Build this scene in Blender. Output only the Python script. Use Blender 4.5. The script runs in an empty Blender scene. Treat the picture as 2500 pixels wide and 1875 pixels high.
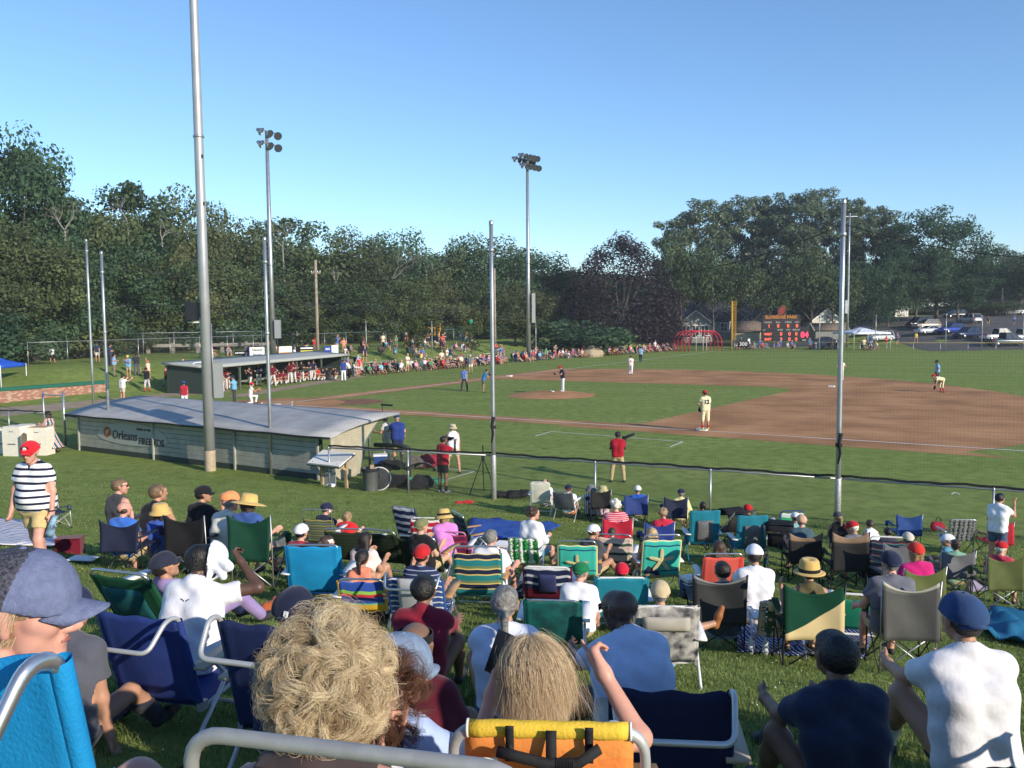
import bpy, math, random
import numpy as np
from mathutils import Vector, Matrix
random.seed(7)
RNG = np.random.default_rng(7)
SC = bpy.context.scene
COL = SC.collection
R = math.radians
# camera
W, H, FPX = 2500.0, 1875.0, 2150.0          # photograph size and focal length in its pixels
PITCH, ROLL, CAMZ = -0.07793, -0.008917, 5.385
_cp, _sp, _cr, _sr = math.cos(PITCH), math.sin(PITCH), math.cos(ROLL), math.sin(ROLL)
_right, _fwd, _up = Vector((1, 0, 0)), Vector((0, _cp, _sp)), Vector((0, -_sp, _cp))
_r2, _u2 = _right * _cr + _up * _sr, _up * _cr - _right * _sr
cam = bpy.data.objects.new('camera', bpy.data.cameras.new('camera'))
COL.objects.link(cam)
cam.data.sensor_width = 36.0
cam.data.lens = FPX / W * 36.0
cam.data.clip_start, cam.data.clip_end = 0.05, 3000
cam.matrix_world = Matrix(((_r2.x, _u2.x, -_fwd.x, 0), (_r2.y, _u2.y, -_fwd.y, 0), (_r2.z, _u2.z, -_fwd.z, CAMZ), (0, 0, 0, 1)))
SC.camera = cam
# sky and sun (low late-afternoon sun, behind right of the camera)
SUN_ELEV, SUN_AZ = R(21.0), math.atan2(-0.70, 0.72)
sdir = Vector((math.cos(SUN_ELEV) * math.cos(SUN_AZ), math.cos(SUN_ELEV) * math.sin(SUN_AZ), math.sin(SUN_ELEV)))
wd = bpy.data.worlds.new('World')
SC.world = wd
wd.use_nodes = True
_nt = wd.node_tree
_nt.nodes.clear()
_sky = _nt.nodes.new('ShaderNodeTexSky')
_sky.sky_type = 'NISHITA'
_sky.sun_disc = False
_sky.sun_elevation = SUN_ELEV
_sky.sun_rotation = math.atan2(sdir.x, sdir.y)
_sky.air_density, _sky.dust_density, _sky.ozone_density = 1.0, 0.0, 5.2
_bg = _nt.nodes.new('ShaderNodeBackground')
_bg.inputs['Strength'].default_value = 0.130
_wo = _nt.nodes.new('ShaderNodeOutputWorld')
_nt.links.new(_sky.outputs[0], _bg.inputs[0])
_nt.links.new(_bg.outputs[0], _wo.inputs[0])
sun = bpy.data.objects.new('sun', bpy.data.lights.new('sun', 'SUN'))
COL.objects.link(sun)
sun.data.energy, sun.data.angle, sun.data.color = 3.7, R(0.55), (1.0, 0.89, 0.73)
sun.rotation_euler = sdir.to_track_quat('Z', 'Y').to_euler()
sun.location = (30, -30, 40)
SC.view_settings.view_transform = 'Standard'
SC.view_settings.look = 'None'
SC.view_settings.exposure = 0.6
SC.view_settings.gamma = 1.0
SC.view_settings.use_curve_mapping = False
SC.cycles.max_bounces = 6
SC.cycles.diffuse_bounces = 3
SC.cycles.transparent_max_bounces = 12
SC.cycles.use_denoising = True
SC.cycles.volume_max_steps = 64
SC.cycles.volume_bounces = 0
# where a photograph pixel lies at a given depth
def spot(x, y, Y):
	u, v = x - W / 2, y - H / 2
	a, b = u * _cr + v * _sr, -u * _sr + v * _cr
	d = Vector((a, FPX * _cp + b * _sp, FPX * _sp - b * _cp))
	return d * (Y / d.y) + Vector((0, 0, CAMZ))
def onfield(x, y, z=0.0):
	u, v = x - W / 2, y - H / 2
	a, b = u * _cr + v * _sr, -u * _sr + v * _cr
	d = Vector((a, FPX * _cp + b * _sp, FPX * _sp - b * _cp))
	return d * ((z - CAMZ) / d.z) + Vector((0, 0, CAMZ))
HOME = Vector((-14.577, 54.405, 0))
TH = -0.54808
D1 = Vector((math.cos(TH), math.sin(TH), 0))
D3 = Vector((-math.sin(TH), math.cos(TH), 0))
BASE = 27.432
def fld(a, b, z=0.0):
	return HOME + D1 * a + D3 * b + Vector((0, 0, z))
# terrain height
_GD = [-40, -8, -1, 0, 1, 1.7, 2.4, 3.2, 4, 5.3, 7, 8.6, 10, 12, 14, 16, 18, 20, 22, 23.2, 400]
_GZ = [5.0, 4.5, 4.0, 3.83, 3.64, 3.49, 3.33, 3.14, 3.0, 2.8, 2.3, 1.88, 1.52, 1.12, .82, .58, .36, .15, .04, 0, 0]
def gz(X, Y):
	X, Y = np.asarray(X, float), np.asarray(Y, float)
	d = .437 * X + .9 * Y
	z = np.interp(d, _GD, _GZ)
	fx, fy = X - HOME.x, Y - HOME.y
	a = fx * D1.x + fy * D1.y                    # along first-base line; negative = beyond the third-base line
	b = fx * D3.x + fy * D3.y
	e = np.clip((-a - 13.2) / 10.5, 0, 1)
	k = np.clip((b + 12) / 12, 0, 1)
	z = np.where(d > 23, np.maximum(z, 1.7 * e * e * (3 - 2 * e) * k * k * (3 - 2 * k)), z)
	far = np.clip((Y * .9 + X * .35 - 140) / 70, 0, 1)
	z = z + 3.2 * far * far * (3 - 2 * far)
	lot = np.clip((X - 52) / 16, 0, 1) * np.clip((Y - 116) / 26, 0, 1)
	return z + 1.9 * lot
def gz1(X, Y):
	return float(gz(X, Y))
# materials
_M = {}
def mat(name, col, rough=.8, metal=0.0, var=.0, scale=8.0, bump=0.0, bscale=60.0, spec=.35, sheen=0.0, col2=None, trans=0.0, emit=0.0):
	"""Principled material whose colour wanders between col and col2 (or darker/lighter col)."""
	key = name
	if key in _M:
		return _M[key]
	m = bpy.data.materials.new(name)
	m.use_nodes = True
	nt = m.node_tree
	p = nt.nodes['Principled BSDF']
	p.inputs['Roughness'].default_value = rough
	p.inputs['Metallic'].default_value = metal
	p.inputs['Specular IOR Level'].default_value = spec
	if sheen:
		p.inputs['Sheen Weight'].default_value = sheen
	c = (*col, 1)
	p.inputs['Base Color'].default_value = c
	if emit:
		p.inputs['Emission Color'].default_value = c
		p.inputs['Emission Strength'].default_value = emit
	m.diffuse_color = c
	if var or col2 or bump:
		tc = nt.nodes.new('ShaderNodeTexCoord')
	if var or col2:
		n = nt.nodes.new('ShaderNodeTexNoise')
		n.inputs['Scale'].default_value = scale
		n.inputs['Detail'].default_value = 5
		nt.links.new(tc.outputs['Object'], n.inputs['Vector'])
		r = nt.nodes.new('ShaderNodeValToRGB')
		c2 = col2 or tuple(min(1, x * (1 + var)) for x in col)
		c1 = col if col2 else tuple(x * (1 - var) for x in col)
		r.color_ramp.elements[0].position, r.color_ramp.elements[1].position = .32, .68
		r.color_ramp.elements[0].color, r.color_ramp.elements[1].color = (*c1, 1), (*c2, 1)
		nt.links.new(n.outputs['Fac'], r.inputs['Fac'])
		nt.links.new(r.outputs['Color'], p.inputs['Base Color'])
	if bump:
		n2 = nt.nodes.new('ShaderNodeTexNoise')
		n2.inputs['Scale'].default_value = bscale
		n2.inputs['Detail'].default_value = 3
		nt.links.new(tc.outputs['Object'], n2.inputs['Vector'])
		b = nt.nodes.new('ShaderNodeBump')
		b.inputs['Strength'].default_value = bump
		b.inputs['Distance'].default_value = .01
		nt.links.new(n2.outputs['Fac'], b.inputs['Height'])
		nt.links.new(b.outputs['Normal'], p.inputs['Normal'])
	_M[key] = m
	return m
def srgb(r, g, b):
	return tuple((v / 255 / 12.92) if v / 255 <= .04045 else ((v / 255 + .055) / 1.055) ** 2.4 for v in (r, g, b))
def cloth(col, name=None):
	"""plain cloth of a linear colour"""
	k = name or 'cloth_%02x%02x%02x' % tuple(int(min(.999, max(0, c)) * 255) for c in col)
	return mat(k, col, .9, var=.08, scale=14, bump=.45, bscale=22, spec=.2, sheen=.15)
def stripes(name, cols, axis='z', period=.1, space='Object', soft=False):
	"""cloth banded along an axis; cols = [(colour, share), ...] repeated every period metres (or once over UV when period = 1)"""
	if name in _M:
		return _M[name]
	m = bpy.data.materials.new(name)
	m.use_nodes = True
	nt = m.node_tree
	p = nt.nodes['Principled BSDF']
	p.inputs['Roughness'].default_value = .88
	p.inputs['Specular IOR Level'].default_value = .2
	tc = nt.nodes.new('ShaderNodeTexCoord')
	sx = nt.nodes.new('ShaderNodeSeparateXYZ')
	nt.links.new(tc.outputs[space], sx.inputs[0])
	d = nt.nodes.new('ShaderNodeMath')
	d.operation = 'DIVIDE'
	d.inputs[1].default_value = period
	nt.links.new(sx.outputs['XYZ'.index(axis.upper())], d.inputs[0])
	fr = nt.nodes.new('ShaderNodeMath')
	fr.operation = 'FRACT'
	nt.links.new(d.outputs[0], fr.inputs[0])
	cr = nt.nodes.new('ShaderNodeValToRGB')
	cr.color_ramp.interpolation = 'CONSTANT'
	tot, acc = sum(s for _, s in cols), 0.0
	el = cr.color_ramp.elements
	while len(el) > 1:
		el.remove(el[-1])
	for i, (c, s) in enumerate(cols):
		if i == 0:
			el[0].position, el[0].color = 0, (*c, 1)
		else:
			e = el.new(acc / tot)
			e.color = (*c, 1)
		acc += s
	nt.links.new(fr.outputs[0], cr.inputs['Fac'])
	nt.links.new(cr.outputs['Color'], p.inputs['Base Color'])
	n2 = nt.nodes.new('ShaderNodeTexNoise')
	n2.inputs['Scale'].default_value = 80
	nt.links.new(tc.outputs['Object'], n2.inputs['Vector'])
	b = nt.nodes.new('ShaderNodeBump')
	b.inputs['Strength'].default_value = .2
	b.inputs['Distance'].default_value = .01
	nt.links.new(n2.outputs['Fac'], b.inputs['Height'])
	nt.links.new(b.outputs['Normal'], p.inputs['Normal'])
	_M[name] = m
	return m
# object helpers
CH = {}
def tag(o, label=None, cat=None, group=None, kind=None):
	if label: o['label'] = label
	if cat: o['category'] = cat
	if group: o['group'] = group
	if kind: o['kind'] = kind
	return o
def empty(name, loc=(0, 0, 0), rz=0.0, label=None, cat=None, group=None):
	o = bpy.data.objects.new(name, None)
	COL.objects.link(o)
	o.location, o.rotation_euler = loc, (0, 0, rz)
	o.empty_display_size = .1
	return tag(o, label, cat, group)
def link(name, me, m=None, parent=None, loc=None, rz=None):
	o = bpy.data.objects.new(name, me)
	COL.objects.link(o)
	if m is not None:
		if not me.materials:
			me.materials.append(m)
		else:
			o.material_slots[0].link = 'OBJECT'
			o.material_slots[0].material = m
	if parent:
		o.parent = parent
		CH.setdefault(parent.name, []).append(o)
	if loc is not None: o.location = loc
	if rz is not None: o.rotation_euler = (0, 0, rz)
	return o
def copy_tree(o, parent=None):
	c = o.copy()
	COL.objects.link(c)
	c.parent = parent
	if parent:
		CH.setdefault(parent.name, []).append(c)
	for ch in KIDS(o):
		copy_tree(ch, c)
	return c
def KIDS(o):
	return CH.get(o.name, [])
def np_mesh(name, V, F, smooth=True, mats=None, midx=None, uv=None):
	"""V (n,3), F (m,k) index array of tris or quads"""
	me = bpy.data.meshes.new(name)
	V, F = np.asarray(V, np.float32), np.asarray(F, np.int32)
	m, k = F.shape
	me.vertices.add(len(V))
	me.vertices.foreach_set('co', V.ravel())
	me.loops.add(m * k)
	me.loops.foreach_set('vertex_index', F.ravel())
	me.polygons.add(m)
	me.polygons.foreach_set('loop_start', np.arange(0, m * k, k, dtype=np.int32))
	if smooth:
		me.polygons.foreach_set('use_smooth', np.ones(m, bool))
	if midx is not None:
		me.polygons.foreach_set('material_index', np.asarray(midx, np.int32))
	if uv is not None:
		l = me.uv_layers.new(name='UVMap')
		l.data.foreach_set('uv', np.asarray(uv, np.float32)[F.ravel()].ravel())
	me.update(calc_edges=True)
	return me
class MB:
	"""collects boxes, tubes and sheets; build() links them as ONE mesh object"""
	def __init__(s):
		s.v, s.f, s.sm = [], [], []
	def add(s, v, f, smooth=False):
		n = len(s.v)
		s.v += [tuple(p) for p in v]
		s.f += [tuple(i + n for i in q) for q in f]
		s.sm += [smooth] * len(f)
		return s
	def box(s, c, size, rz=0.0, M=None):
		x, y, z = (k / 2 for k in size)
		vs = [Vector((a, b, e)) for e in (-z, z) for a, b in ((-x, -y), (x, -y), (x, y), (-x, y))]
		m = M or Matrix.Rotation(rz, 3, 'Z')
		vs = [m @ p + Vector(c) for p in vs]
		return s.add(vs, [(3, 2, 1, 0), (4, 5, 6, 7), (0, 1, 5, 4), (1, 2, 6, 5), (2, 3, 7, 6), (3, 0, 4, 7)])
	def bar(s, a, b, w, h=None):
		"""rectangular bar between two points"""
		a, b = Vector(a), Vector(b)
		d = b - a
		q = d.to_track_quat('X', 'Z').to_matrix()
		return s.box((a + b) / 2, (d.length, w, h or w), M=q)
	def tube(s, pts, r, n=8, cap=True, closed=False, r1=None):
		pts = [Vector(p) for p in pts]
		m = len(pts)
		vs, fs = [], []
		up = None
		for i, p in enumerate(pts):
			if closed:
				t = (pts[(i + 1) % m] - pts[i - 1]).normalized()
			else:
				t = (pts[min(i + 1, m - 1)] - pts[max(i - 1, 0)]).normalized()
			if up is None:
				up = t.cross(Vector((0, 0, 1)) if abs(t.z) < .9 else Vector((1, 0, 0))).normalized()
			up = (up - t * up.dot(t)).normalized()
			w = t.cross(up)
			rr = r if r1 is None else r + (r1 - r) * i / (m - 1)
			vs += [p + (up * math.cos(2 * math.pi * k / n) + w * math.sin(2 * math.pi * k / n)) * rr for k in range(n)]
		for i in range(m if closed else m - 1):
			a, b = i * n, ((i + 1) % m) * n
			fs += [(a + k, a + (k + 1) % n, b + (k + 1) % n, b + k) for k in range(n)]
		if cap and not closed:
			fs += [tuple(range(n - 1, -1, -1)), tuple((m - 1) * n + k for k in range(n))]
		return s.add(vs, fs, True)
	def sheet(s, rows, thick=0.0):
		"""grid of points rows[i][j], optional thickness"""
		ni, nj = len(rows), len(rows[0])
		P = [Vector(p) for r in rows for p in r]
		f = [(i * nj + j, i * nj + j + 1, (i + 1) * nj + j + 1, (i + 1) * nj + j) for i in range(ni - 1) for j in range(nj - 1)]
		if not thick:
			return s.add(P, f, True)
		N = []
		for i in range(ni):
			for j in range(nj):
				a = P[min(i + 1, ni - 1) * nj + j] - P[max(i - 1, 0) * nj + j]
				b = P[i * nj + min(j + 1, nj - 1)] - P[i * nj + max(j - 1, 0)]
				N.append(b.cross(a).normalized())
		n = ni * nj
		Q = [p + q * thick for p, q in zip(P, N)]
		g = [tuple(k + n for k in q[::-1]) for q in f]
		e = []
		ring = [j for j in range(nj)] + [i * nj + nj - 1 for i in range(1, ni)] + [(ni - 1) * nj + j for j in range(nj - 2, -1, -1)] + [i * nj for i in range(ni - 2, 0, -1)]
		for k in range(len(ring)):
			a, b = ring[k], ring[(k + 1) % len(ring)]
			e.append((b, a, a + n, b + n))
		return s.add(P + Q, f + g + e, True)
	def lathe(s, prof, n=20, c=(0, 0, 0), M=None):
		"""profile [(r, z), ...] turned about z"""
		vs, fs = [], []
		for r, z in prof:
			for k in range(n):
				p = Vector((r * math.cos(2 * math.pi * k / n), r * math.sin(2 * math.pi * k / n), z))
				vs.append((M @ p if M else p) + Vector(c))
		for i in range(len(prof) - 1):
			fs += [(i * n + k, i * n + (k + 1) % n, (i + 1) * n + (k + 1) % n, (i + 1) * n + k) for k in range(n)]
		return s.add(vs, fs, True)
	def poly(s, pts, thick=0.0, nrm=None):
		pts = [Vector(p) for p in pts]
		n = len(pts)
		if not thick:
			return s.add(pts, [tuple(range(n))])
		d = Vector(nrm) * thick
		return s.add(pts + [p + d for p in pts], [tuple(range(n - 1, -1, -1)), tuple(range(n, 2 * n))] + [(k, (k + 1) % n, n + (k + 1) % n, n + k) for k in range(n)])
	def mesh(s, name):
		me = bpy.data.meshes.new(name)
		me.from_pydata(s.v, [], s.f)
		me.polygons.foreach_set('use_smooth', s.sm)
		me.update()
		return me
	def build(s, name, m, parent=None, loc=None, rz=None):
		return link(name, s.mesh(name), m, parent, loc, rz)
def fillet(pts, r, n=4):
	"""round the inner corners of a polyline"""
	pts = [Vector(p) for p in pts]
	out = [pts[0]]
	for a, b, c in zip(pts, pts[1:], pts[2:]):
		u, v = (a - b), (c - b)
		k = min(r, u.length * .49, v.length * .49)
		p, q = b + u.normalized() * k, b + v.normalized() * k
		for i in range(n + 1):
			t = i / n
			out.append(p * (1 - t) ** 2 + b * 2 * t * (1 - t) + q * t * t)
	return out + [pts[-1]]
def text(name, body, size, m, parent=None, M=None, extrude=.004, align='CENTER', spacing=1.0, font_bold=0.0):
	c = bpy.data.curves.new(name, 'FONT')
	c.body, c.size, c.extrude, c.align_x, c.align_y = body, size, extrude, align, 'CENTER'
	c.space_character = spacing
	c.resolution_u = 2
	c.offset = font_bold
	t = bpy.data.objects.new('lettering_source', c)
	me = bpy.data.meshes.new_from_object(t)
	me.name = name
	bpy.data.objects.remove(t)
	bpy.data.curves.remove(c)
	me.materials.clear()
	o = link(name, me, m, parent)
	if M is not None: o.matrix_local = M
	return o
def frame_at(o, x, z):
	"""matrix whose +x is x (text runs along it), +z the direction it faces"""
	x, z = Vector(x).normalized(), Vector(z).normalized()
	y = z.cross(x)
	return Matrix(((x.x, y.x, z.x, o[0]), (x.y, y.y, z.y, o[1]), (x.z, y.z, z.z, o[2]), (0, 0, 0, 1)))
STEEL = mat('galvanised_steel', (.42, .43, .44), .42, .75, var=.12, scale=3)
ALU = mat('brushed_aluminium', (.62, .62, .63), .3, .9, var=.08, scale=20)
GREYTUBE = mat('dull_grey_tube', (.42, .42, .41), .45, .5, var=.1, scale=20)
WHITETUBE = mat('white_tube', (.75, .75, .73), .4)
BLACKTUBE = mat('black_tube', (.02, .02, .022), .4)
DARKNYLON = mat('black_nylon', (.015, .015, .017), .8, bump=.2)
WOODARM = mat('varnished_wood', (.45, .25, .1), .45, var=.25, scale=5)
WHITEPAINT = mat('white_paint', (.78, .77, .73), .6, var=.05, scale=6)
# == SETTING: ground
def grass_mat(name, c1, c2, c3, s1, s2, stripe=0.0):
	m = bpy.data.materials.new(name)
	m.use_nodes = True
	nt = m.node_tree
	p = nt.nodes['Principled BSDF']
	p.inputs['Roughness'].default_value = .95
	p.inputs['Specular IOR Level'].default_value = .12
	tc = nt.nodes.new('ShaderNodeTexCoord')
	def noise(sc, det, strx=1.0):
		n = nt.nodes.new('ShaderNodeTexNoise')
		n.inputs['Scale'].default_value = sc
		n.inputs['Detail'].default_value = det
		if strx != 1.0:
			mp = nt.nodes.new('ShaderNodeMapping')
			mp.inputs['Rotation'].default_value = (0, 0, -TH)
			mp.inputs['Scale'].default_value = (strx, 1, 1)
			nt.links.new(tc.outputs['Object'], mp.inputs['Vector'])
			nt.links.new(mp.outputs[0], n.inputs['Vector'])
		else:
			nt.links.new(tc.outputs['Object'], n.inputs['Vector'])
		return n
	a, b = noise(s1, 6, .35), noise(s2, 8)
	r = nt.nodes.new('ShaderNodeValToRGB')
	e = r.color_ramp.elements
	e[0].position, e[1].position = .3, .7
	e[0].color, e[1].color = (*c1, 1), (*c2, 1)
	nt.links.new(a.outputs['Fac'], r.inputs['Fac'])
	mx = nt.nodes.new('ShaderNodeMix')
	mx.data_type = 'RGBA'
	r2 = nt.nodes.new('ShaderNodeValToRGB')
	r2.color_ramp.elements[0].position, r2.color_ramp.elements[1].position = .42, .66
	r2.color_ramp.elements[0].color, r2.color_ramp.elements[1].color = (0, 0, 0, 1), (.85, .85, .85, 1)
	nt.links.new(b.outputs['Fac'], r2.inputs['Fac'])
	nt.links.new(r2.outputs['Color'], mx.inputs['Factor'])
	nt.links.new(r.outputs['Color'], mx.inputs['A'])
	mx.inputs['B'].default_value = (*c3, 1)
	nt.links.new(mx.outputs['Result'], p.inputs['Base Color'])
	n3 = noise(28, 6)
	bp = nt.nodes.new('ShaderNodeBump')
	bp.inputs['Strength'].default_value = .9
	bp.inputs['Distance'].default_value = .05
	nt.links.new(n3.outputs['Fac'], bp.inputs['Height'])
	nt.links.new(bp.outputs['Normal'], p.inputs['Normal'])
	_M[name] = m
	return m
GRASS = grass_mat('mown_grass', (.200, .268, .062), (.262, .325, .088), (.145, .200, .044), .32, 2.2)
DIRT = mat('infield_dirt', (.310, .158, .074), .95, col2=(.51, .276, .135), scale=.32, bump=.6, bscale=14, spec=.1)
DIRTD = mat('packed_dirt', (.21, .108, .068), .95, col2=(.29, .152, .098), scale=1.5, bump=.5, bscale=14, spec=.1)
CHALK = mat('chalk_line', (.80, .78, .74), .9, var=.12, scale=6)
SANDY = mat('sandy_path', (.34, .26, .18), .95, var=.2, scale=1.2, bump=.4, bscale=20)
ASPHALT = mat('asphalt', (.095, .09, .085), .9, var=.25, scale=.6, bump=.3, bscale=30)
def axis(lo, hi, dense_lo, dense_hi, step, grow=1.22):
	a = list(np.arange(dense_lo, dense_hi + 1e-6, step))
	s = step
	while a[-1] < hi:
		s = min(s * grow, 60)
		a.append(a[-1] + s)
	s = step
	while a[0] > lo:
		s = min(s * grow, 60)
		a.insert(0, a[0] - s)
	return np.array(a)
def nstep(axis_lo, axis_hi):
	pass
xs = np.concatenate([axis(-700, 700, -16, 16, .5, 1.09)])
ys = np.concatenate([axis(-250, 900, -4, 30, .4, 1.07)])
gx, gy = np.meshgrid(xs, ys)
gzv = gz(gx, gy)
dd = .437 * gx + .9 * gy
bumps = .018 * np.sin(gx * 2.1 + 1.3 * np.sin(gy * 1.1)) * np.cos(gy * 1.7) * (dd < 22) * (dd > -5)
gzv = gzv + bumps
V = np.stack([gx, gy, gzv], -1).reshape(-1, 3)
ny, nx = gx.shape
idx = np.arange(ny * nx).reshape(ny, nx)
F = np.stack([idx[:-1, :-1], idx[:-1, 1:], idx[1:, 1:], idx[1:, :-1]], -1).reshape(-1, 4)
ground = link('ground', np_mesh('ground', V, F), GRASS)
tag(ground, kind='structure')
def sheet_poly(name, pts, m, z=.004, kind='structure', tess=None):
	mb = MB()
	mb.poly([(p[0], p[1], z) for p in pts])
	o = mb.build(name, m)
	return tag(o, kind=kind)
def arc(c, r, a0, a1, n):
	return [c + (D1 * math.cos(a0 + (a1 - a0) * i / n) + D3 * math.sin(a0 + (a1 - a0) * i / n)) * r for i in range(n + 1)]
def ragged(p, amp, k):
	return p + Vector((amp * math.sin(k * 1.7), amp * math.cos(k * 2.3), 0))
C0, RAD = fld(13.04, 13.04), 29.0
outer, inner = [], []
a_start = math.asin((-2.2 - 13.04) / RAD)
a_end = math.pi - math.asin((-13.04 - 1.4) / RAD) * -1 if False else math.pi / 2 - math.asin((-1.4 - 13.04) / RAD)
N = 72
way = [fld(20.5, -1.4), fld(22.3, .8), fld(23.8, 1.3), fld(25.6, 23.6), fld(24.6, 25.2), fld(23.2, 25.6), fld(1.3, 24.2), fld(.8, 22.6), fld(-1.2, 21)]
wl = [0]
for p, q in zip(way, way[1:]):
	wl.append(wl[-1] + (q - p).length)
for i in range(N + 1):
	t = i / N
	a = a_start + (a_end - a_start) * t
	po = C0 + (D1 * math.cos(a) + D3 * math.sin(a)) * RAD
	outer.append(ragged(po, .09, i * 3.1))
	s = t * wl[-1]
	k = next((j for j in range(len(wl) - 1) if wl[j + 1] >= s - 1e-9), len(wl) - 2)
	f = (s - wl[k]) / (wl[k + 1] - wl[k])
	inner.append(ragged(way[k].lerp(way[k + 1], f), .05, i * 2.7))
outer[0] = fld(40.0, -2.2)
mb = MB()
rows = [[Vector((a.x, a.y, .006)).lerp(Vector((b.x, b.y, .006)), j / 6) for j in range(7)] for a, b in zip(inner, outer)]
mb.sheet(rows)
tag(mb.build('infield_dirt', DIRT), kind='structure')
def strip(name, a, b, w0, w1, m, z, n=30, amp=.05):
	d = (b - a).normalized()
	s = Vector((-d.y, d.x, 0))
	rows = []
	for i in range(n + 1):
		c = a.lerp(b, i / n)
		rows.append([c + s * (w0 + amp * math.sin(i * 2.1)) + Vector((0, 0, z)), c + s * (w1 + amp * math.cos(i * 1.9)) + Vector((0, 0, z))])
	mb = MB()
	mb.sheet(rows)
	return tag(mb.build(name, m), kind='structure')
strip('first_base_path', fld(2.5, 0), fld(24, 0), -1.0, .85, DIRT, .010)
strip('third_base_path', fld(0, 2.5), fld(0, 24), -.85, 1.0, DIRT, .010)
pts = [HOME + (D1 * math.cos(a) + D3 * math.sin(a)) * (4.1 + .08 * math.sin(a * 9)) for a in [2 * math.pi * i / 48 for i in range(48)]]
sheet_poly('home_plate_dirt', pts, DIRT, .014)
pts = [fld(3.3, 3.3) + (D1 * math.cos(a) * 1.9 + D3 * math.sin(a) * 1.9) for a in [2 * math.pi * i / 28 for i in range(28)]]
sheet_poly('home_plate_apron', pts, DIRTD, .009)
MC = fld(12.35, 12.9)
mb = MB()
rows = []
for j in range(9):
	r = 2.95 * j / 8
	z = .25 * (1 - (r / 2.95) ** 2) ** 1.0 + .008
	rows.append([(MC.x + (r + .05 * math.sin(7 * t)) * math.cos(t), MC.y + (r + .05 * math.sin(7 * t)) * math.sin(t), z) for t in [2 * math.pi * k / 48 for k in range(49)]])
mb.sheet(rows[::-1])
tag(mb.build('pitching_mound', DIRT), kind='structure')
def line(name, a, b, w, z=.018):
	d = (b - a).normalized()
	s = Vector((-d.y, d.x, 0)) * (w / 2)
	n = max(2, int((b - a).length / 3))
	rows = []
	for i in range(n + 1):
		c = a.lerp(b, i / n)
		k = 1 + .18 * math.sin(i * 5.3)
		zz = z
		rows.append([c + s * k + Vector((0, 0, zz)), c - s * k + Vector((0, 0, zz))])
	mb = MB()
	mb.sheet(rows)
	return tag(mb.build(name, CHALK), kind='structure')
line('foul_line', fld(1.7, 0), fld(40.6, 0), .11)
line('foul_line', fld(0, 1.7), fld(0, 90), .12)
for s in (-1, 1):
	def bb(a, b):
		v = (D1 + D3) / 2 ** .5
		u = (D1 - D3) / 2 ** .5
		return HOME + v * a + u * (s * b)
	for p, q in ((bb(-.95, .37), bb(.9, .37)), (bb(.9, .37), bb(.9, 1.55)), (bb(.9, 1.55), bb(-.95, 1.55)), (bb(-.95, 1.55), bb(-.95, .37))):
		line('batters_box_line', p, q, .11, .022)
cb = [onfield(1307, 1065), onfield(1347, 1054), onfield(1667, 1079), onfield(1635, 1092)]
for p, q in zip(cb, cb[1:]):
	line('coaching_box_line', p, q, .08, .012)
cb = [onfield(1090, 1145), onfield(1158, 1152), onfield(1060, 1180)]
for p, q in zip(cb, cb[1:]):
	line('marker_line', p, q, .06, .012)
strip('dugout_path', onfield(560, 968), onfield(880, 916), -1.2, .4, SANDY, .006)
pts = [onfield(*q) for q in ((1, 995), (160, 982), (330, 960), (560, 945), (560, 957), (330, 975), (160, 1000), (1, 1018))]
sheet_poly('warning_track', pts, SANDY, .006)
rows = []
for i in range(25):
	rows.append([])
	for j in range(13):
		X, Y = 56 + j * 4.5, 118 + i * 2.5
		X += (Y - 118) * .2
		rows[-1].append((X, Y, gz1(X, Y) + .05))
mb = MB()
mb.sheet([r[::-1] for r in rows])
tag(mb.build('parking_lot', ASPHALT), kind='structure')
rows = []
for i in range(30):
	X = -110 + i * 9
	Y = 128 + .33 * (X + 30)
	rows.append([(X, Y, gz1(X, Y) + .06), (X - 1.6, Y + 6.5, gz1(X - 1.6, Y + 6.5) + .06)])
mb = MB()
mb.sheet(rows)
tag(mb.build('road', ASPHALT), kind='structure')
def slab(name, c, s, h, label, m=WHITEPAINT):
	mb = MB()
	z0 = c.z
	rot = Matrix.Rotation(TH, 3, 'Z')
	mb.box((c.x, c.y, z0 + h / 2), (s, s, h), M=rot)
	return tag(mb.build('base_bag', m), label, 'base')
slab('b', fld(BASE - .2, .2), .42, .1, 'white first base bag under the feet of the player in cream', WHITEPAINT)
slab('b', fld(BASE, BASE), .40, .1, 'white second base bag on the brown infield dirt beside the tall net pole')
slab('b', fld(.2, BASE - .2), .40, .1, 'white third base bag on the far chalk line')
mb = MB()
v, u = (D1 + D3) / 2 ** .5, (D1 - D3) / 2 ** .5
mb.poly([HOME + v * a + u * b + Vector((0, 0, .015)) for a, b in ((-.22, 0), (0, -.22), (.22, -.22), (.22, .22), (0, .22))], .012, (0, 0, 1))
tag(mb.build('home_plate', WHITEPAINT), 'white five-sided home plate between the chalk batting boxes', 'plate')
mb = MB()
mb.box((MC.x, MC.y, .27), (.61, .15, .06), rz=TH - R(45))
tag(mb.build('pitching_rubber', WHITEPAINT), 'white pitching rubber on top of the dirt mound', 'rubber')
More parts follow.
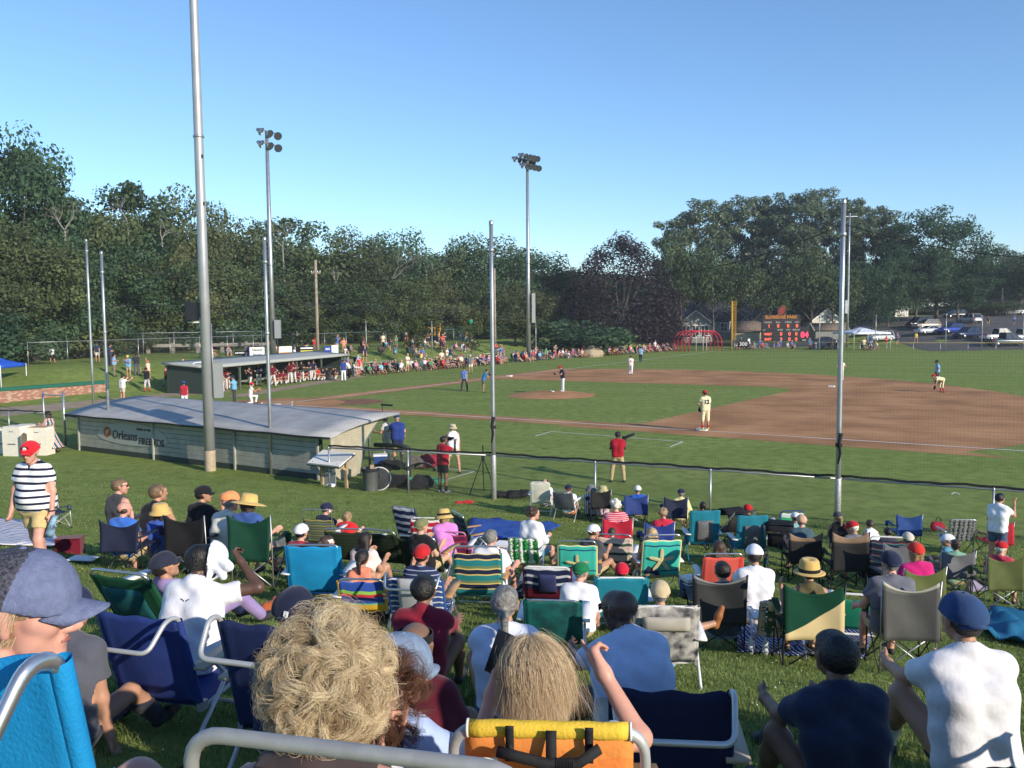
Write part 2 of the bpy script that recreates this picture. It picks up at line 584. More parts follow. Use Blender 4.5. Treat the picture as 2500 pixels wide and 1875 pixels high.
# == NET POLES, NETTING, FENCE
GALV = STEEL
def ptop(base, h):
	return (base[0], base[1], base[2] + h)
def vpole(name, x, y, z0, h, r0, r1, label, cat, group=None, m=None, n=14, bands=()):
	e = empty(name, (x, y, z0), 0, label, cat, group)
	mb = MB()
	mb.tube([(0, 0, -.3), (0, 0, h * .33), (0, 0, h * .66), (0, 0, h)], r0, n, r1=r1)
	mb.build('shaft', m or GALV, e)
	c = MB()
	c.lathe([(0, h + .05), (r1 * .8, h + .04), (r1 * 1.15, h), (r1 * 1.15, h - .06)], n)
	c.build('pole_cap', GALV, e)
	for zb in bands:
		c = MB()
		c.lathe([(r0 * .98, zb), (r0 * 1.22, zb + .01), (r0 * 1.22, zb + .09), (r0 * .98, zb + .1)], n)
		c.build('clamp_band', DARKNYLON if zb < 3 else GALV, e)
	return e
NP = [onfield(269, 1102), onfield(663, 1158), onfield(1206, 1220), Vector((7.98, 21.35, 0)), Vector((16.6, 17.3, 0))]
NPL = ['galvanised net pole behind the left end of the near dugout', 'galvanised net pole behind the middle of the near dugout roof',
	   'galvanised net pole with black tie beside the camera tripod at the fence', 'galvanised net pole on the fence right of the first base player']
for i, (p, l) in enumerate(zip(NP[:4], NPL)):
	e = vpole('net_pole', p.x, p.y, 0, 8.05, .066, .056, l, 'pole', 'poles that carry the backstop netting', bands=(2.1, 7.2) if i > 1 else (4.8, 7.2))
	if i > 1:
		b = MB()
		b.tube([(.02, -.08, 2.45), (-.03, -.1, 2.2), (.0, -.11, 1.95), (-.05, -.1, 1.7)], .055, 8, r1=.02)
		b.build('net_tie', DARKNYLON, e)
		b = MB()
		b.lathe([(.068, 1.32), (.075, 1.3), (.075, -.2), (.068, -.2)], 12)
		b.build('mesh_wrap', mat('chain_mesh_wrap', (.5, .5, .5), .5, .5, var=.6, scale=60), e)
vpole('net_pole', *onfield(231, 1040)[:2], 0, 9.3, .066, .056, 'net pole further back, just left of the tall pole behind home plate', 'pole', 'poles that carry the backstop netting', bands=(8.7,))
NET = mat('black_net_twine', (.012, .012, .013), .9)
def sag_z(t, h0, h1, s):
	return h0 + (h1 - h0) * t - s * 4 * t * (1 - t)
net = empty('backstop_net', NP[1], 0, 'black see-through netting hung between the net poles in front of the infield', 'netting')
def netting(a, b, h0, h1, s, pitch, r, parent, zlow=1.35):
	L = (b - a).length
	n = int(L / pitch)
	d = (b - a) / L
	side = Vector((-d.y, d.x, 0))
	vs, fs = [], []
	O = parent.location
	def strand(p, q):
		t = (q - p).normalized()
		u = side
		w = t.cross(u)
		k = len(vs)
		for c in (p, q):
			for m_ in range(3):
				an = 2 * math.pi * m_ / 3
				vs.append(c + (u * math.cos(an) + w * math.sin(an)) * r - O)
		for m_ in range(3):
			fs.append((k + m_, k + (m_ + 1) % 3, k + 3 + (m_ + 1) % 3, k + 3 + m_))
	for i in range(1, n):
		t = i / n
		p = a + d * (L * t)
		bow = side * (.18 * math.sin(math.pi * t))
		strand(Vector((p.x, p.y, zlow)), Vector((p.x, p.y, sag_z(t, h0, h1, s))) + bow * 0)
	z = zlow
	while z < max(h0, h1):
		tt = [t / 40 for t in range(41) if sag_z(t / 40, h0, h1, s) >= z]
		if tt:
			runs, cur = [], [tt[0]]
			for u_, v_ in zip(tt, tt[1:]):
				if v_ - u_ > .026:
					runs.append(cur)
					cur = []
				cur.append(v_)
			runs.append(cur)
			for rn in runs:
				if len(rn) > 1:
					p, q = a + d * (L * rn[0]), a + d * (L * rn[-1])
					strand(Vector((p.x, p.y, z)), Vector((q.x, q.y, z)))
		z += pitch
	o = link('net_panel', np_mesh('net_panel', vs, fs, False), NET, parent)
	c = MB()
	c.tube([a + d * (L * t / 16) + Vector((0, 0, sag_z(t / 16, h0, h1, s))) - O for t in range(17)], .009, 6)
	c.build('top_cable', NET, parent)
	return o
netting(NP[0], NP[1], 7.2, 7.2, .75, .075, .0008, net)
netting(NP[1], NP[2], 7.2, 7.25, .75, .075, .0008, net)
netting(NP[2], NP[3], 7.2, 7.5, .95, .075, .0008, net)
netting(NP[3], NP[4], 7.5, 7.2, .85, .075, .0008, net)
WIREM = mat('fence_wire', (.10, .105, .10), .55, .3)
def chainlink(name, pts, h, label, postr=.03, spacing=2.6, pitch=.058, wire=.0014, top=True, roll=False, group=None, yellow=None, z0=None, gaps=(), hpost=None, mesh=True):
	pts = [Vector(p) for p in pts]
	e = empty(name, pts[0], 0, label, 'fence', group)
	O = pts[0]
	def g(p):
		return gz1(p.x, p.y) if z0 is None else z0
	PM, TM = MB(), MB()
	postmesh = None
	vs, fs = [], []
	for a, b in zip(pts, pts[1:]):
		L = (b - a).length
		n = max(1, round(L / spacing))
		for i in range(n + 1):
			if i == n and b is not pts[-1]:
				continue
			p = a.lerp(b, i / n)
			if postmesh is None:
				mb = MB()
				mb.tube([(0, 0, -.2), (0, 0, (hpost or h) + .02)], postr, 8)
				mb.lathe([(postr * 1.2, (hpost or h)), (postr * .9, (hpost or h) + .05), (0, (hpost or h) + .06)], 8)
				postmesh = mb.mesh('fence_post')
			link('fence_post', postmesh, GALV, e, (p.x - O.x, p.y - O.y, g(p) - O.z))
		a3, b3 = Vector((a.x, a.y, g(a))), Vector((b.x, b.y, g(b)))
		m_ = max(1, int(L / 3))
		line = [Vector((a.x + (b.x - a.x) * i / m_, a.y + (b.y - a.y) * i / m_, 0)) for i in range(m_ + 1)]
		line = [Vector((p.x, p.y, g(p) + h)) - O for p in line]
		if top:
			t = MB()
			t.tube(line, .024, 8)
			t.build('top_rail', yellow or GALV, e)
		if roll:
			t = MB()
			q = []
			k = int(L / .25)
			for i in range(k + 1):
				p = a.lerp(b, i / k)
				q.append(Vector((p.x, p.y, g(p) + h + .06 + .012 * math.sin(i * 1.9) + .01 * math.sin(i * .7))) - O)
			t.tube(q, .03, 7)
			t.build('rolled_net', DARKNYLON, e)
		if mesh:
			d = (b - a) / L
			side = Vector((-d.y, d.x, 0))
			k = int((L + h) / pitch)
			for sgn in (1, -1):
				for i in range(k):
					s0 = i * pitch - (h if sgn > 0 else 0)
					p0s, p1s = (s0, s0 + h) if sgn > 0 else (s0 + 0, s0 - h)
					za, zb = 0.02, h
					def clip(s, o_s):
						return min(max(s, 0), L)
					qa, qb = clip(p0s, 0), clip(p1s, 0)
					if abs(p1s - p0s) < 1e-6 or abs(qa - qb) < 1e-3:
						continue
					ta, tb = (qa - p0s) / (p1s - p0s), (qb - p0s) / (p1s - p0s)
					A, B = a + d * qa, a + d * qb
					A = Vector((A.x, A.y, g(A) + za + (zb - za) * ta)) - O
					B = Vector((B.x, B.y, g(B) + za + (zb - za) * tb)) - O
					t = (B - A).normalized()
					w = t.cross(side)
					n0 = len(vs)
					for c in (A, B):
						for m2 in range(3):
							an = 2 * math.pi * m2 / 3
							vs.append(c + (side * math.cos(an) + w * math.sin(an)) * wire)
					for m2 in range(3):
						fs.append((n0 + m2, n0 + (m2 + 1) % 3, n0 + 3 + (m2 + 1) % 3, n0 + 3 + m2))
	if mesh:
		link('wire_mesh', np_mesh('wire_mesh', vs, fs, False), WIREM, e)
	return e
FENCE_A = onfield(805, 1196)
chainlink('chain_link_fence', [FENCE_A, NP[2] + Vector((-.05, .1, 0)), NP[3] + Vector((.1, .12, 0)), Vector((20, 15.6, 0))], 1.28,
		  'low chain link fence topped by rolled black net, below the spectators', roll=True, spacing=3.0)
LPB = onfield(514, 1150)
lp = vpole('light_pole', LPB.x, LPB.y, 0, 24, .185, .12, 'tall grey floodlight pole rising out of the frame behind the near dugout', 'pole', m=mat('pole_grey', (.40, .41, .42), .5, .45, var=.08, scale=2), n=20)
b = MB(); b.lathe([(.188, .0), (.19, .02), (.19, .72), (.187, .74)], 20); b.build('concrete_base', mat('tan_concrete', (.42, .34, .24), .9, var=.15), lp)
b = MB(); b.lathe([(.183, 11.55), (.187, 11.56), (.187, 11.6), (.178, 11.62)], 20); b.build('joint_ring', GALV, lp)
b = MB(); b.box((.36, .1, 3.2), (.24, .3, 1.22)); b.box((.36, .1, 3.83), (.27, .33, .03)); b.build('control_box', mat('box_grey', (.40, .41, .40), .5, .3), lp)
b = MB(); b.tube([(.22, -.05, 2.6), (.22, -.05, 5.2)], .02, 8); b.build('conduit', GALV, lp)
b = MB()
b.box((-.42, 0, 5.62), (.3, .5, .62)); b.box((-.57, 0, 5.62), (.03, .56, .7))
b.build('loudspeaker', mat('speaker_black', (.02, .022, .028), .5), lp)
b = MB(); b.bar((-.6, 0, 5.24), (-.12, 0, 5.24), .08, .05); b.bar((-.16, 0, 5.0), (-.16, 0, 5.4), .06); b.build('speaker_bracket', WHITEPAINT, lp)
for z in (10.9, 9.3):
	b = MB(); b.box((.13, -.09, z), (.05, .05, .12)); b.build('hand_hole', mat('speaker_black', (.02, .022, .028), .5), lp)
LAMPM = mat('lamp_housing', (.40, .39, .38), .3, .85, var=.25, scale=4)
LAMPD = mat('lamp_glass', (.05, .06, .07), .15, .0, spec=.6)
def tower(px_top, py_top, px_b, py_b, Y, hgt, label, rows, aim, box):
	base = spot(px_b, py_b, Y)
	g = gz1(base.x, base.y)
	t = spot(px_top, py_top, Y)
	h = t.z - g
	e = empty('floodlight_tower', (base.x, base.y, g), 0, label, 'light tower', 'floodlight towers beyond the third base line')
	mb = MB(); mb.tube([(0, 0, -.3), (0, 0, h * .4), (0, 0, h)], .3 * hgt, 14, r1=.17 * hgt); mb.build('shaft', GALV, e)
	q = Vector((math.cos(aim), math.sin(aim), 0))
	s = Vector((-q.y, q.x, 0))
	for zr, n, wid, back in rows:
		b = MB(); b.bar(s * (-wid / 2) + q * back + Vector((0, 0, h + zr)), s * (wid / 2) + q * back + Vector((0, 0, h + zr)), .12); b.build('cross_arm', GALV, e)
		for i in range(n):
			c = s * (-wid / 2 + wid * i / max(1, n - 1)) + q * (back + .3) + Vector((0, 0, h + zr - .25))
			yaw = aim + (.5 - i / max(1, n - 1)) * 1.2
			M = Matrix.Rotation(yaw, 3, 'Z') @ Matrix.Rotation(R(118), 3, 'Y')
			l = MB()
			l.lathe([(0, -.42), (.13, -.4), (.16, -.24), (.2, -.18), (.34, -.02), (.38, .08), (.38, .13)], 14, c=c, M=M)
			k = l.build('lamp', LAMPM, e)
			l = MB(); l.lathe([(0, .1), (.37, .1)], 14, c=c, M=M); l.build('lens', LAMPD, k)
	for bx in box:
		b = MB(); b.box((bx[0], -.25, bx[1]), (bx[2], .45, bx[3])); b.build('control_box', mat('box_grey', (.40, .41, .40), .5, .3), e)
	return e
tower(647, 320, 668, 893, 82, .9, 'floodlight tower with six lamps standing behind the far dugout', [(.0, 3, 2.3, 0), (-1.1, 3, 2.3, 0)], R(-25), [(.55, 2.9, .5, 1.7)])
tower(1280, 390, 1291, 881, 103, .95, 'floodlight tower with a crowded double ring of lamps, right of the centre net pole', [(.5, 5, 2.9, 0), (.2, 5, 3.2, -.8), (-.6, 5, 2.9, .2)], R(-40), [(.6, 6.2, .4, 3.4)])
b0 = spot(2068, 838, 135)
fp = vpole('floodlight_tower', b0.x, b0.y, gz1(b0.x, b0.y), spot(2069, 522, 135).z - gz1(b0.x, b0.y), .2, .12, 'slim floodlight pole beside the white canopy beyond right field', 'light tower', 'floodlight towers beyond the third base line', n=10)
b = MB(); b.box((-.35, -.2, 6.2), (.4, .4, 2.0)); b.build('control_box', GALV, fp)
b = MB(); b.bar((-1.2, 0, spot(2069, 522, 135).z - .4), (1.2, 0, spot(2069, 522, 135).z - .4), .12); b.build('cross_arm', GALV, fp)
# == NEAR DUGOUT (first base side)
ROOF = mat('roof_membrane', (.40, .395, .385), .65, var=.16, scale=1.2, bump=.15, bscale=4)
SIDING = mat('painted_siding', (.34, .35, .30), .75, var=.14, scale=2.5, bump=.1)
BOARDD = mat('dark_green_trim', (.035, .05, .04), .6)
CREAM = mat('cream_panel', (.44, .395, .285), .75, var=.1, scale=3)
DL, DR = onfield(199, 1099), onfield(782, 1172)
ux = (DR - DL).normalized()
uy = Vector((-ux.y, ux.x, 0))                 # towards the field
DLEN = (DR - DL).length
dug = empty('near_dugout', DL, math.atan2(ux.y, ux.x), 'low dugout with grey curved roof and clapboard back wall below the bank', 'dugout')
HB, HF, DEP = 1.62, 1.98, 2.75
mb = MB()
rows = []
for i in range(9):
	t = i / 8
	x0 = -.35 + (DLEN + .9) * 0
	rows.append([(-.35 + (DLEN + 1.25) * j / 14, -.42 + (DEP + .75) * t, HB - .1 + (HF - HB + .1) * math.sin(t * math.pi / 2) ** .8 + .012 * math.sin(j * 2.2 + i)) for j in range(15)])
mb.sheet(rows[::-1], .07)
mb.build('roof', ROOF, dug)
mb = MB(); mb.tube([(-.35 + (DLEN + 1.25) * j / 30, -.44, HB - .13 + .012 * math.sin(j * 1.1)) for j in range(31)], .035, 7); mb.build('net_roll', DARKNYLON, dug)
nb = 9
bh = HB / nb
for k in range(nb):
	mb = MB()
	mb.box((DLEN / 2, -.02 - .012, bh * (k + .5) - .01), (DLEN, .03, bh * .93), M=Matrix.Rotation(R(6), 3, 'X'))
	mb.build('clapboard', SIDING, dug)
mb = MB(); mb.box((DLEN / 2, .09, HB / 2 - .1), (DLEN, .12, HB + .1)); mb.build('back_wall', BOARDD, dug)
mb = MB(); mb.box((DLEN / 2, -.04, .1), (DLEN + .05, .06, .2)); mb.build('base_board', BOARDD, dug)
for x in (.0, DLEN * .36, DLEN * .7, DLEN):
	mb = MB(); mb.box((x, -.09, HB / 2 - .1), (.07, .07, HB + .1)); mb.build('wall_post', SIDING, dug)
for x in (0.03, DLEN + .45):
	mb = MB()
	P0 = [(x, 0, 0), (x, DEP * .93, 0), (x, DEP * .62, .9), (x, DEP * .62, 1.35), (x, DEP * .75, 1.75), (x, DEP * .5, 1.80), (x, 0, HB - .06)]
	P0 = [(x, 0, -.1), (x, DEP * .5, -.1), (x, DEP * .55, .5), (x, DEP * .63, 1.15), (x, DEP * .82, 1.62), (x, DEP * .95, 1.84), (x, DEP * .5, 1.72), (x, 0, HB - .08)]
	mb.poly(P0, .06, (1, 0, 0))
	mb.build('end_wall', CREAM, dug)
	mb = MB(); mb.tube([(x + .03, DEP * .5, -.1), (x + .03, DEP * .55, .5), (x + .03, DEP * .63, 1.15), (x + .03, DEP * .82, 1.62), (x + .03, DEP * .97, 1.86)], .06, 6); mb.build('end_trim', mat('green_trim', (.10, .13, .10), .6), dug)
for x in (0.4, DLEN * .33, DLEN * .66, DLEN):
	mb = MB(); mb.tube([(x, DEP * .9, -.2), (x, DEP * .9, 1.85)], .05, 8); mb.build('roof_post', mat('green_trim', (.10, .13, .10), .6), dug)
SIGNX, SIGNZ = DLEN * .26, .78
mb = MB()
pts = [(SIGNX + 2.2 * math.cos(a) , -.075, SIGNZ - .05 + (.62 if math.sin(a) > 0 else .28) * math.sin(a) * (1 if math.sin(a) < 0 else 1)) for a in [2 * math.pi * k / 40 for k in range(40)]]
mb.poly(pts, .022, (0, 1, 0))
mb.build('sign_board', mat('sign_grey', (.37, .38, .33), .7), dug)
SB = mat('sign_black', (.02, .02, .02), .6)
Mt = lambda x, z, s=0: frame_at((x, -.082, z), (1, 0, .04 * s), (0, -1, 0))
text('sign_lettering', 'Orleans', .50, SB, dug, Mt(SIGNX - .42, SIGNZ + .03), .012)
text('sign_lettering', 'HOME OF THE', .13, SB, dug, Mt(SIGNX + .78, SIGNZ + .33), .01)
text('sign_lettering', 'FIREBIRDS', .36, SB, dug, Mt(SIGNX + 1.22, SIGNZ - .12), .012, spacing=.95)
mb = MB()
mb.poly([(SIGNX - 1.55 + .24 * math.cos(a), -.088, SIGNZ + .12 + .21 * math.sin(a)) for a in [2 * math.pi * k / 20 for k in range(20)]], .02, (0, 1, 0))
mb.build('sign_emblem', mat('emblem_rust', (.28, .07, .03), .6), dug)
mb = MB()
mb.poly([(SIGNX - 1.62, -.093, SIGNZ + .0), (SIGNX - 1.45, -.093, SIGNZ + .1), (SIGNX - 1.4, -.093, SIGNZ + .22), (SIGNX - 1.58, -.093, SIGNZ + .2), (SIGNX - 1.7, -.093, SIGNZ + .1)], .01, (0, 1, 0))
mb.build('sign_emblem', mat('emblem_tan', (.5, .3, .15), .6), dug)
mb = MB(); mb.box((DLEN + .42, .5, 1.0), (.03, .5, .34)); mb.build('notice', WHITEPAINT, dug)
mb = MB(); mb.tube([(DLEN + .6, DEP * .75, .95), (DLEN + 1.75, DEP * .75, 1.0), (DLEN + 2.2, DEP * .7, .98)], .075, 10); mb.build('padded_rail', BOARDD, dug)
mb = MB(); mb.tube([(DLEN + 2.2, DEP * .7, .98), (DLEN + 2.25, DEP * .68, 0)], .07, 10); mb.build('padded_rail', BOARDD, dug)
mb = MB(); mb.tube([(DLEN + .3, DEP + .1, 2.02), (DLEN + .3, DEP + .1, 2.25), (DLEN + .7, DEP + .1, 2.25)], .015, 6); mb.box((DLEN + .5, DEP + .1, 2.26), (.5, .06, .06)); mb.build('microphone', DARKNYLON, dug)
kp = onfield(810, 1192)
ki = empty('information_board', (kp.x, kp.y, .0), math.atan2(ux.y, ux.x), 'slanted white board on a wooden stand behind the near dugout', 'board')
Mk = Matrix.Rotation(R(24), 3, 'X')
mb = MB(); mb.box((0, 0, .95), (1.35, .78, .05), M=Mk); mb.build('board_top', mat('board_white', (.8, .77, .7), .5), ki)
mb = MB(); mb.box((0, 0, .91), (1.38, .82, .03), M=Mk); mb.build('board_rim', BOARDD, ki)
TIMBER = mat('pale_timber', (.5, .36, .2), .75, var=.2, scale=4)
for x in (-.5, .52):
	mb = MB(); mb.box((x, .12, .45), (.09, .09, .98)); mb.build('leg', TIMBER, ki)
	mb = MB(); mb.bar((x, .12, .6), (x, -.3, .84), .05, .07); mb.build('brace', TIMBER, ki)
mb = MB(); mb.box((-.22, .15, .36), (.5, .03, .72)); mb.build('notice_panel', mat('notice_grey', (.33, .35, .37), .5, var=.1), ki)
mb = MB(); mb.box((-.22, .132, .5), (.25, .006, .03)); mb.box((-.22, .132, .62), (.12, .006, .12)); mb.build('notice_print', SB, ki)
tp = onfield(905, 1200)
tc_ = empty('trash_can', (tp.x, tp.y, 0), 0, 'round grey trash can with black liner beside the slanted white board', 'trash can')
mb = MB(); mb.lathe([(0, .0), (.2, 0), (.215, .03), (.25, .68), (.27, .69), (.27, .74), (.24, .745), (.23, .7), (.2, .1), (0, .08)], 24); mb.build('bin', mat('bin_grey', (.12, .135, .13), .6, var=.1), tc_)
mb = MB(); mb.lathe([(.235, .6), (.262, .745), (.28, .74), (.285, .62 + .03)], 24); mb.build('liner', DARKNYLON, tc_)
mb = MB(); mb.tube([(.27, 0, .45), (.34, 0, .5), (.27, 0, .56)], .015, 6); mb.build('handle', mat('bin_grey', (.12, .135, .13), .6, var=.1), tc_)
# == TREES
def leaf_mat(name, c1, c2, sc=.45, rough=.62, spec=.25):
	m = bpy.data.materials.new(name)
	m.use_nodes = True
	nt = m.node_tree
	p = nt.nodes['Principled BSDF']
	p.inputs['Roughness'].default_value = rough
	p.inputs['Specular IOR Level'].default_value = spec
	tc = nt.nodes.new('ShaderNodeTexCoord')
	n = nt.nodes.new('ShaderNodeTexNoise')
	n.inputs['Scale'].default_value = sc
	n.inputs['Detail'].default_value = 4
	nt.links.new(tc.outputs['Object'], n.inputs['Vector'])
	r = nt.nodes.new('ShaderNodeValToRGB')
	r.color_ramp.elements[0].position, r.color_ramp.elements[1].position = .3, .7
	r.color_ramp.elements[0].color, r.color_ramp.elements[1].color = (*c1, 1), (*c2, 1)
	nt.links.new(n.outputs['Fac'], r.inputs['Fac'])
	oi = nt.nodes.new('ShaderNodeObjectInfo')
	hs = nt.nodes.new('ShaderNodeHueSaturation')
	mr = nt.nodes.new('ShaderNodeMapRange')
	mr.inputs['To Min'].default_value, mr.inputs['To Max'].default_value = .475, .525
	nt.links.new(oi.outputs['Random'], mr.inputs['Value'])
	mv = nt.nodes.new('ShaderNodeMapRange')
	mv.inputs['To Min'].default_value, mv.inputs['To Max'].default_value = 1.25, .75
	nt.links.new(oi.outputs['Random'], mv.inputs['Value'])
	nt.links.new(mr.outputs[0], hs.inputs['Hue'])
	nt.links.new(mv.outputs[0], hs.inputs['Value'])
	nt.links.new(r.outputs['Color'], hs.inputs['Color'])
	nt.links.new(hs.outputs['Color'], p.inputs['Base Color'])
	tb = nt.nodes.new('ShaderNodeBsdfTranslucent')
	nt.links.new(hs.outputs['Color'], tb.inputs['Color'])
	mx = nt.nodes.new('ShaderNodeMixShader')
	mx.inputs[0].default_value = .22
	nt.links.new(p.outputs[0], mx.inputs[1])
	nt.links.new(tb.outputs[0], mx.inputs[2])
	nt.links.new(mx.outputs[0], nt.nodes['Material Output'].inputs['Surface'])
	_M[name] = m
	return m
LEAF_OAK = leaf_mat('oak_leaves', (.046, .074, .030), (.102, .146, .060))
LEAF_OLIVE = leaf_mat('olive_leaves', (.064, .084, .034), (.128, .154, .066))
LEAF_LOCUST = leaf_mat('locust_leaves', (.036, .078, .038), (.082, .142, .070))
LEAF_PINE = leaf_mat('poplar_leaves', (.062, .096, .050), (.158, .206, .112), .3, .45, .5)
LEAF_BEECH = leaf_mat('copper_beech_leaves', (.018, .012, .016), (.042, .029, .037))
LEAF_BUSH = leaf_mat('bush_leaves', (.052, .074, .022), (.105, .125, .040), .8)
BARK = mat('grey_bark', (.13, .115, .095), .9, var=.3, scale=1.5, bump=.5, bscale=8)
DEADWOOD = mat('bleached_dead_wood', (.24, .22, .19), .85, var=.2, scale=2)
def leaves(cen, rad, n, size, rng, squash=.75, out=.9, droop=0.0):
	"""n leaf-sized quads on the skins of the blobs (cen (k,3), rad (k,))"""
	k = len(cen)
	w = rad ** 2
	bi = rng.choice(k, n, p=w / w.sum())
	d = rng.normal(size=(n, 3))
	d /= np.linalg.norm(d, axis=1)[:, None]
	rr = rad[bi] * (rng.random(n) ** .45 * .75 + .32)
	off = d * rr[:, None]
	off[:, 2] *= squash
	P = cen[bi] + off
	nrm = d * out + rng.normal(size=(n, 3)) * .55 + np.array([0, 0, .25])
	nrm /= np.linalg.norm(nrm, axis=1)[:, None]
	t = np.cross(nrm, rng.normal(size=(n, 3)))
	t /= np.linalg.norm(t, axis=1)[:, None]
	b = np.cross(nrm, t)
	s = size * (.35 + 1.1 * rng.random(n) ** 1.5)
	a, c = t * s[:, None] * .5, b * s[:, None] * .36
	V = np.stack([P - a, P - c * 1.0 + a * .1, P + a, P + c * 1.0 - a * .1], 1).reshape(-1, 3)
	F = np.arange(4 * n).reshape(n, 4)
	return V, F
def branchy(mb, p, d, L, r, depth, rng, spread=.6):
	pts = [p]
	q = p.copy()
	dd = d.copy()
	for i in range(3):
		dd = (dd + Vector(rng.normal(size=3) * .16)).normalized()
		q = q + dd * (L / 3)
		pts.append(q.copy())
	mb.tube(pts, r, 6 if depth > 1 else 4, cap=False, r1=r * .55)
	if depth <= 0:
		return
	for k in range(2 if rng.random() < .55 else 3):
		t = rng.random() * .6 + .4
		base = pts[1].lerp(pts[3], t)
		nd = (dd + Vector(rng.normal(size=3)) * spread).normalized()
		nd.z = abs(nd.z) * .7 + .1
		branchy(mb, base, nd.normalized(), L * (.55 + .25 * rng.random()), r * .5, depth - 1, rng, spread)
def tree_proto(nm, H0, rc, zb, nb, nl, leaf, m, seed, shape='round', trunk_r=.3, bark=BARK, squash=.75, blob=(.2, .36)):
	rng = np.random.default_rng(seed)
	zc, hz = (H0 + zb) / 2, (H0 - zb) / 2
	d = rng.normal(size=(nb, 3))
	d /= np.linalg.norm(d, axis=1)[:, None]
	u = rng.random(nb) ** .4
	P = d * u[:, None]
	if shape == 'cone':
		h = rng.random(nb) ** 1.15
		an = rng.random(nb) * 6.283
		rr = (1 - h ** 2.8 * .93) * (.45 + .55 * rng.random(nb) ** .5)
		if True:
			rr *= np.clip(.55 + h * 2.2, 0, 1.0)
		cen = np.stack([np.cos(an) * rr * rc, np.sin(an) * rr * rc, zb + h * (H0 - zb)], 1)
		rad = rc * (.12 + .14 * rng.random(nb)) * (1.3 - h * .45)
	elif shape == 'poplar':
		h = rng.random(nb)
		an = rng.random(nb) * 6.283
		rr = rng.random(nb) ** .5 * np.interp(h, [0, .25, .6, .85, 1], [.45, .85, 1, .85, .4])
		cen = np.stack([np.cos(an) * rr * rc, np.sin(an) * rr * rc, zb + h * (H0 - zb) * .96], 1)
		rad = rc * (blob[0] + (blob[1] - blob[0]) * rng.random(nb))
	else:
		cen = np.stack([P[:, 0] * rc, P[:, 1] * rc, zc + P[:, 2] * hz * np.where(P[:, 2] < 0, .9, 1)], 1)
		rad = rc * (blob[0] + (blob[1] - blob[0]) * rng.random(nb))
		cen *= 1 - .12 * (rad / rc)[:, None] * np.array([1, 1, 0])
	V, F = leaves(cen, rad, nl, leaf, rng, squash)
	me = np_mesh('crown', V, F, False)
	e = empty(nm)
	link('crown', me, m, e)
	mb = MB()
	lean = Vector((rng.normal() * .03, rng.normal() * .03, 0))
	top = Vector((0, 0, zb + (H0 - zb) * .55)) + lean * H0
	pts = [Vector((0, 0, -.4)), Vector((0, 0, zb * .5)) + lean * zb, Vector((0, 0, zb)) + lean * zb * 1.5, top]
	mb.tube(pts, trunk_r, 8, r1=trunk_r * .35)
	for k in range(min(nb, 12)):
		j = int(rng.integers(nb))
		q = Vector(cen[j])
		z0 = min(zb * .7 + rng.random() * (H0 - zb) * .4, q.z - .3)
		s = pts[0].lerp(top, max(0, z0) / max(.1, top.z))
		mid = s.lerp(q, .5) + Vector((0, 0, -.06 * (q - s).length))
		mb.tube([s, mid, q], trunk_r * .34, 5, cap=False, r1=trunk_r * .08)
	mb.build('trunk', bark, e)
	return e
PROTO = {}
def P_(k, *a, **kw):
	e = tree_proto(*a, **kw)
	e['used'] = 0
	PROTO[k] = (e, a[1], a[2])
P_('maple', 'maple_tree', 26, 10, 3.5, 150, 24000, .46, LEAF_LOCUST, 33, blob=(.12, .24), trunk_r=.5)
P_('oak1', 'oak_tree', 15, 6.4, 1.6, 90, 15000, .36, LEAF_OAK, 11, blob=(.16, .34))
P_('oak2', 'oak_tree', 15, 6.8, 1.6, 84, 15000, .37, LEAF_OLIVE, 12, blob=(.14, .32))
P_('oak3', 'oak_tree', 15, 5.6, 4.0, 40, 6000, .42, LEAF_OAK, 13, blob=(.18, .36))
P_('loc1', 'locust_tree', 15, 6.4, 1.4, 80, 15000, .36, LEAF_LOCUST, 14, blob=(.18, .36))
P_('loc2', 'locust_tree', 15, 6.2, 1.0, 96, 15000, .36, LEAF_LOCUST, 15, blob=(.15, .3))
P_('air', 'oak_tree', 17, 4.6, 6.5, 30, 4600, .40, LEAF_OAK, 16, blob=(.16, .36), trunk_r=.26)
P_('pop1', 'poplar_tree', 26, 6.2, 6.0, 135, 20000, .42, LEAF_PINE, 17, 'poplar', trunk_r=.34, blob=(.10, .25))
P_('pop2', 'poplar_tree', 26, 5.6, 4.5, 125, 19000, .42, LEAF_PINE, 18, 'poplar', trunk_r=.3, blob=(.11, .26))
P_('pop3', 'poplar_tree', 26, 6.2, 8.0, 95, 16000, .42, LEAF_PINE, 27, 'poplar', trunk_r=.3, blob=(.12, .27))
P_('beech', 'copper_beech_tree', 19, 9.5, .8, 230, 26000, .42, LEAF_BEECH, 19, 'cone', trunk_r=.55, squash=.9)
P_('bush1', 'bush', 4, 2.6, .2, 22, 4200, .26, LEAF_BUSH, 20, trunk_r=.08, blob=(.22, .42))
P_('bush2', 'bush', 4, 2.8, .2, 20, 4200, .27, LEAF_LOCUST, 21, trunk_r=.08, blob=(.22, .42))
P_('young', 'young_tree', 7, 1.9, 1.9, 22, 1600, .3, LEAF_BUSH, 22, trunk_r=.09, blob=(.25, .45))
def plant(k, px, ytop, Y, r, label, group, ybase=None, cat='tree', yaw=None):
	e, H0, r0 = PROTO[k]
	t = spot(px, ytop, Y)
	g = gz1(t.x, t.y)
	if e['used']:
		o = copy_tree(e)
	else:
		o = e
	e['used'] = e['used'] + 1
	h = max(1.0, t.z - g)
	o.location = (t.x, t.y, g)
	o.rotation_euler = (0, 0, yaw if yaw is not None else random.random() * 6.28)
	o.scale = (r / r0, r / r0, h / H0)
	return tag(o, label, cat, group)
def LY(x):
	return 84 + .055 * x
LG = 'woodland trees behind the third base side'
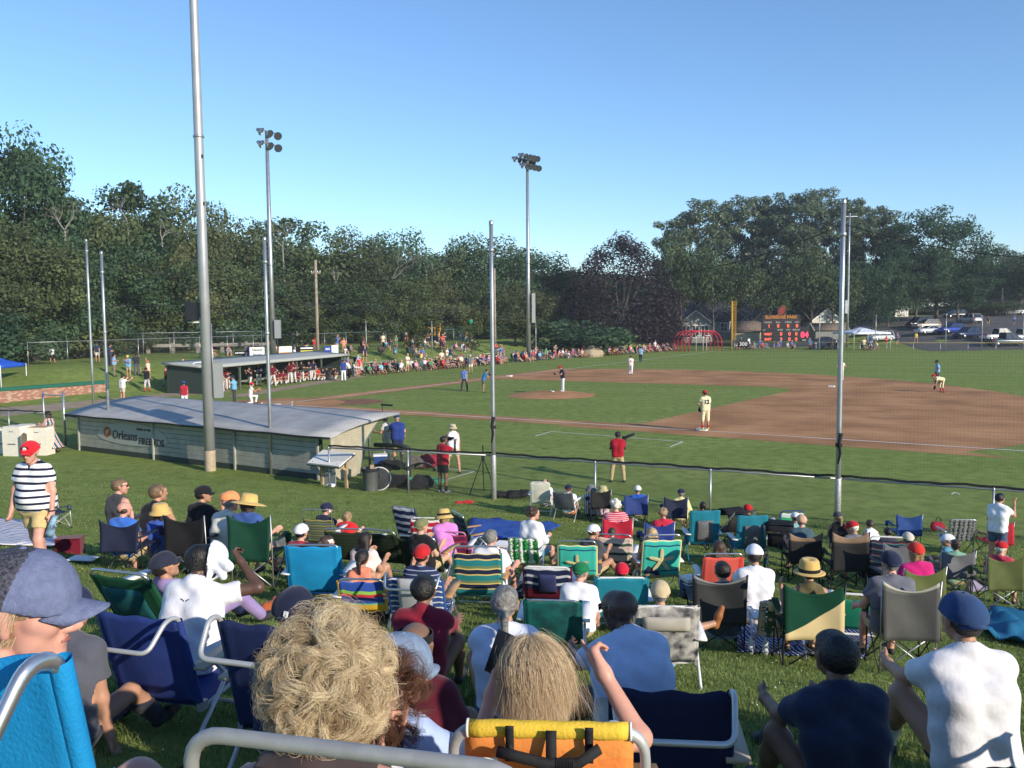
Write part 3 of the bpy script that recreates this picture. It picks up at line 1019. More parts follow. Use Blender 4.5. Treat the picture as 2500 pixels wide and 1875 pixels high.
KN = {'oak1': 'dark green oak', 'oak2': 'olive green oak', 'oak3': 'dark green oak with a high crown', 'loc1': 'bluish green locust tree', 'loc2': 'bluish green bushy locust tree', 'air': 'tall thin-crowned oak with open branches'}
def where_left(x):
	for lim, s in ((120, 'at the far left'), (260, 'left of the thin net poles'), (420, 'left of the big light pole'), (540, 'behind the big light pole'),
				   (700, 'around the six-lamp tower'), (860, 'right of the wooden utility pole'), (1060, 'behind the pale dead branches'), (1230, 'behind the centre net pole'), (1345, 'around the double-ring lamp tower'), (1500, 'behind the distant utility poles')):
		if x < lim:
			return s
	return 'at its right end'
front = [('loc1', 20, 320, 5.5), ('air', 15, 330, 5), ('oak2', 105, 455, 5.5), ('oak1', 150, 462, 5), ('oak1', 225, 470, 5), ('air', 300, 418, 4.2), ('oak3', 385, 470, 5), ('oak2', 440, 480, 5.5), ('oak2', 545, 515, 5.5), ('loc2', 610, 570, 5),
		 ('oak1', 665, 545, 5.5), ('air', 712, 512, 5.2), ('oak3', 770, 555, 5.5), ('oak2', 860, 568, 6), ('loc1', 965, 565, 6), ('oak1', 1050, 592, 6), ('loc2', 1130, 588, 6.5), ('loc1', 1190, 580, 7), ('loc2', 1265, 612, 7), ('loc1', 1318, 622, 7), ('oak2', 1370, 662, 7), ('oak1', 1425, 662, 7)]
for k, x, y, r in front:
	plant(k, x, y, LY(x) + random.uniform(0, 8), r * 1.18, f'{KN[k]} on the skyline {where_left(x)}', LG)
mid = []
for i in range(24):
	x = -60 + i * 62 + random.uniform(-20, 20)
	top = np.interp(x, [0, 200, 400, 600, 900, 1250, 1450], [560, 590, 600, 650, 665, 690, 720]) + random.uniform(-22, 25)
	k = random.choice(['oak1', 'oak2', 'loc1', 'loc2', 'oak2', 'oak1'])
	mid.append((k, x, top))
	plant(k, x, top, LY(x) - 7 + random.uniform(-2, 3), random.uniform(5.0, 6.4), f'{KN[k]} mid-wood {where_left(x)}', LG)
for i in range(16):
	x = -80 + i * 100
	top = np.interp(x, [0, 200, 400, 600, 900, 1250, 1450], [520, 530, 550, 620, 630, 660, 700])
	k = random.choice(['oak1', 'loc1', 'loc2'])
	plant(k, x, top, LY(x) + 18, 8.5, f'{KN[k]} deep in the wood {where_left(x)}', LG)
for i in range(30):
	x = -70 + i * 50 + random.uniform(-15, 15)
	top = 770 + random.uniform(-28, 26)
	k = random.choice(['bush1', 'bush2', 'bush2'])
	plant(k, x, top, LY(x) - 11 + random.uniform(-2, 2), random.uniform(2.8, 4.2), ('yellow green' if k == 'bush1' else 'dark green') + f' wood-edge bush {where_left(x)}', 'bushes along the edge of the wood', cat='bush')
for x, top, Y, r in ((715, 775, 88, 2.6), (960, 730, 96, 1.6), (1012, 775, 90, 1.3), (1030, 762, 104, 2.3), (1150, 790, 100, 1.1), (1255, 775, 118, 3.5), (1300, 780, 118, 3)):
	plant('young', x, top, Y, r, 'young yellow green tree on the third base bank ' + ('beside the traffic signals' if x > 900 and x < 1100 else where_left(x)), 'young trees on the third base bank')
plant('bush2', 1400, 775, 118, 7.5, 'wide dark bush beyond the crowd, right of the double-ring lamp tower', None, cat='bush')
plant('bush2', 1455, 800, 122, 5, 'low dark bush beyond the crowd at the foot of the copper beech', None, cat='bush')
plant('beech', 1518, 583, 148, 9.8, 'large dark purple copper beech behind the crowd', None)
plant('beech', 1600, 735, 150, 5.5, 'small purple leaved tree beside the red batting cage', None)
RG = 'tall trees behind the scoreboard'
right = [('pop3', 1665, 510, 6.0), ('pop1', 1715, 486, 5.6), ('pop2', 1770, 490, 5.2), ('pop1', 1822, 478, 5.6), ('pop2', 1880, 470, 5.4), ('pop3', 1905, 520, 5.5), ('pop1', 1960, 468, 5.8), ('pop1', 2012, 460, 5.6), ('pop2', 2065, 480, 5.2), ('pop1', 2100, 500, 5.0), ('pop2', 2150, 502, 5.0), ('pop3', 2185, 540, 5)]
rl = ['left-hand end, beside the copper beech', 'just right of its leaning neighbour', 'above the yellow foul pole', 'left of the scoreboard emblem', 'above the scoreboard', 'low gap above the scoreboard', 'right of the scoreboard', 'behind the tall net pole on its left', 'behind the tall net pole', 'just right of the slim floodlight pole', 'above the white canopy', 'beside the big maple']
for (k, x, y, r), s in zip(right, rl):
	plant(k, x, y, 177 + random.uniform(-3, 6), r * 1.1, 'tall poplar ' + s, RG)
for x, top, r, lab in ((1640, 600, 3.4, 'leafy tree leaning over the small purple tree'), (1925, 690, 4, 'leafy tree right behind the scoreboard'),
				  (2100, 640, 5, 'dark leafy tree above the white canopy'), (2130, 700, 4.5, 'low leafy tree right of the white canopy'), (2170, 640, 5, 'dark leafy tree above the white board fence'), (2020, 650, 5, 'dark leafy tree left of the right net pole')):
	plant('loc1' if x > 2000 else 'oak2', x, top, 156 + random.uniform(-2, 2), r, lab, RG)
for x, top, lab in ((1668, 560, 'high crowned tree before the white gable'), (1745, 600, 'high crowned tree before the long dark roof'), (1838, 620, 'high crowned tree over the tan shed'), (1905, 640, 'high crowned tree over the scoreboard'), (1985, 600, 'high crowned tree before the cream house'), (2035, 640, 'high crowned tree right of the cream house')):
	plant('oak3', x, top, 150, 4.6, lab, RG)
plant('maple', 2295, 490, 165, 9.6, 'broad dark maple above the parked cars', None, )
plant('maple', 2240, 590, 160, 6.8, 'dark leafy tree at the left foot of the broad maple', None)
plant('maple', 2345, 610, 162, 6.8, 'dark leafy tree at the right foot of the broad maple', None)
plant('maple', 2425, 615, 205, 8.5, 'far dark tree right of the broad maple', 'far trees at the right edge')
plant('maple', 2495, 585, 200, 10, 'far dark tree at the right edge of the view', 'far trees at the right edge')
plant('oak2', 2370, 740, 178, 5, 'small brownish tree behind the white hatchback', None)
plant('oak1', 2440, 735, 172, 4.5, 'round tree beside the far white car', None)
plant('oak1', 2540, 610, 190, 8, 'far dark tree beyond the right edge', 'far trees at the right edge')
for i, x in enumerate(range(1360, 2640, 70)):
	plant(['loc2', 'loc1', 'oak1'][i % 3], x, 662 if x < 1640 else 655, 232 + (i % 3) * 8, 12, 'distant woodland tree closing the horizon', 'distant woodland on the horizon')
	plant(['bush2', 'bush1'][i % 2], x + 30, 752 - (i % 4) * 6, 214, 8.5, 'tall dark shrub in front of the distant woodland', 'shrubs before the distant woodland', cat='bush')
for i, x in enumerate(range(1620, 2560, 58)):
	plant(['bush2', 'bush1'][i % 2], x, 790 - (i % 3) * 9, 186 if x > 2060 else 206, 5.5, 'shrub in the hedge behind the houses and the car park', 'hedge behind the car park', cat='bush')
def dead(px, ybase, ytop, Y, seed, label, depth=3, spread=.6):
	Y += 4
	t, b = spot(px, ytop, Y), spot(px, ybase, Y)
	g = gz1(b.x, b.y)
	rng = np.random.default_rng(seed)
	e = empty('dead_tree', (b.x, b.y, g), 0, label, 'tree', 'pale dead trees in the wood')
	mb = MB(); mb.tube([(0, 0, -.2), (.1, 0, (b.z - g) * .6), (0, 0, b.z - g)], .12, 7, r1=.09); mb.build('trunk', DEADWOOD, e)
	mb = MB()
	for k in range(3):
		branchy(mb, Vector((0, 0, b.z - g - .1)), Vector((rng.normal() * .7, 0, 1)).normalized(), (t.z - b.z) * .62, .075, depth, rng, spread)
	mb.build('branches', DEADWOOD, e)
dead(952, 690, 600, LY(950) - 12, 3, 'pale dead tree with many bare branches right of the wooden utility pole')
dead(158, 560, 500, LY(150) - 11, 5, 'pale dead limbs above the leftmost woods')
dead(312, 545, 478, LY(300) - 8, 8, 'pale forked dead limb left of the big light pole', 2)
dead(690, 600, 540, LY(690) - 8, 12, 'pale forked limb beside the six-lamp tower')
dead(820, 690, 640, LY(820) - 12, 21, 'short broken dead trunk right of the wooden utility pole', 1)
dead(395, 580, 540, LY(390) - 10, 23, 'thin dead limb just left of the big light pole', 2)
dead(250, 790, 735, LY(250) - 13, 29, 'low crooked dead limb behind the thin net poles', 2)
dead(1040, 660, 615, LY(1040) - 8, 31, 'single dead limb left of the centre net pole', 1)
# == PEOPLE: smooth bodies from blended tapered capsules, meshed by surface nets
_EDG = [(0, 1), (2, 3), (4, 5), (6, 7), (0, 2), (1, 3), (4, 6), (5, 7), (0, 4), (1, 5), (2, 6), (3, 7)]
_CO = np.array([[(i & 1), (i >> 1) & 1, (i >> 2) & 1] for i in range(8)], np.float32)
def surfnet(D, o, vox, Lb=None):
	S = D < 0
	nx, ny, nz = D.shape
	c = np.zeros((nx - 1, ny - 1, nz - 1), np.uint8)
	sl = [(slice(a, nx - 1 + a), slice(b, ny - 1 + b), slice(e, nz - 1 + e)) for e in (0, 1) for b in (0, 1) for a in (0, 1)]
	for s in sl:
		c += S[s]
	act = (c > 0) & (c < 8)
	I = np.argwhere(act)
	if len(I) == 0:
		return None
	vals = np.stack([D[I[:, 0] + int(k[0]), I[:, 1] + int(k[1]), I[:, 2] + int(k[2])] for k in _CO], 1)
	pos = np.zeros((len(I), 3), np.float32)
	cnt = np.zeros(len(I), np.float32)
	for a, b in _EDG:
		va, vb = vals[:, a], vals[:, b]
		m = (va < 0) != (vb < 0)
		t = np.where(m, va / np.where(m, va - vb, 1), 0)
		pos += np.where(m[:, None], _CO[a] + (_CO[b] - _CO[a]) * t[:, None], 0)
		cnt += m
	V = (I + pos / cnt[:, None]) * vox + np.asarray(o)
	ix = np.full(act.shape, -1, np.int32)
	ix[act] = np.arange(len(I))
	Q = []
	for ax in range(3):
		a = [slice(1, n - 1) for n in D.shape]
		p = list(a); p[ax] = slice(0, D.shape[ax] - 1)
		q = list(a); q[ax] = slice(1, D.shape[ax])
		s0, s1 = S[tuple(p)], S[tuple(q)]
		ch = np.argwhere(s0 != s1)
		if len(ch) == 0:
			continue
		fl = s0[tuple(ch.T)]
		base = ch.copy()
		u, v = (ax + 1) % 3, (ax + 2) % 3
		base[:, u] += 1
		base[:, v] += 1
		def cell(du, dv):
			k = base.copy()
			k[:, u] -= du
			k[:, v] -= dv
			return ix[tuple(k.T)]
		f = np.stack([cell(1, 1), cell(0, 1), cell(0, 0), cell(1, 0)], 1)
		f[~fl] = f[~fl][:, ::-1]
		Q.append(f)
	Fq = np.concatenate(Q)
	Fq = Fq[(Fq >= 0).all(1)]
	lab = None
	if Lb is not None:
		lab = np.min(np.stack([np.where(S[I[:, 0] + int(k[0]), I[:, 1] + int(k[1]), I[:, 2] + int(k[2])], Lb[I[:, 0] + int(k[0]), I[:, 1] + int(k[1]), I[:, 2] + int(k[2])], 99) for k in _CO], 1), 1)
	return V, Fq, lab
def sdf(prims, vox, k=.03, cuts=(), fold=None, label=False):
	"""prims: (a, b, ra, rb[, label]) tapered capsules, smoothly joined; cuts: functions(X,Y,Z)->distance, positive where removed"""
	A = np.array([[*p[0], *p[1]] for p in prims], np.float32)
	rm = np.array([max(p[2], p[3]) for p in prims], np.float32)
	lo = np.minimum(A[:, :3], A[:, 3:]) - rm[:, None]
	hi = np.maximum(A[:, :3], A[:, 3:]) + rm[:, None]
	o = lo.min(0) - 2.5 * vox - .01
	n = np.ceil((hi.max(0) + 2.5 * vox + .01 - o) / vox).astype(int) + 1
	D = np.full(n, .5, np.float32)
	if label:
		Lb = np.full(n, 0, np.uint8)
		Bst = np.full(n, 9., np.float32)
	gx_, gy_, gz_ = (o[i] + vox * np.arange(n[i], dtype=np.float32) for i in range(3))
	for p, l, h in zip(prims, lo, hi):
		m = k + 1.6 * vox
		i0 = np.maximum(((l - m - o) / vox).astype(int), 0)
		i1 = np.minimum(((h + m - o) / vox).astype(int) + 2, n)
		s = tuple(slice(a, b) for a, b in zip(i0, i1))
		X, Y, Z = gx_[s[0]][:, None, None], gy_[s[1]][None, :, None], gz_[s[2]][None, None, :]
		a, b = np.asarray(p[0], np.float32), np.asarray(p[1], np.float32)
		e = b - a
		L2 = float(e @ e)
		px, py, pz = X - a[0], Y - a[1], Z - a[2]
		if L2 > 1e-9:
			t = np.clip((px * e[0] + py * e[1] + pz * e[2]) / L2, 0, 1)
			d = np.sqrt((px - e[0] * t) ** 2 + (py - e[1] * t) ** 2 + (pz - e[2] * t) ** 2) - (p[2] + (p[3] - p[2]) * t)
		else:
			d = np.sqrt(px * px + py * py + pz * pz) - p[2]
		cur = D[s]
		if label:
			w = d < Bst[s]
			Bst[s] = np.where(w, d, Bst[s])
			Lb[s] = np.where(w, p[4], Lb[s])
		kp = p[5] if len(p) > 5 else k
		hh = np.maximum(kp - np.abs(cur - d), 0) / kp
		D[s] = np.minimum(cur, d) - hh * hh * kp * .25
	X, Y, Z = gx_[:, None, None], gy_[None, :, None], gz_[None, None, :]
	if fold:
		D += fold(X, Y, Z)
	for c in cuts:
		D = np.maximum(D, c(X, Y, Z))
	return surfnet(D, o, vox, Lb if label else None)
def vadd(a, b, s=1.0):
	return np.asarray(a, float) + np.asarray(b, float) * s
def unit(v):
	v = np.asarray(v, float)
	return v / (np.linalg.norm(v) + 1e-9)
def rotv(v, ax, an):
	return np.array(Matrix.Rotation(an, 3, Vector(ax)) @ Vector(v))
class Rig:
	"""joint positions of one figure in its own frame (facing +y), from limb directions"""
	def __init__(s, scale=1.0, pelvis=(0, 0, .93), lean=0.0, twist=0.0, side=0.0, head_yaw=0.0, head_pitch=0.0, head_roll=0.0,
				 la=((-.2, .1, -1), (-.1, .4, -1)), ra=((.2, .1, -1), (.1, .4, -1)), ll=((-.06, 0, -1), (-.02, -.05, -1)), rl=((.06, 0, -1), (.02, -.05, -1)), fat=1.0, slouch=.12):
		s.k = k = scale
		s.fat = fat
		s.P = P = np.asarray(pelvis, float)
		up = np.array([math.sin(side), math.sin(lean), math.cos(lean)])
		s.up = up = unit(up)
		up2 = unit(rotv(up, (1, 0, 0), -slouch))
		s.up2 = up2
		x = rotv((1, 0, 0), (0, 0, 1), twist)
		s.x = x = unit(x - up * (x @ up))
		s.f = f = np.cross(up, x) * 1.0
		s.chest = P + up * .34 * k
		s.top = s.chest + up2 * .155 * k           # shoulder line
		s.neck0 = s.top + up2 * .035 * k
		nk = unit(up2 * .8 + np.array([0, 0, .35]) + f * .10)
		s.neck1 = s.neck0 + nk * .078 * k
		hx = rotv((1, 0, 0), (0, 0, 1), twist + head_yaw)
		hf = np.cross((0, 0, 1), hx)
		hf = rotv(hf, hx, head_pitch)
		hu = np.cross(hx, hf)
		if head_roll:
			hx, hu = rotv(hx, hf, head_roll), rotv(hu, hf, head_roll)
		s.hx, s.hf, s.hu = hx, hf, hu
		s.H = s.neck1 + hu * .095 * k + hf * .028 * k
		s.arms = []
		for sg, (u, w) in ((-1, la), (1, ra)):
			S = s.top + x * (.172 * sg * k * (1 + (fat - 1) * .35)) - up2 * .01 * k
			E = S + unit(u) * .285 * k
			Wr = E + unit(w) * .255 * k
			s.arms.append((S, E, Wr, unit(w)))
		s.legs = []
		for sg, (u, w) in ((-1, ll), (1, rl)):
			Hp = P + x * (.092 * sg * k)
			K = Hp + unit(u) * .42 * k
			A = K + unit(w) * .41 * k
			s.legs.append((Hp, K, A, unit(w), unit(u)))
	def toe(s, i):
		Hp, K, A, w, u = s.legs[i]
		d = np.array([w[0] * .2, 0, 0]) + s.f * 1.0
		d = np.array([d[0], d[1], 0])
		if abs(w[2]) < .55:
			d = np.array([w[0] * .3, w[1] * .3, .9])
		return unit(d)
	def hp(s, x, y, z):
		return s.H + (s.hx * x + s.hf * y + s.hu * z) * s.k
	def torso(s, g=0.0, lab=1, hips=True):
		k, f = s.k, s.fat
		x, up, P = s.x, s.up, s.P
		o = []
		r = lambda v: v * k + g
		if hips:
			o.append((P - x * .075 * k, P + x * .075 * k, r(.118 * f), r(.118 * f), lab))
		w = P + up * .17 * k
		o.append((w - x * .07 * k * f - s.f * -.012 * k, w + x * .07 * k * f - s.f * -.012 * k, r(.105 * f), r(.105 * f), lab))
		o.append((s.chest - x * .085 * k * (1 + (f - 1) * .5), s.chest + x * .085 * k * (1 + (f - 1) * .5), r(.112 * (1 + (f - 1) * .6)), r(.112 * (1 + (f - 1) * .6)), lab))
		for sg in (-1, 1):
			o.append((P + x * sg * .078 * k * f + up * .06 * k, s.chest + x * sg * .088 * k, r(.104 * f), r(.108 * (1 + (f - 1) * .6)), lab))
			o.append((s.chest + x * sg * .085 * k, s.top + x * sg * .10 * k - s.up2 * .03 * k, r(.108), r(.072), lab))
		if f > 1.08:
			o.append((P + up * .12 * k + s.f * .05 * k * f, P + up * .2 * k + s.f * .04 * k * f, r(.12 * f), r(.11 * f), lab))
		o.append((s.top - x * .125 * k - s.up2 * .03 * k, s.top + x * .125 * k - s.up2 * .03 * k, r(.072), r(.072), lab))
		o.append((s.top - x * .10 * k, s.neck0 + s.up2 * .02 * k - s.f * .015 * k, r(.055), r(.052), lab))
		o.append((s.top + x * .10 * k, s.neck0 + s.up2 * .02 * k - s.f * .015 * k, r(.055), r(.052), lab))
		return o
	def head(s, fine=True, lab=0):
		k, h = s.k, s.hp
		o = [(s.neck0, s.neck1, .054 * k, .052 * k, lab),
			 (h(0, -.035, .028), h(0, .028, .03), .083 * k, .08 * k, lab),
			 (h(0, .048, .03), h(0, .05, -.035), .056 * k, .050 * k, lab),
			 (h(-.03, .04, -.055), h(0, .070, -.09), .040 * k, .028 * k, lab), (h(.03, .04, -.055), h(0, .070, -.09), .040 * k, .028 * k, lab)]
		if not fine:
			return o + [(h(0, .106, .008), h(0, .124, -.034), .010 * k, .017 * k, lab)]
		q = lambda *a: (*a, lab, .010)
		for g in (-1, 1):
			o += [q(h(.086 * g, -.012, .020), h(.083 * g, -.004, -.030), .019 * k, .012 * k), q(h(.016 * g, .098, .030), h(.052 * g, .084, .030), .013 * k, .012 * k),
				  q(h(.040 * g, .072, -.022), h(.054 * g, .05, -.01), .026 * k, .026 * k), q(h(0, .116, -.036), h(.014 * g, .108, -.036), .010 * k, .009 * k)]
		o += [q(h(0, .104, .02), h(0, .130, -.028), .008 * k, .0125 * k), q(h(-.018, .098, -.060), h(.018, .098, -.060), .009 * k, .009 * k), q(h(-.014, .096, -.071), h(.014, .096, -.071), .0095 * k, .0095 * k), q(h(-.008, .088, -.098), h(.008, .088, -.098), .018 * k, .018 * k)]
		return o
	def arm(s, i, lab=0, hand='open', vox=.02):
		S, E, Wr, w = s.arms[i]
		k = s.k
		o = [(S, E, .050 * k, .041 * k, lab), (E, Wr, .041 * k, .027 * k, lab)]
		sg = -1 if i == 0 else 1
		n = unit(np.cross(w, s.x * sg + s.f * .3))       # across the palm
		up = np.cross(n, w)
		pc = Wr + w * .085 * k
		o += [(Wr + n * .012 * k, pc + n * .026 * k, .022 * k, .019 * k, lab), (Wr - n * .012 * k, pc - n * .026 * k, .022 * k, .019 * k, lab)]
		fr = max(.0088 * k, vox * .75)
		kf = .006 if vox < .011 else .014
		lens = [.062, .078, .074, .055]
		for q in range(4):
			b = pc + n * (.036 - .024 * q) * k
			c1 = {'open': .25, 'relax': .7, 'fist': 1.9, 'point': .05 if q == 0 else 1.9}[hand]
			d1 = unit(w * math.cos(c1 * .6) + up * math.sin(c1 * .6) * sg)
			d2 = unit(w * math.cos(c1 * 1.3) + up * math.sin(c1 * 1.3) * sg)
			m = b + d1 * lens[q] * .55 * k
			o += [(b, m, fr, fr, lab, kf), (m, m + d2 * lens[q] * .5 * k, fr, fr * .85, lab, kf)]
		tb = Wr + w * .03 * k + n * .024 * k
		td = unit(w * .75 + n * .6 + up * sg * .25)
		o += [(tb, tb + td * .045 * k, fr * 1.25, fr * 1.1, lab, kf), (tb + td * .045 * k, tb + td * .045 * k + unit(td + w * .5) * .032 * k, fr * 1.1, fr * .9, lab, kf)]
		return o
	def leg(s, i, lab=0, foot=True):
		Hp, K, A, w, u = s.legs[i]
		k, f = s.k, 1 + (s.fat - 1) * .6
		o = [(Hp, K, .086 * k * f, .056 * k * f, lab), (K, vadd(K, w, .16 * k), .055 * k * f, .056 * k * f, lab), (vadd(K, w, .16 * k), A, .054 * k * f, .036 * k, lab)]
		if foot:
			t = s.toe(i)
			hl = vadd(A, w, .045 * k)
			o += [(vadd(hl, t, -.035 * k), vadd(hl, t, .08 * k), .034 * k, .036 * k, lab), (vadd(hl, t, .08 * k), vadd(vadd(hl, t, .165 * k), w, .012 * k), .038 * k, .026 * k, lab)]
		return o
def folds(amp, seed, k=1.0):
	r = random.Random(seed)
	a = [r.uniform(-9, 9) for _ in range(9)]
	p = [r.uniform(0, 6) for _ in range(6)]
	def f(X, Y, Z):
		q = np.sin(a[0] * X + a[1] * Y + 26 * Z + p[0] + 2.0 * np.sin(7 * X + p[3]))
		w = np.sin(15 * X + a[2] * Y + 11 * Z + p[1] + 1.5 * np.sin(9 * Z + p[4]))
		e = np.sin(41 * X + 33 * Y + 38 * Z + p[2])
		return amp * (q * .6 + w * .6 + e * .35)
	return f
def plane(p, n):
	p, n = np.asarray(p, float), unit(n)
	return lambda X, Y, Z: (X - p[0]) * n[0] + (Y - p[1]) * n[1] + (Z - p[2]) * n[2]
def limbcut(c, d, rad, length):
	"""removes what lies past c along d, near the limb's own line only"""
	def f(X, Y, Z):
		x, y, z = X - c[0], Y - c[1], Z - c[2]
		t = x * d[0] + y * d[1] + z * d[2]
		q = np.sqrt(np.maximum(x * x + y * y + z * z - t * t, 0))
		return np.minimum(np.minimum(t, rad - q), length - t)
	return f
SKINS = {'fair': mat('skin_fair', (.56, .33, .235), .55, var=.08, scale=9, spec=.35), 'tan': mat('skin_tanned', (.45, .24, .155), .5, var=.1, scale=9, spec=.35),
		 'pink': mat('skin_ruddy', (.60, .31, .23), .5, var=.12, scale=9, spec=.4), 'dark': mat('skin_dark', (.10, .055, .038), .45, var=.12, scale=9, spec=.45), 'brown': mat('skin_brown', (.22, .12, .075), .5, var=.1, scale=9)}
HAIRC = {'brown': (.055, .032, .018), 'dark': (.018, .012, .010), 'black': (.010, .009, .009), 'blond': (.42, .30, .15), 'grey': (.20, .19, .175), 'white': (.68, .64, .54), 'auburn': (.09, .038, .018), 'lightbrown': (.16, .098, .05), 'sandy': (.30, .20, .10)}
def hair_mat(c):
	v = HAIRC[c]
	n = 'hair_' + c
	if n in _M:
		return _M[n]
	m = mat(n, v, .5, var=.45, scale=36, bump=.9, bscale=70, spec=.5)
	return m
EYEW = mat('eye_white', (.75, .74, .7), .3)
EYED = mat('eye_dark', (.02, .015, .012), .2)
LENS = mat('sunglass_lens', (.012, .012, .014), .12, spec=.7)
RUBBER = mat('shoe_rubber', (.03, .03, .03), .7)
def sdf_obj(name, res, m, parent=None):
	if res is None:
		return None
	V, F, _ = res
	return link(name, np_mesh(name, V, F), m, parent)
def brim_mesh(rig, z, r, length, width, drop, back=False, thick=.006, pitch=.0):
	"""curved cap peak in head coordinates"""
	k = -1 if back else 1
	rows = []
	for i in range(6):
		t = i / 5
		row = []
		for j in range(9):
			a = (j / 8 - .5) * 2
			x = a * width * (1 - .25 * t * t * abs(a))
			y0 = math.sqrt(max(0, r * r - x * x * .9)) * .99
			y = y0 + length * t * math.sqrt(max(0, 1 - .82 * a * a))
			zz = z - drop * t - .028 * a * a - pitch * t
			row.append(rig.hp(x, y * k, zz))
		rows.append(row)
	mb = MB()
	mb.sheet(rows, thick)
	return mb
class Person:
	def __init__(s, loc, yaw, rig, skin='fair', vox=.014, label='', group=None, cat='person'):
		s.rig, s.vox, s.label = rig, vox, label
		s.yaw, s.loc = yaw, loc
		s.fine = vox < .02
		s.skin = SKINS[skin]
		s.hands = ['relax', 'relax']
		s.group, s.cat = group, cat
		s.seed = hash(label) % 1000 if False else sum(map(ord, label)) % 997
	def body(s, hide_torso=False, hand_l='relax', hand_r='relax', face=True):
		r = s.rig
		pr = r.torso() + r.head(s.fine) + r.arm(0, hand=hand_l, vox=s.vox) + r.arm(1, hand=hand_r, vox=s.vox) + r.leg(0) + r.leg(1)
		s.root = sdf_obj('person', sdf(pr, s.vox, .028 * r.k), s.skin)
		s.root.location = s.loc
		s.root.rotation_euler = (0, 0, s.yaw)
		tag(s.root, s.label, s.cat, s.group)
		if face and s.vox < .016:
			for sg in (-1, 1):
				mb = MB()
				mb.lathe([(0, .011), (.008, .008), (.0115, 0), (.008, -.008), (0, -.011)], 10)
				o = mb.build('eye', EYEW, s.root, r.hp(.033 * sg, .1045, .006))
				mb = MB()
				mb.lathe([(0, .012), (.005, .0105), (.0058, .009)], 8, M=Matrix.Rotation(R(-90), 3, 'X'))
				mb.build('iris', EYED, o)
				o.rotation_euler = (0, 0, math.atan2(-r.hf[0], r.hf[1]))
			mb = MB()
			mb.tube([r.hp(x, .1115 - abs(x) * .35, -.064 + abs(x) * .08) for x in (-.026, -.013, 0, .013, .026)], .0042 * r.k, 6)
			mb.build('lips', mat('lips', (.36, .13, .11), .5), s.root)
		return s
	def shirt(s, m, sleeve='short', hem=.05, g=.012, name='shirt', collar=None, low=0.0, fold=.0055):
		r, k = s.rig, s.rig.k
		pr = [p[:4] for p in r.torso(g)]
		if sleeve != 'none':
			for i in range(2):
				S, E, Wr, w = r.arms[i]
				if sleeve == 'short':
					pr.append((S, S + (E - S) * .52, .060 * k + g * .6, .062 * k + g))
				elif sleeve == 'long':
					pr += [(S, E, .058 * k + g * .5, .046 * k + g), (E, E + (Wr - E) * .93, .046 * k + g, .033 * k + g)]
		cuts = [plane(r.P - r.up * hem * k, -r.up)]
		nb = r.neck0 + r.up2 * (.02 - low) * k
		cuts.append(lambda X, Y, Z: -(np.sqrt((X - nb[0]) ** 2 + (Y - nb[1] - .01) ** 2 + (Z - nb[2] - .02) ** 2) - .068 * k))
		if sleeve == 'short':
			for i in range(2):
				S, E, _, _ = r.arms[i]
				d = unit(E - S)
				c = S + d * .165 * k
				cuts.append(limbcut(c, d, .078 * k, .13 * k))
		if sleeve == 'none':
			for i in range(2):
				S = r.arms[i][0]
				c = S + r.x * (-.02 if i else .02) * k * -1
				cuts.append(lambda X, Y, Z, c=c: .078 * k - np.sqrt((X - c[0]) ** 2 + (Y - c[1]) ** 2 + (Z - c[2]) ** 2 * .6))
		o = sdf_obj(name, sdf(pr, s.vox, .05 * k, cuts, folds(fold, s.seed)), m, s.root)
		if collar:
			mb = MB()
			c = r.neck0 + r.up2 * .012 * k + r.f * .004
			t1, t2 = r.x, np.cross(r.up2, r.x)
			rows = [[c + (t1 * math.cos(a) + t2 * math.sin(a)) * rr * k * (1.0) + r.up2 * zz * k - r.up2 * .03 * k * max(0, math.sin(a)) for a in [2 * math.pi * q / 24 + .0 for q in range(25)]] for rr, zz in ((.062, .032), (.07, .036), (.088, -.012))]
			mb.sheet(rows, .003)
			mb.build('collar', collar, o)
		return o
	def legs(s, m, length=.62, g=.013, name='shorts', waist=.04, flare=.012, fold=.003):
		"""length: 0.62 shorts, 1.9 long trousers (share of thigh, then shin)"""
		r, k = s.rig, s.rig.k
		f = 1 + (r.fat - 1) * .6
		pr = [(r.P - r.x * .075 * k, r.P + r.x * .075 * k, .118 * k * r.fat + g * .8, .118 * k * r.fat + g * .8)]
		cuts = [plane(r.P + r.up * waist * k, r.up)]
		for i in range(2):
			Hp, K, A, w, u = r.legs[i]
			if length <= 1:
				E = Hp + (K - Hp) * length
				rr = (.086 + (.056 - .086) * length) * k * f
				pr.append((Hp, E, .088 * k * f + g * .8, rr + g + flare))
				d = unit(K - Hp)
				c = Hp + d * (.42 * k * length)
				cuts.append(limbcut(c, d, .115 * k * f, .2 * k))
			else:
				E = K + (A - K) * (length - 1)
				pr += [(Hp, K, .088 * k * f + g * .8, .060 * k * f + g), (K, E, .060 * k * f + g, .046 * k + g)]
		return sdf_obj(name, sdf(pr, s.vox, .03 * k, cuts, folds(fold, s.seed + 5)), m, s.root)
	def shoes(s, m, sock=None):
		r, k = s.rig, s.rig.k
		for i in range(2):
			Hp, K, A, w, u = r.legs[i]
			t = r.toe(i)
			hl = vadd(A, w, .045 * k)
			g = .007
			pr = [(vadd(hl, t, -.038 * k), vadd(hl, t, .08 * k), .034 * k + g, .036 * k + g), (vadd(hl, t, .08 * k), vadd(vadd(hl, t, .175 * k), w, .012 * k), .038 * k + g, .026 * k + g)]
			sdf_obj('shoe', sdf(pr, s.vox, .02), m, s.root)
			if sock:
				E = A + (K - A) * (sock[1])
				sdf_obj('sock', sdf([(vadd(A, w, .02 * k), E, .042 * k, .05 * k * (1 if sock[1] < .5 else 1.1))], s.vox, .02), sock[0], s.root)
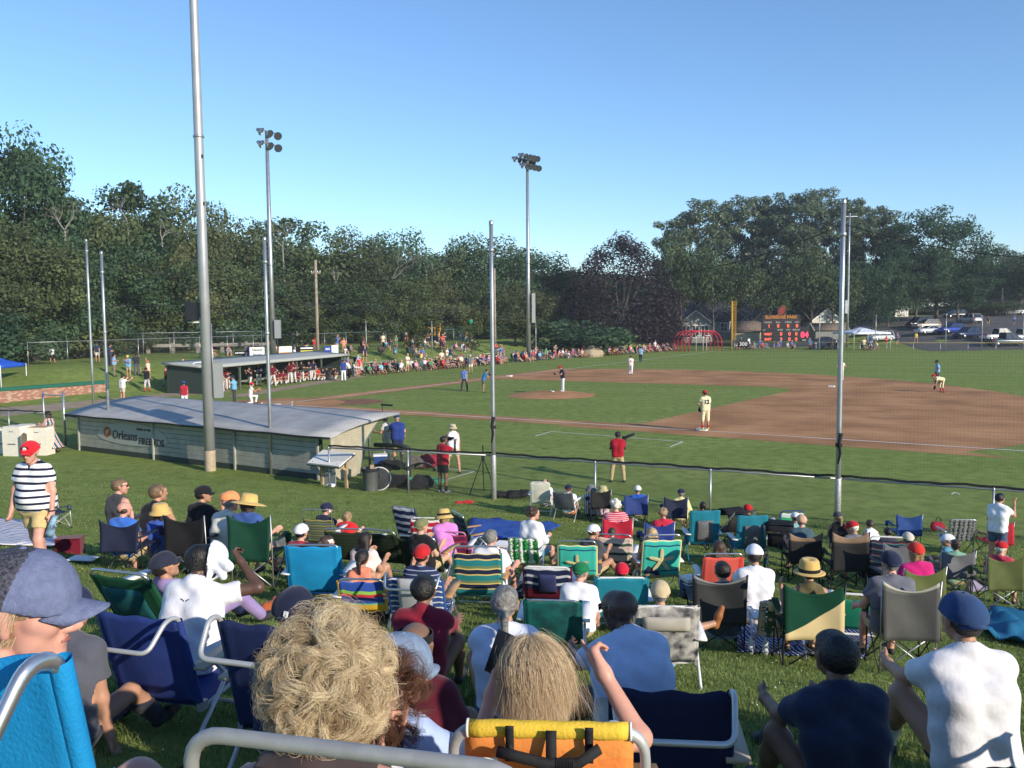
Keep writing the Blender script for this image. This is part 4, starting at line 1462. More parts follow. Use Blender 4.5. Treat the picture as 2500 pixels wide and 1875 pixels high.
	def hair(s, c, style='short', g=.012, under=False):
		if under:
			g = .004
		r, h, k = s.rig, s.rig.hp, s.rig.k
		m = hair_mat(c)
		A = [(h(0, -.038, .030), h(0, .02, .036), .083 * k + g, .078 * k + g)]
		lowz = -.05
		fr = .048
		if style == 'short':
			A += [(h(0, -.05, -.01), h(0, -.05, -.035), .066 * k + g, .055 * k + g * .6)]
		elif style == 'bald':
			A = [(h(-.05, -.05, -.01), h(.05, -.05, -.01), .045 * k, .045 * k), (h(-.075, -.02, .0), h(-.07, -.04, -.02), .02 * k, .02 * k), (h(.075, -.02, .0), h(.07, -.04, -.02), .02 * k, .02 * k)]
		elif style == 'bob':
			A += [(h(-.06, -.02, .0), h(-.065, -.015, -.085), .045 * k, .035 * k), (h(.06, -.02, .0), h(.065, -.015, -.085), .045 * k, .035 * k), (h(-.04, -.07, 0), h(-.04, -.06, -.1), .05 * k, .04 * k), (h(.04, -.07, 0), h(.04, -.06, -.1), .05 * k, .04 * k)]
			lowz = -.13
		elif style == 'curly':
			g2 = .03
			rr = random.Random(s.seed)
			for q in range(26):
				a, b = rr.uniform(0, 6.28), rr.uniform(-.5, 1)
				cs = math.sqrt(1 - b * b)
				v = (math.cos(a) * cs * .088, math.sin(a) * cs * .1 - .02, .03 + b * .09)
				if v[1] > .05 and v[2] < .07:
					continue
				A.append((h(*v), h(v[0] * 1.06, v[1] * 1.06, v[2] * 1.03), .03 * k, .03 * k))
			lowz = -.09
		elif style in ('long', 'wavy'):
			for x in (-.06, -.02, .02, .06):
				dz = -.26 if style == 'wavy' else -.2
				A += [(h(x, -.06, .0), h(x * 1.25, -.095, -.12), .05 * k, .045 * k), (h(x * 1.25, -.095, -.12), h(x * 1.5, -.10, dz), .045 * k, .028 * k)]
			lowz = -.4
		elif style == 'pony':
			A += [(h(0, -.05, -.01), h(0, -.05, -.03), .066 * k + g, .055 * k), (h(0, -.115, .0), h(0, -.15, -.03), .025 * k, .035 * k), (h(0, -.15, -.03), h(.01, -.15, -.17), .036 * k, .02 * k), (h(.01, -.15, -.17), h(.02, -.13, -.24), .02 * k, .008 * k)]
			lowz = -.4
		elif style == 'bun':
			A += [(h(0, -.05, -.01), h(0, -.05, -.03), .066 * k + g, .055 * k), (h(0, -.13, .02), h(0, -.135, .03), .04 * k, .04 * k)]
			lowz = -.2
		H = r.H
		def cut(X, Y, Z):
			dx, dy, dz = X - H[0], Y - H[1], Z - H[2]
			yl = dx * r.hf[0] + dy * r.hf[1] + dz * r.hf[2]
			zl = dx * r.hu[0] + dy * r.hu[1] + dz * r.hu[2]
			face = np.minimum(yl - (fr - .01) * k, .066 * k - zl)
			side = np.minimum(yl - .012 * k, .0 * k - zl)
			return np.maximum(np.maximum(face, side), lowz * k - zl)
		return sdf_obj('hair', sdf(A, min(s.vox, .012), .02 * k, [cut], folds(.0035, s.seed + 3)), m, s.root)
	def cap(s, m, brim=None, back=False, g=.019, name='cap', z=.028, peak=.075, logo=None, peakdrop=.012, button=True, hole=True):
		r, h, k = s.rig, s.rig.hp, s.rig.k
		pr = [(h(0, -.036, .038), h(0, .024, .042), .083 * k + g, .079 * k + g), (h(0, -.03, .03), h(0, .03, .03), .084 * k + g, .08 * k + g), (h(0, .0, .06), h(0, .02, .062), .07 * k + g, .066 * k + g)]
		c = h(0, -.02 if back else 0, z)
		cuts = [plane(c, -(r.hu + r.hf * (.16 if not back else -.12)))]
		if back and hole:
			q = h(0, .1, z)
			cuts.append(lambda X, Y, Z: .04 - np.sqrt((X - q[0]) ** 2 + (Y - q[1]) ** 2 + (Z - q[2]) ** 2))
		o = sdf_obj(name, sdf(pr, min(s.vox, .012), .02 * k, cuts), m, s.root)
		mb = brim_mesh(r, z + (.004 if not back else .006), .098, peak, .078, peakdrop, back)
		mb.build('brim', brim or m, o)
		if button:
			mb = MB(); mb.lathe([(0, .008), (.009, .004), (.011, -.004)], 8); mb.build('button', brim or m, o, h(0, -.005, .142 + g * .3))
		return o
	def hat(s, m, band=None, rb=.19, rc=.106, hc=.112, tilt=.0, droop=.02, dent=0.0, name='hat', z=.03, flat=.0):
		r, h = s.rig, s.rig.hp
		M = Matrix((r.hx, r.hf, r.hu)).transposed() @ Matrix.Rotation(tilt, 3, 'X')
		prof = [(rc * .0, hc - dent), (rc * .45, hc - dent * .4), (rc * .78, hc - .004), (rc * .96, hc * .78), (rc * 1.05, hc * .3), (rc * 1.08, 0.0), (rc * 1.3, -.006), ((rb + rc) * .55, -droop * .5), (rb, -droop), (rb, -droop - .006), ((rb + rc) * .55, -droop * .5 - .007), (rc * 1.05, -.008)]
		mb = MB(); mb.lathe(prof, 28, M=M)
		o = mb.build(name, m, s.root, h(0, -.005, z))
		if band:
			mb = MB(); mb.lathe([(rc * 1.09, .0), (rc * 1.095, .012), (rc * 1.065, .036), (rc * 1.04, .036)], 28, M=M); mb.build('hat_band', band, o)
		return o
	def visor(s, m):
		r, h, k = s.rig, s.rig.hp, s.rig.k
		mb = MB()
		M = Matrix((r.hx, r.hf, r.hu)).transposed()
		mb.lathe([(.097 * k, .0), (.099 * k, .04), (.095 * k, .041), (.094 * k, .0)], 24, M=M)
		o = mb.build('visor', m, s.root, h(0, -.003, .03))
		b = brim_mesh(r, .036, .098, .08, .08, .014)
		b.build('brim', m, o)
		return o
	def glasses(s, up=False):
		r, h = s.rig, s.rig.hp
		mb = MB()
		z, y = (.02, .118) if not up else (.1, .075)
		rows = [[h(x, y - 2.2 * x * x * (1.6), z + dz) for x in (-.066, -.045, -.02, 0, .02, .045, .066)] for dz in (.016, .0, -.02)]
		mb.sheet(rows, .004)
		for sg in (-1, 1):
			mb.tube([h(sg * .067, y - .012, z + .008), h(sg * .09, .02, z + .012), h(sg * .088, -.02, z)], .0035, 5)
		return mb.build('sunglasses', LENS, s.root)
# == CHAIRS (each faces +y of its own frame, origin on the ground)
def uvsheet(name, rows, m, parent, thick=.004):
	"""fabric grid with UVs: u across, v from bottom to top"""
	ni, nj = len(rows), len(rows[0])
	P = np.array([[tuple(p) for p in r] for r in rows], np.float32)
	uv = np.array([[(j / (nj - 1), i / (ni - 1)) for j in range(nj)] for i in range(ni)], np.float32).reshape(-1, 2)
	idx = np.arange(ni * nj).reshape(ni, nj)
	F = np.stack([idx[:-1, :-1], idx[:-1, 1:], idx[1:, 1:], idx[1:, :-1]], -1).reshape(-1, 4)
	du = np.gradient(P, axis=1)
	dv = np.gradient(P, axis=0)
	N = np.cross(du, dv)
	N /= np.linalg.norm(N, axis=2, keepdims=True) + 1e-9
	Q = P + N * thick
	V = np.concatenate([P.reshape(-1, 3), Q.reshape(-1, 3)])
	n = ni * nj
	ring = list(idx[0, :]) + list(idx[1:, -1]) + list(idx[-1, -2::-1]) + list(idx[-2:0:-1, 0])
	E = [(ring[k], ring[(k + 1) % len(ring)], ring[(k + 1) % len(ring)] + n, ring[k] + n) for k in range(len(ring))]
	Fa = np.concatenate([F[:, ::-1], F + n, np.array(E)])
	return link(name, np_mesh(name, V, Fa, True, uv=np.concatenate([uv, uv])), m, parent)
def quad_chair(loc, yaw, label, fab, fab2=None, s=1.0, top=None, frame=BLACKTUBE, w=.54, hb=.88, group=None, arms=True, sag=.10, seatfab=None, post=STEEL, split=None):
	"""folding camp chair: four crossed legs, back posts, slung fabric back and seat, cup-holder arms"""
	e = empty('folding_chair', loc, yaw, label, 'chair', group)
	e.scale = (1, 1, s)
	hw, sh = w / 2, .40
	yb, yf = -.22, .24
	for sg in (-1, 1):
		mb = MB(); mb.tube([(sg * hw, yb - .02, .04), (sg * hw, yb - .03, .42), (sg * (hw + .015), yb - .09, hb)], .0095, 8)
		mb.build('back_post', post, e)
		mb = MB(); mb.tube([(sg * hw, yf + .02, .04), (sg * hw, yf, .58)], .0095, 8); mb.build('front_post', frame, e)
		for q in ((sg * hw, yb - .02), (sg * hw, yf + .02)):
			mb = MB(); mb.lathe([(0, .0), (.022, .0), (.022, .03), (.013, .05)], 8, c=(q[0], q[1], 0)); mb.build('foot', RUBBER, e)
	for a, b in (((-hw, yb, .05), (hw, yb, .40)), ((hw, yb, .05), (-hw, yb, .40)), ((-hw, yf, .05), (hw, yf, .40)), ((hw, yf, .05), (-hw, yf, .40)),
				 ((-hw, yb, .40), (-hw, yf, .06)), ((-hw, yf, .40), (-hw, yb, .06)), ((hw, yb, .40), (hw, yf, .06)), ((hw, yf, .40), (hw, yb, .06))):
		mb = MB(); mb.tube([a, b], .008, 6); mb.build('leg', post if a[1] == b[1] == yb else frame, e)
	rows = []
	for i in range(13):
		v = i / 12
		z = .36 + (hb - .36) * v
		yy = yb - .03 - .06 * v - .10 * math.sin(math.pi * (1 - v) * .55) * (1 - v)
		row = []
		for j in range(13):
			u = j / 12
			a = 4 * u * (1 - u)
			dip = sag * a * v ** 3.5
			row.append((-hw + w * u + (.015 * v) * (2 * u - 1), yy + .05 * a * (1 - .3 * v) + .006 * math.sin(9 * u + 5 * v), z - dip))
		rows.append(row)
	if fab2 is None:
		uvsheet('back_fabric', rows, fab, e, .006)
	else:
		k = split or 9
		uvsheet('back_fabric', rows[:k + 1], fab, e, .006)
		uvsheet('back_yoke', rows[k:], fab2, e, .006)
	rows = []
	for i in range(8):
		v = i / 7
		rows.append([(-hw + w * j / 8, yb + (yf - yb) * v, .40 + .02 * v - .07 * math.sin(math.pi * j / 8) * math.sin(math.pi * (.15 + .7 * v))) for j in range(9)])
	uvsheet('seat_fabric', rows, seatfab or fab, e, .006)
	if arms:
		for sg in (-1, 1):
			rows = [[(sg * (hw + .035 * (2 * j - 1)), yb - .04 + (yf - yb + .06) * i / 6, .585 + .0 - .03 * math.sin(math.pi * i / 6)) for j in range(2)] for i in range(7)]
			uvsheet('armrest', rows if sg > 0 else [r[::-1] for r in rows], seatfab or fab, e, .006)
			mb = MB(); mb.lathe([(.042, 0), (.046, .0), (.038, -.10), (.0, -.10)], 10, c=(sg * (hw + .03), yf - .02, .57)); mb.build('cup_holder', seatfab or fab, e)
	return e
def beach_chair(loc, yaw, label, fab, s=1.0, w=.58, seat=.24, back=.62, recl=18, frame=ALU, arm=WHITETUBE, armw=.05, gap=.06, loop=0.0, group=None, r=.0125, pillow=None, pouch=None, pad_top=None, seatfab=None, name='beach_chair', armz=.24, sleeve=True, fabw=1.0):
	"""aluminium tube chair: U-shaped back frame, seat frame, two leg loops, arm rests"""
	e = empty(name, loc, yaw, label, 'chair', group)
	hw = w / 2
	a = R(recl)
	ub = Vector((0, -math.sin(a), math.cos(a)))           # up along the back
	B0 = Vector((0, -.20, seat))
	top = B0 + ub * back
	nb = Vector((0, -math.cos(a), -math.sin(a)))          # behind the back
	X = Vector((1, 0, 0))
	if loop:
		pts = [B0 - X * hw, top - X * hw + ub * .0, top - X * hw + ub * .035 + nb * loop * .35, top - X * (hw - .02) + nb * loop - ub * .06, top + X * (hw - .02) + nb * loop - ub * .06, top + X * hw + ub * .035 + nb * loop * .35, top + X * hw, B0 + X * hw]
		pts = fillet(pts, .05, 5)
	else:
		pts = fillet([B0 - X * hw, top - X * (hw - .01), top + X * (hw - .01), B0 + X * hw], .07, 6)
	mb = MB(); mb.tube(pts, r, 10); bf = mb.build('back_frame', frame, e)
	S1 = Vector((0, .27, seat + .05))
	mb = MB(); mb.tube(fillet([B0 - X * hw, S1 - X * hw, S1 + X * hw, B0 + X * hw], .06, 5), r, 10); mb.build('seat_frame', frame, e)
	for y0, y1 in ((-.36, .12), (.30, -.12)):
		mb = MB()
		mb.tube(fillet([Vector((-hw - .03, y1, seat + armz)), Vector((-hw - .03, y0, .015)), Vector((hw + .03, y0, .015)), Vector((hw + .03, y1, seat + armz))], .06, 5), r, 10)
		mb.build('leg_frame', frame, e)
	for sg in (-1, 1):
		mb = MB()
		c = [Vector((sg * (hw + .035), y, seat + armz + .012 + .012 * math.sin((y + .3) * 4))) for y in (-.28, -.15, 0, .12, .24)]
		rows = [[p - X * armw * (1 if i < 4 else .7), p + X * armw * (1 if i < 4 else .7)] for i, p in enumerate(c)]
		mb.sheet(rows, .018)
		mb.build('armrest', arm, e)
		mb = MB(); mb.box((sg * (hw + .005), -.2, seat + .02), (.03, .06, .05)); mb.build('hinge', GREYTUBE, e)
	rows = []
	for i in range(15):
		v = i / 14
		c = B0 + ub * (.03 + (back - gap - .03) * v)
		rows.append([c + X * (-hw + w * j / 12) * fabw + nb * (.035 * math.sin(math.pi * j / 12) * math.sin(math.pi * (.12 + .8 * v)) + (.014 if j in (0, 12) and sleeve else 0)) + ub * (.008 * math.sin(j * 1.3) * v) for j in range(13)])
	bk = uvsheet('back_fabric', rows, fab, e, .005)
	if sleeve:
		for sg in (-1, 1):
			mb = MB(); mb.tube([B0 + X * sg * hw + ub * .03, B0 + X * sg * hw + ub * (back - gap)], r * 1.55, 10, cap=False)
			uv = mb.build('side_sleeve', fab, e)
	rows = []
	for i in range(8):
		v = i / 7
		c = B0.lerp(S1, .06 + .88 * v)
		rows.append([c + X * (-hw + w * j / 8) - Vector((0, 0, .05 * math.sin(math.pi * j / 8) * math.sin(math.pi * (.1 + .8 * v)))) for j in range(9)])
	uvsheet('seat_fabric', rows, seatfab or fab, e, .005)
	def onback(v, u, off=0.0):
		return B0 + ub * (back * v) + X * (u * hw) + nb * (off + .03)
	if pillow:
		rows = [[onback(.80 + .2 * i / 6, -.85 + 1.7 * j / 8, -.065 - .03 * math.sin(math.pi * i / 6)) for j in range(9)] for i in range(7)]
		uvsheet('head_pillow', rows, pillow, e, .02)
	if pouch:
		m_, v0, v1, hwid = pouch
		rows = [[onback(v0 + (v1 - v0) * i / 6, -hwid + 2 * hwid * j / 8, .012 + .035 * math.sin(math.pi * i / 6) ** .5 * math.sin(math.pi * (.1 + .8 * j / 8))) for j in range(9)] for i in range(7)]
		uvsheet('back_pouch', rows, m_, e, .006)
	e['frame_dims'] = (back, recl)
	e.scale = (1, 1, s)
	return e
def web_chair(loc, yaw, label, m1, m2, s=1.0, w=.52, seat=.36, back=.5, recl=14, frame=ALU, group=None, nv=6, nh=7):
	"""aluminium lawn chair woven from flat webbing"""
	e = empty('lawn_chair', loc, yaw, label, 'chair', group)
	hw, a = w / 2, R(recl)
	ub = Vector((0, -math.sin(a), math.cos(a)))
	nb = Vector((0, -math.cos(a), -math.sin(a)))
	B0, X = Vector((0, -.20, seat)), Vector((1, 0, 0))
	top = B0 + ub * back
	mb = MB(); mb.tube(fillet([Vector((-hw - .02, .27, .01)), B0 + Vector((-hw, .0, 0)), top - X * (hw - .02), top + X * (hw - .02), B0 + X * hw, Vector((hw + .02, .27, .01))], .06, 5), .012, 10); mb.build('back_frame', frame, e)
	S1 = Vector((0, .25, seat + .03))
	mb = MB(); mb.tube(fillet([B0 - X * hw, S1 - X * hw, S1 + X * hw, B0 + X * hw], .05, 5), .012, 10); mb.build('seat_frame', frame, e)
	mb = MB(); mb.tube(fillet([Vector((-hw - .03, .2, seat + .2)), Vector((-hw - .03, -.28, .01)), Vector((hw + .03, -.28, .01)), Vector((hw + .03, .2, seat + .2))], .06, 5), .012, 10); mb.build('leg_frame', frame, e)
	for sg in (-1, 1):
		mb = MB(); mb.box((sg * (hw + .03), -.04, seat + .21), (.05, .42, .02)); mb.build('armrest', WHITETUBE, e)
	for j in range(nv):
		u = (j + .5) / nv
		rows = [[B0 + ub * (back * i / 14) + X * (-hw + w * u + sg * w / nv * .40) + nb * (.006 * (1 if (i // 1 + j) % 2 else -1) + .02 * math.sin(math.pi * u)) for sg in (-1, 1)] for i in range(15)]
		mb = MB(); mb.sheet(rows, .003); mb.build('web_strap', m1 if j % 2 else m2, e)
		rows = [[B0.lerp(S1, i / 8) + X * (-hw + w * u + sg * w / nv * .40) - Vector((0, 0, .03 * math.sin(math.pi * u) * math.sin(math.pi * i / 8))) for sg in (-1, 1)] for i in range(9)]
		mb = MB(); mb.sheet(rows, .003); mb.build('web_strap', m1 if j % 2 else m2, e)
	for i in range(nh):
		v = (i + .5) / nh
		rows = [[B0 + ub * (back * v + sg * back / nh * .38) + X * (-hw + w * j / 12) + nb * (.006 * (-1 if (i + j) % 2 else 1) + .02 * math.sin(math.pi * j / 12)) for sg in (-1, 1)] for j in range(13)]
		mb = MB(); mb.sheet(rows, .003); mb.build('web_strap', m1 if i % 3 else m2, e)
	e.scale = (1, 1, s)
	return e
# == SPECTATORS ON THE BANK
DEBUG = False
ARMS = {
	'lap': (((-.22, .35, -1), (.35, .85, .05)), ((.22, .35, -1), (-.35, .85, .05))),
	'rest': (((-.34, .18, -1), (-.02, 1, .12)), ((.34, .18, -1), (.02, 1, .12))),
	'phone': (((-.2, .55, -.85), (.35, .75, .65)), ((.2, .45, -.9), (-.25, .85, .35))),
	'knees': (((-.1, .85, -.55), (.15, 1, -.1)), ((.1, .85, -.55), (-.15, 1, -.1))),
	'chin_r': (((-.25, .3, -1), (.3, .9, .0)), ((.25, .75, -.6), (-.35, .25, 1))),
	'side': (((-.12, .02, -1), (-.03, .22, -1)), ((.12, .02, -1), (.03, .22, -1))),
	'camera': (((-.25, .6, -.75), (.45, .55, .7)), ((.3, .5, -.8), (-.4, .6, .7))),
	'brow': (((-.2, .1, -1), (0, .5, -1)), ((.75, .55, .25), (-.9, .15, .55))),
	'cross': (((-.2, .3, -1), (.9, .5, .1)), ((.2, .3, -1), (-.9, .5, .15))),
	'hips': (((-.75, -.15, -.7), (.75, .3, -.5)), ((.75, -.15, -.7), (-.75, .3, -.5))),
	'back': (((-.2, -.45, -1), (0, -.1, -1)), ((.2, -.45, -1), (0, -.1, -1))),
}
LEGS = {
	'quad': (((-.16, 1, .0), (.0, .2, -1)), ((.16, 1, .0), (.0, .2, -1))),
	'low': (((-.2, 1, .22), (.02, .75, -.75)), ((.2, 1, .22), (-.02, .75, -.75))),
	'ground': (((-.35, .8, .6), (.1, .55, -1)), ((.35, .8, .6), (-.1, .55, -1))),
	'cross': (((-.8, .7, .08), (.75, .4, -.1)), ((.8, .7, .08), (-.75, .5, -.05))),
	'out': (((-.15, 1, .05), (-.02, 1, -.12)), ((.15, 1, .05), (.02, 1, -.12))),
	'stand': (((-.07, .02, -1), (-.02, -.04, -1)), ((.07, .02, -1), (.02, -.04, -1))),
	'walk': (((-.05, .32, -1), (-.02, .05, -1)), ((.05, -.2, -1), (.02, -.5, -1))),
	'apart': (((-.2, .02, -1), (-.1, -.04, -1)), ((.2, .02, -1), (.1, -.04, -1))),
}
def C(*c):
	return cloth(srgb(*c))
WHITE, NAVY, BLACK, RED, GREY, KHAKI, DENIM = C(232, 232, 236), C(34, 40, 66), C(28, 28, 31), C(186, 34, 42), C(110, 112, 118), C(190, 168, 126), C(70, 86, 112)
LBLUE, PINKC, TEAL, GREEN, OLIVE, MAROON, ORANGE, STRAW = C(176, 196, 226), C(206, 130, 200), C(40, 140, 150), C(28, 100, 62), C(120, 122, 84), C(110, 34, 50), C(232, 130, 70), C(206, 172, 104)
SEATH = {'quad': .47, 'low': .33, 'ground': .125, 'cross': .125, 'out': .125, 'stand': .93}
def person(label, x, ytop, Y, seat='quad', yaw=0, lean=None, skin='fair', shirt=None, hair=('brown', 'short'), hat=None, arms='rest', legs=('shorts', KHAKI), head=(0, 0), fat=1.0, vox=None,
		   shoes=RUBBER, glasses=False, group=None, hands=('relax', 'relax'), k=None, side=0.0, twist=0.0, pose_legs=None, seath=None, kr=(.84, 1.12), hairfn=None, z=None, roll=0.0, sock=None, name=None):
	p = spot(x, ytop, Y)
	lean = (-.16 if seat in ('quad', 'low') else .16 if seat in ('ground', 'cross') else .05 if seat == 'out' else 0.0) if lean is None else lean
	a = ARMS[arms] if isinstance(arms, str) else arms
	l = LEGS[pose_legs or seat] if isinstance(pose_legs or seat, str) else pose_legs
	sh = SEATH[seat] if seath is None else seath
	hat_up = 0 if not hat else (.02 if hat[0] in ('cap', 'back', 'visor') else .03)
	hair_up = 0 if not hair or hair[1] == 'bald' else .02 if hair[1] != 'curly' else .05
	kk = k or 1.0
	R_ = dict(lean=lean, side=side, twist=twist, head_yaw=head[0], head_pitch=head[1], head_roll=roll, la=a[0], ra=a[1], ll=l[0], rl=l[1], fat=fat)
	yw = R(yaw)
	for it in range(4):
		pel = (0, 0, sh * (kk if seat == 'stand' else 1.0))
		rg = Rig(scale=kk, pelvis=pel, **R_)
		t = rg.hp(0, 0, .115 + max(hat_up, hair_up))
		off = Matrix.Rotation(yw, 3, 'Z') @ Vector((t[0], t[1], 0))
		lx, ly = p.x - off.x, p.y - off.y
		g = gz1(lx, ly) if z is None else z
		if k is None:
			want = p.z - g
			base = sh if seat != 'stand' else 0
			kk = min(kr[1], max(kr[0], kk * (want - base) / max(.05, (t[2] - base))))
		if seat != 'stand':
			sh = min(.56, max(.115, sh + (p.z - g) - t[2])) if (k is not None or it > 1) else sh
		res = p.z - g - t[2]
	if seat == 'stand':
		dz = min(rg.legs[0][2][2], rg.legs[1][2][2]) - .082 * kk
		g -= dz
	if abs(res) > .05 and DEBUG: print('RES %.2f k %.2f sh %.2f' % (res, kk, sh), label)
	vx = vox or min(.017, max(.0075, Y * .00135))
	P = Person(Vector((lx, ly, g)), yw, rg, skin, vx, label, group)
	P.body(hand_l=hands[0], hand_r=hands[1])
	if shirt:
		m, sl = shirt[0], shirt[1] if len(shirt) > 1 else 'short'
		P.shirt(m, sl, collar=shirt[2] if len(shirt) > 2 else None, name='shirt' if sl != 'none' else 'vest')
	if legs:
		P.legs(legs[1], {'shorts': .66, 'trousers': 1.94, 'skirt': .8, 'capris': 1.5}[legs[0]], name=legs[0])
	if shoes:
		P.shoes(shoes, sock)
	if hair:
		(hairfn or P.hair)(hair[0], hair[1], under=bool(hat) and hat[0] != 'visor')
	if hat:
		h = hat[0]
		if h == 'cap': P.cap(hat[1], hat[2] if len(hat) > 2 else None)
		elif h == 'back': P.cap(hat[1], hat[2] if len(hat) > 2 else None, back=True)
		elif h == 'visor': P.visor(hat[1])
		elif h == 'straw': P.hat(hat[1], hat[2] if len(hat) > 2 else None, **(hat[3] if len(hat) > 3 else {}))
		elif h == 'bucket': P.hat(hat[1], None, rb=.155, rc=.104, hc=.10, droop=.05)
	if glasses:
		P.glasses()
	P.kk = kk
	return P
def seatat(x, ytop, Y, h, lim=(.8, 1.2)):
	"""where a chair stands so that its back top shows at a pixel; height factor"""
	p = spot(x, ytop, Y)
	g = gz1(p.x, p.y)
	return Vector((p.x, p.y, g)), min(lim[1], max(lim[0], (p.z - g) / h))
def chair_at(x, ytop, Y, h, yaw, fwd):
	"""foot point and height factor so that the back top, fwd behind the foot, shows at a pixel"""
	for q in range(9):
		p = spot(x, ytop, Y * (1 - .0125 * q))
		L = Vector((p.x, p.y, 0)) + Matrix.Rotation(R(yaw), 3, 'Z') @ Vector((0, fwd, 0))
		L.z = gz1(L.x, L.y)
		s = (p.z - L.z) / h
		if s > .95: break
	if DEBUG and not .78 < s < 1.28: print('CHAIR %.2f' % s, x, ytop, Y)
	return L, min(1.28, max(.78, s))
def quad(label, x, ytop, Y, yaw, fab, fab2=None, hb=.88, **kw):
	L, s = chair_at(x, ytop, Y, hb, yaw, .29)
	return quad_chair(L, R(yaw), label, fab, fab2, s=s, hb=hb, group=kw.pop('group', 'folding chairs on the bank'), **kw)
def beach(label, x, ytop, Y, yaw, fab, **kw):
	back, seat, recl = kw.get('back', .62), kw.get('seat', .24), kw.get('recl', 18)
	L, s = chair_at(x, ytop, Y, seat + back * math.cos(R(recl)) + .012, yaw, .20 + back * math.sin(R(recl)))
	return beach_chair(L, R(yaw), label, fab, s=s, group=kw.pop('group', 'low beach chairs on the bank'), **kw)
def fabric(r, g, b, n=None):
	return mat(n or 'fabric_%d_%d_%d' % (r, g, b), srgb(r, g, b), .75, var=.10, scale=7, bump=.3, bscale=120, spec=.3)
def uvst(name, cols, axis='y', period=1.0):
	return stripes(name, [(srgb(*c), w) for c, w in cols], axis, period, 'UV')
def two_tone():
	m = uvst('green_cream', [((16, 64, 46), 1)])
	nt = m.node_tree
	sx = next(n for n in nt.nodes if n.type == 'SEPXYZ')
	cr = next(n for n in nt.nodes if n.type == 'VALTORGB')
	pw = nt.nodes.new('ShaderNodeMath'); pw.operation = 'POWER'; pw.inputs[1].default_value = 1.4
	ml = nt.nodes.new('ShaderNodeMath'); ml.operation = 'MULTIPLY_ADD'; ml.inputs[1].default_value = .62; ml.inputs[2].default_value = .12
	gt = nt.nodes.new('ShaderNodeMath'); gt.operation = 'GREATER_THAN'
	nt.links.new(sx.outputs[0], pw.inputs[0]); nt.links.new(pw.outputs[0], ml.inputs[0])
	nt.links.new(sx.outputs[1], gt.inputs[0]); nt.links.new(ml.outputs[0], gt.inputs[1])
	nt.links.new(gt.outputs[0], cr.inputs['Fac'])
	cr.color_ramp.elements[0].color = (*srgb(206, 184, 136), 1)
	e = cr.color_ramp.elements.new(.5); e.color = (*srgb(16, 64, 46), 1)
	return m
# ---------------- row by row, from the fence towards the camera: chairs
F_NAVY, F_BLACK, F_GREEN, F_TURQ, F_BLUE = fabric(34, 40, 64), fabric(26, 26, 29), fabric(16, 64, 46), fabric(22, 138, 190), fabric(40, 62, 128)
F_GREY, F_TEAL, F_RED, F_CREAM, F_OLIVE, F_TAN, F_CORAL = fabric(104, 106, 110), fabric(24, 118, 138), fabric(176, 28, 52), fabric(206, 206, 186), fabric(84, 92, 48), fabric(136, 112, 92), fabric(214, 92, 80)
beach('cream fabric lounge chair against the fence, first of the fence row', 1318, 1176, 22.8, -8, F_CREAM, back=.62, seat=.3, w=.5, frame=WHITETUBE, recl=14, gap=.02)
beach('grey reclined beach chair in the fence row beside the cream lounge chair', 1372, 1197, 22.0, -22, fabric(88, 92, 98), back=.6, seat=.3, w=.5, recl=26, frame=GREYTUBE)
quad('black folding chair in the fence row under the tan bucket hat', 1467, 1194, 22.2, 4, F_BLACK, w=.5)
quad('folding chair hidden under a bright blue jacket in the fence row', 1553, 1207, 22.2, 0, fabric(40, 60, 120), w=.56)
quad('navy folding chair in the fence row, its frame half silver', 1650, 1212, 20.9, -6, F_NAVY, w=.54)
beach('blue and green beach chair at the fence behind the white cap', 1935, 1246, 19.6, 0, uvst('bluegreen', [((60, 120, 190), 1), ((60, 170, 120), 1), ((200, 210, 210), .5)]), back=.6, seat=.3, w=.5, frame=F_BLUE)
quad('empty bright blue folding chair at the right of the fence row', 2220, 1254, 19.5, -4, fabric(32, 66, 128), w=.54, group=None)
web_chair(*((lambda q: (q[0], R(-3)))(seatat(2335, 1269, 18.8, .86))), 'empty grey webbed lawn chair facing the fence at right', fabric(120, 122, 122), fabric(96, 100, 104), w=.58, seat=.38, back=.5)
quad('red folding chair beside the standing man in white', 2443, 1273, 18.6, 0, fabric(176, 34, 50), w=.54, group=None)
quad('red folding chair with pale emblem under the white haired woman', 1508, 1263, 16.3, -2, F_RED, w=.54)
quad('royal blue folding chair with pale emblem under the curly haired woman', 1610, 1273, 16.3, 2, fabric(36, 56, 128), w=.54)
for x, y, s in ((1722, 1247, 'left'), (1838, 1259, 'right')):
	o = beach(f'teal padded recliner with grey mesh pocket, the {s} one of the pair', x, y, 17.6, 2, F_TEAL, back=.72, seat=.42, w=.56, recl=10, frame=F_TEAL, gap=-.02, pad_top=1, pouch=(mat('mesh_pocket', (.13, .135, .135), .6, var=.3, scale=30), .12, .74, .55), armz=.2)
beach('blue green yellow striped chair, tall frame with strap, left of the blond child', 772, 1243, 16.9, -10, uvst('sandstripe', [((86, 96, 78), 1), ((150, 136, 74), .6), ((60, 92, 110), .8), ((120, 116, 80), .6)], period=.22), back=.74, seat=.26, gap=.22, w=.56)
beach('blue and white high striped beach chair tilted at the top row', 984, 1237, 17.2, -30, uvst('navywhite', [((34, 46, 84), 1), ((190, 196, 204), .8)], period=.2), back=.8, seat=.24, w=.52, gap=.01)
beach('red and white striped beach chair beside the high blue striped one', 1038, 1263, 16.8, -6, uvst('redwhite', [((190, 34, 52), 1), ((226, 216, 214), .55)], period=.25), back=.62, seat=.26, w=.56, gap=.05, frame=WHITETUBE)
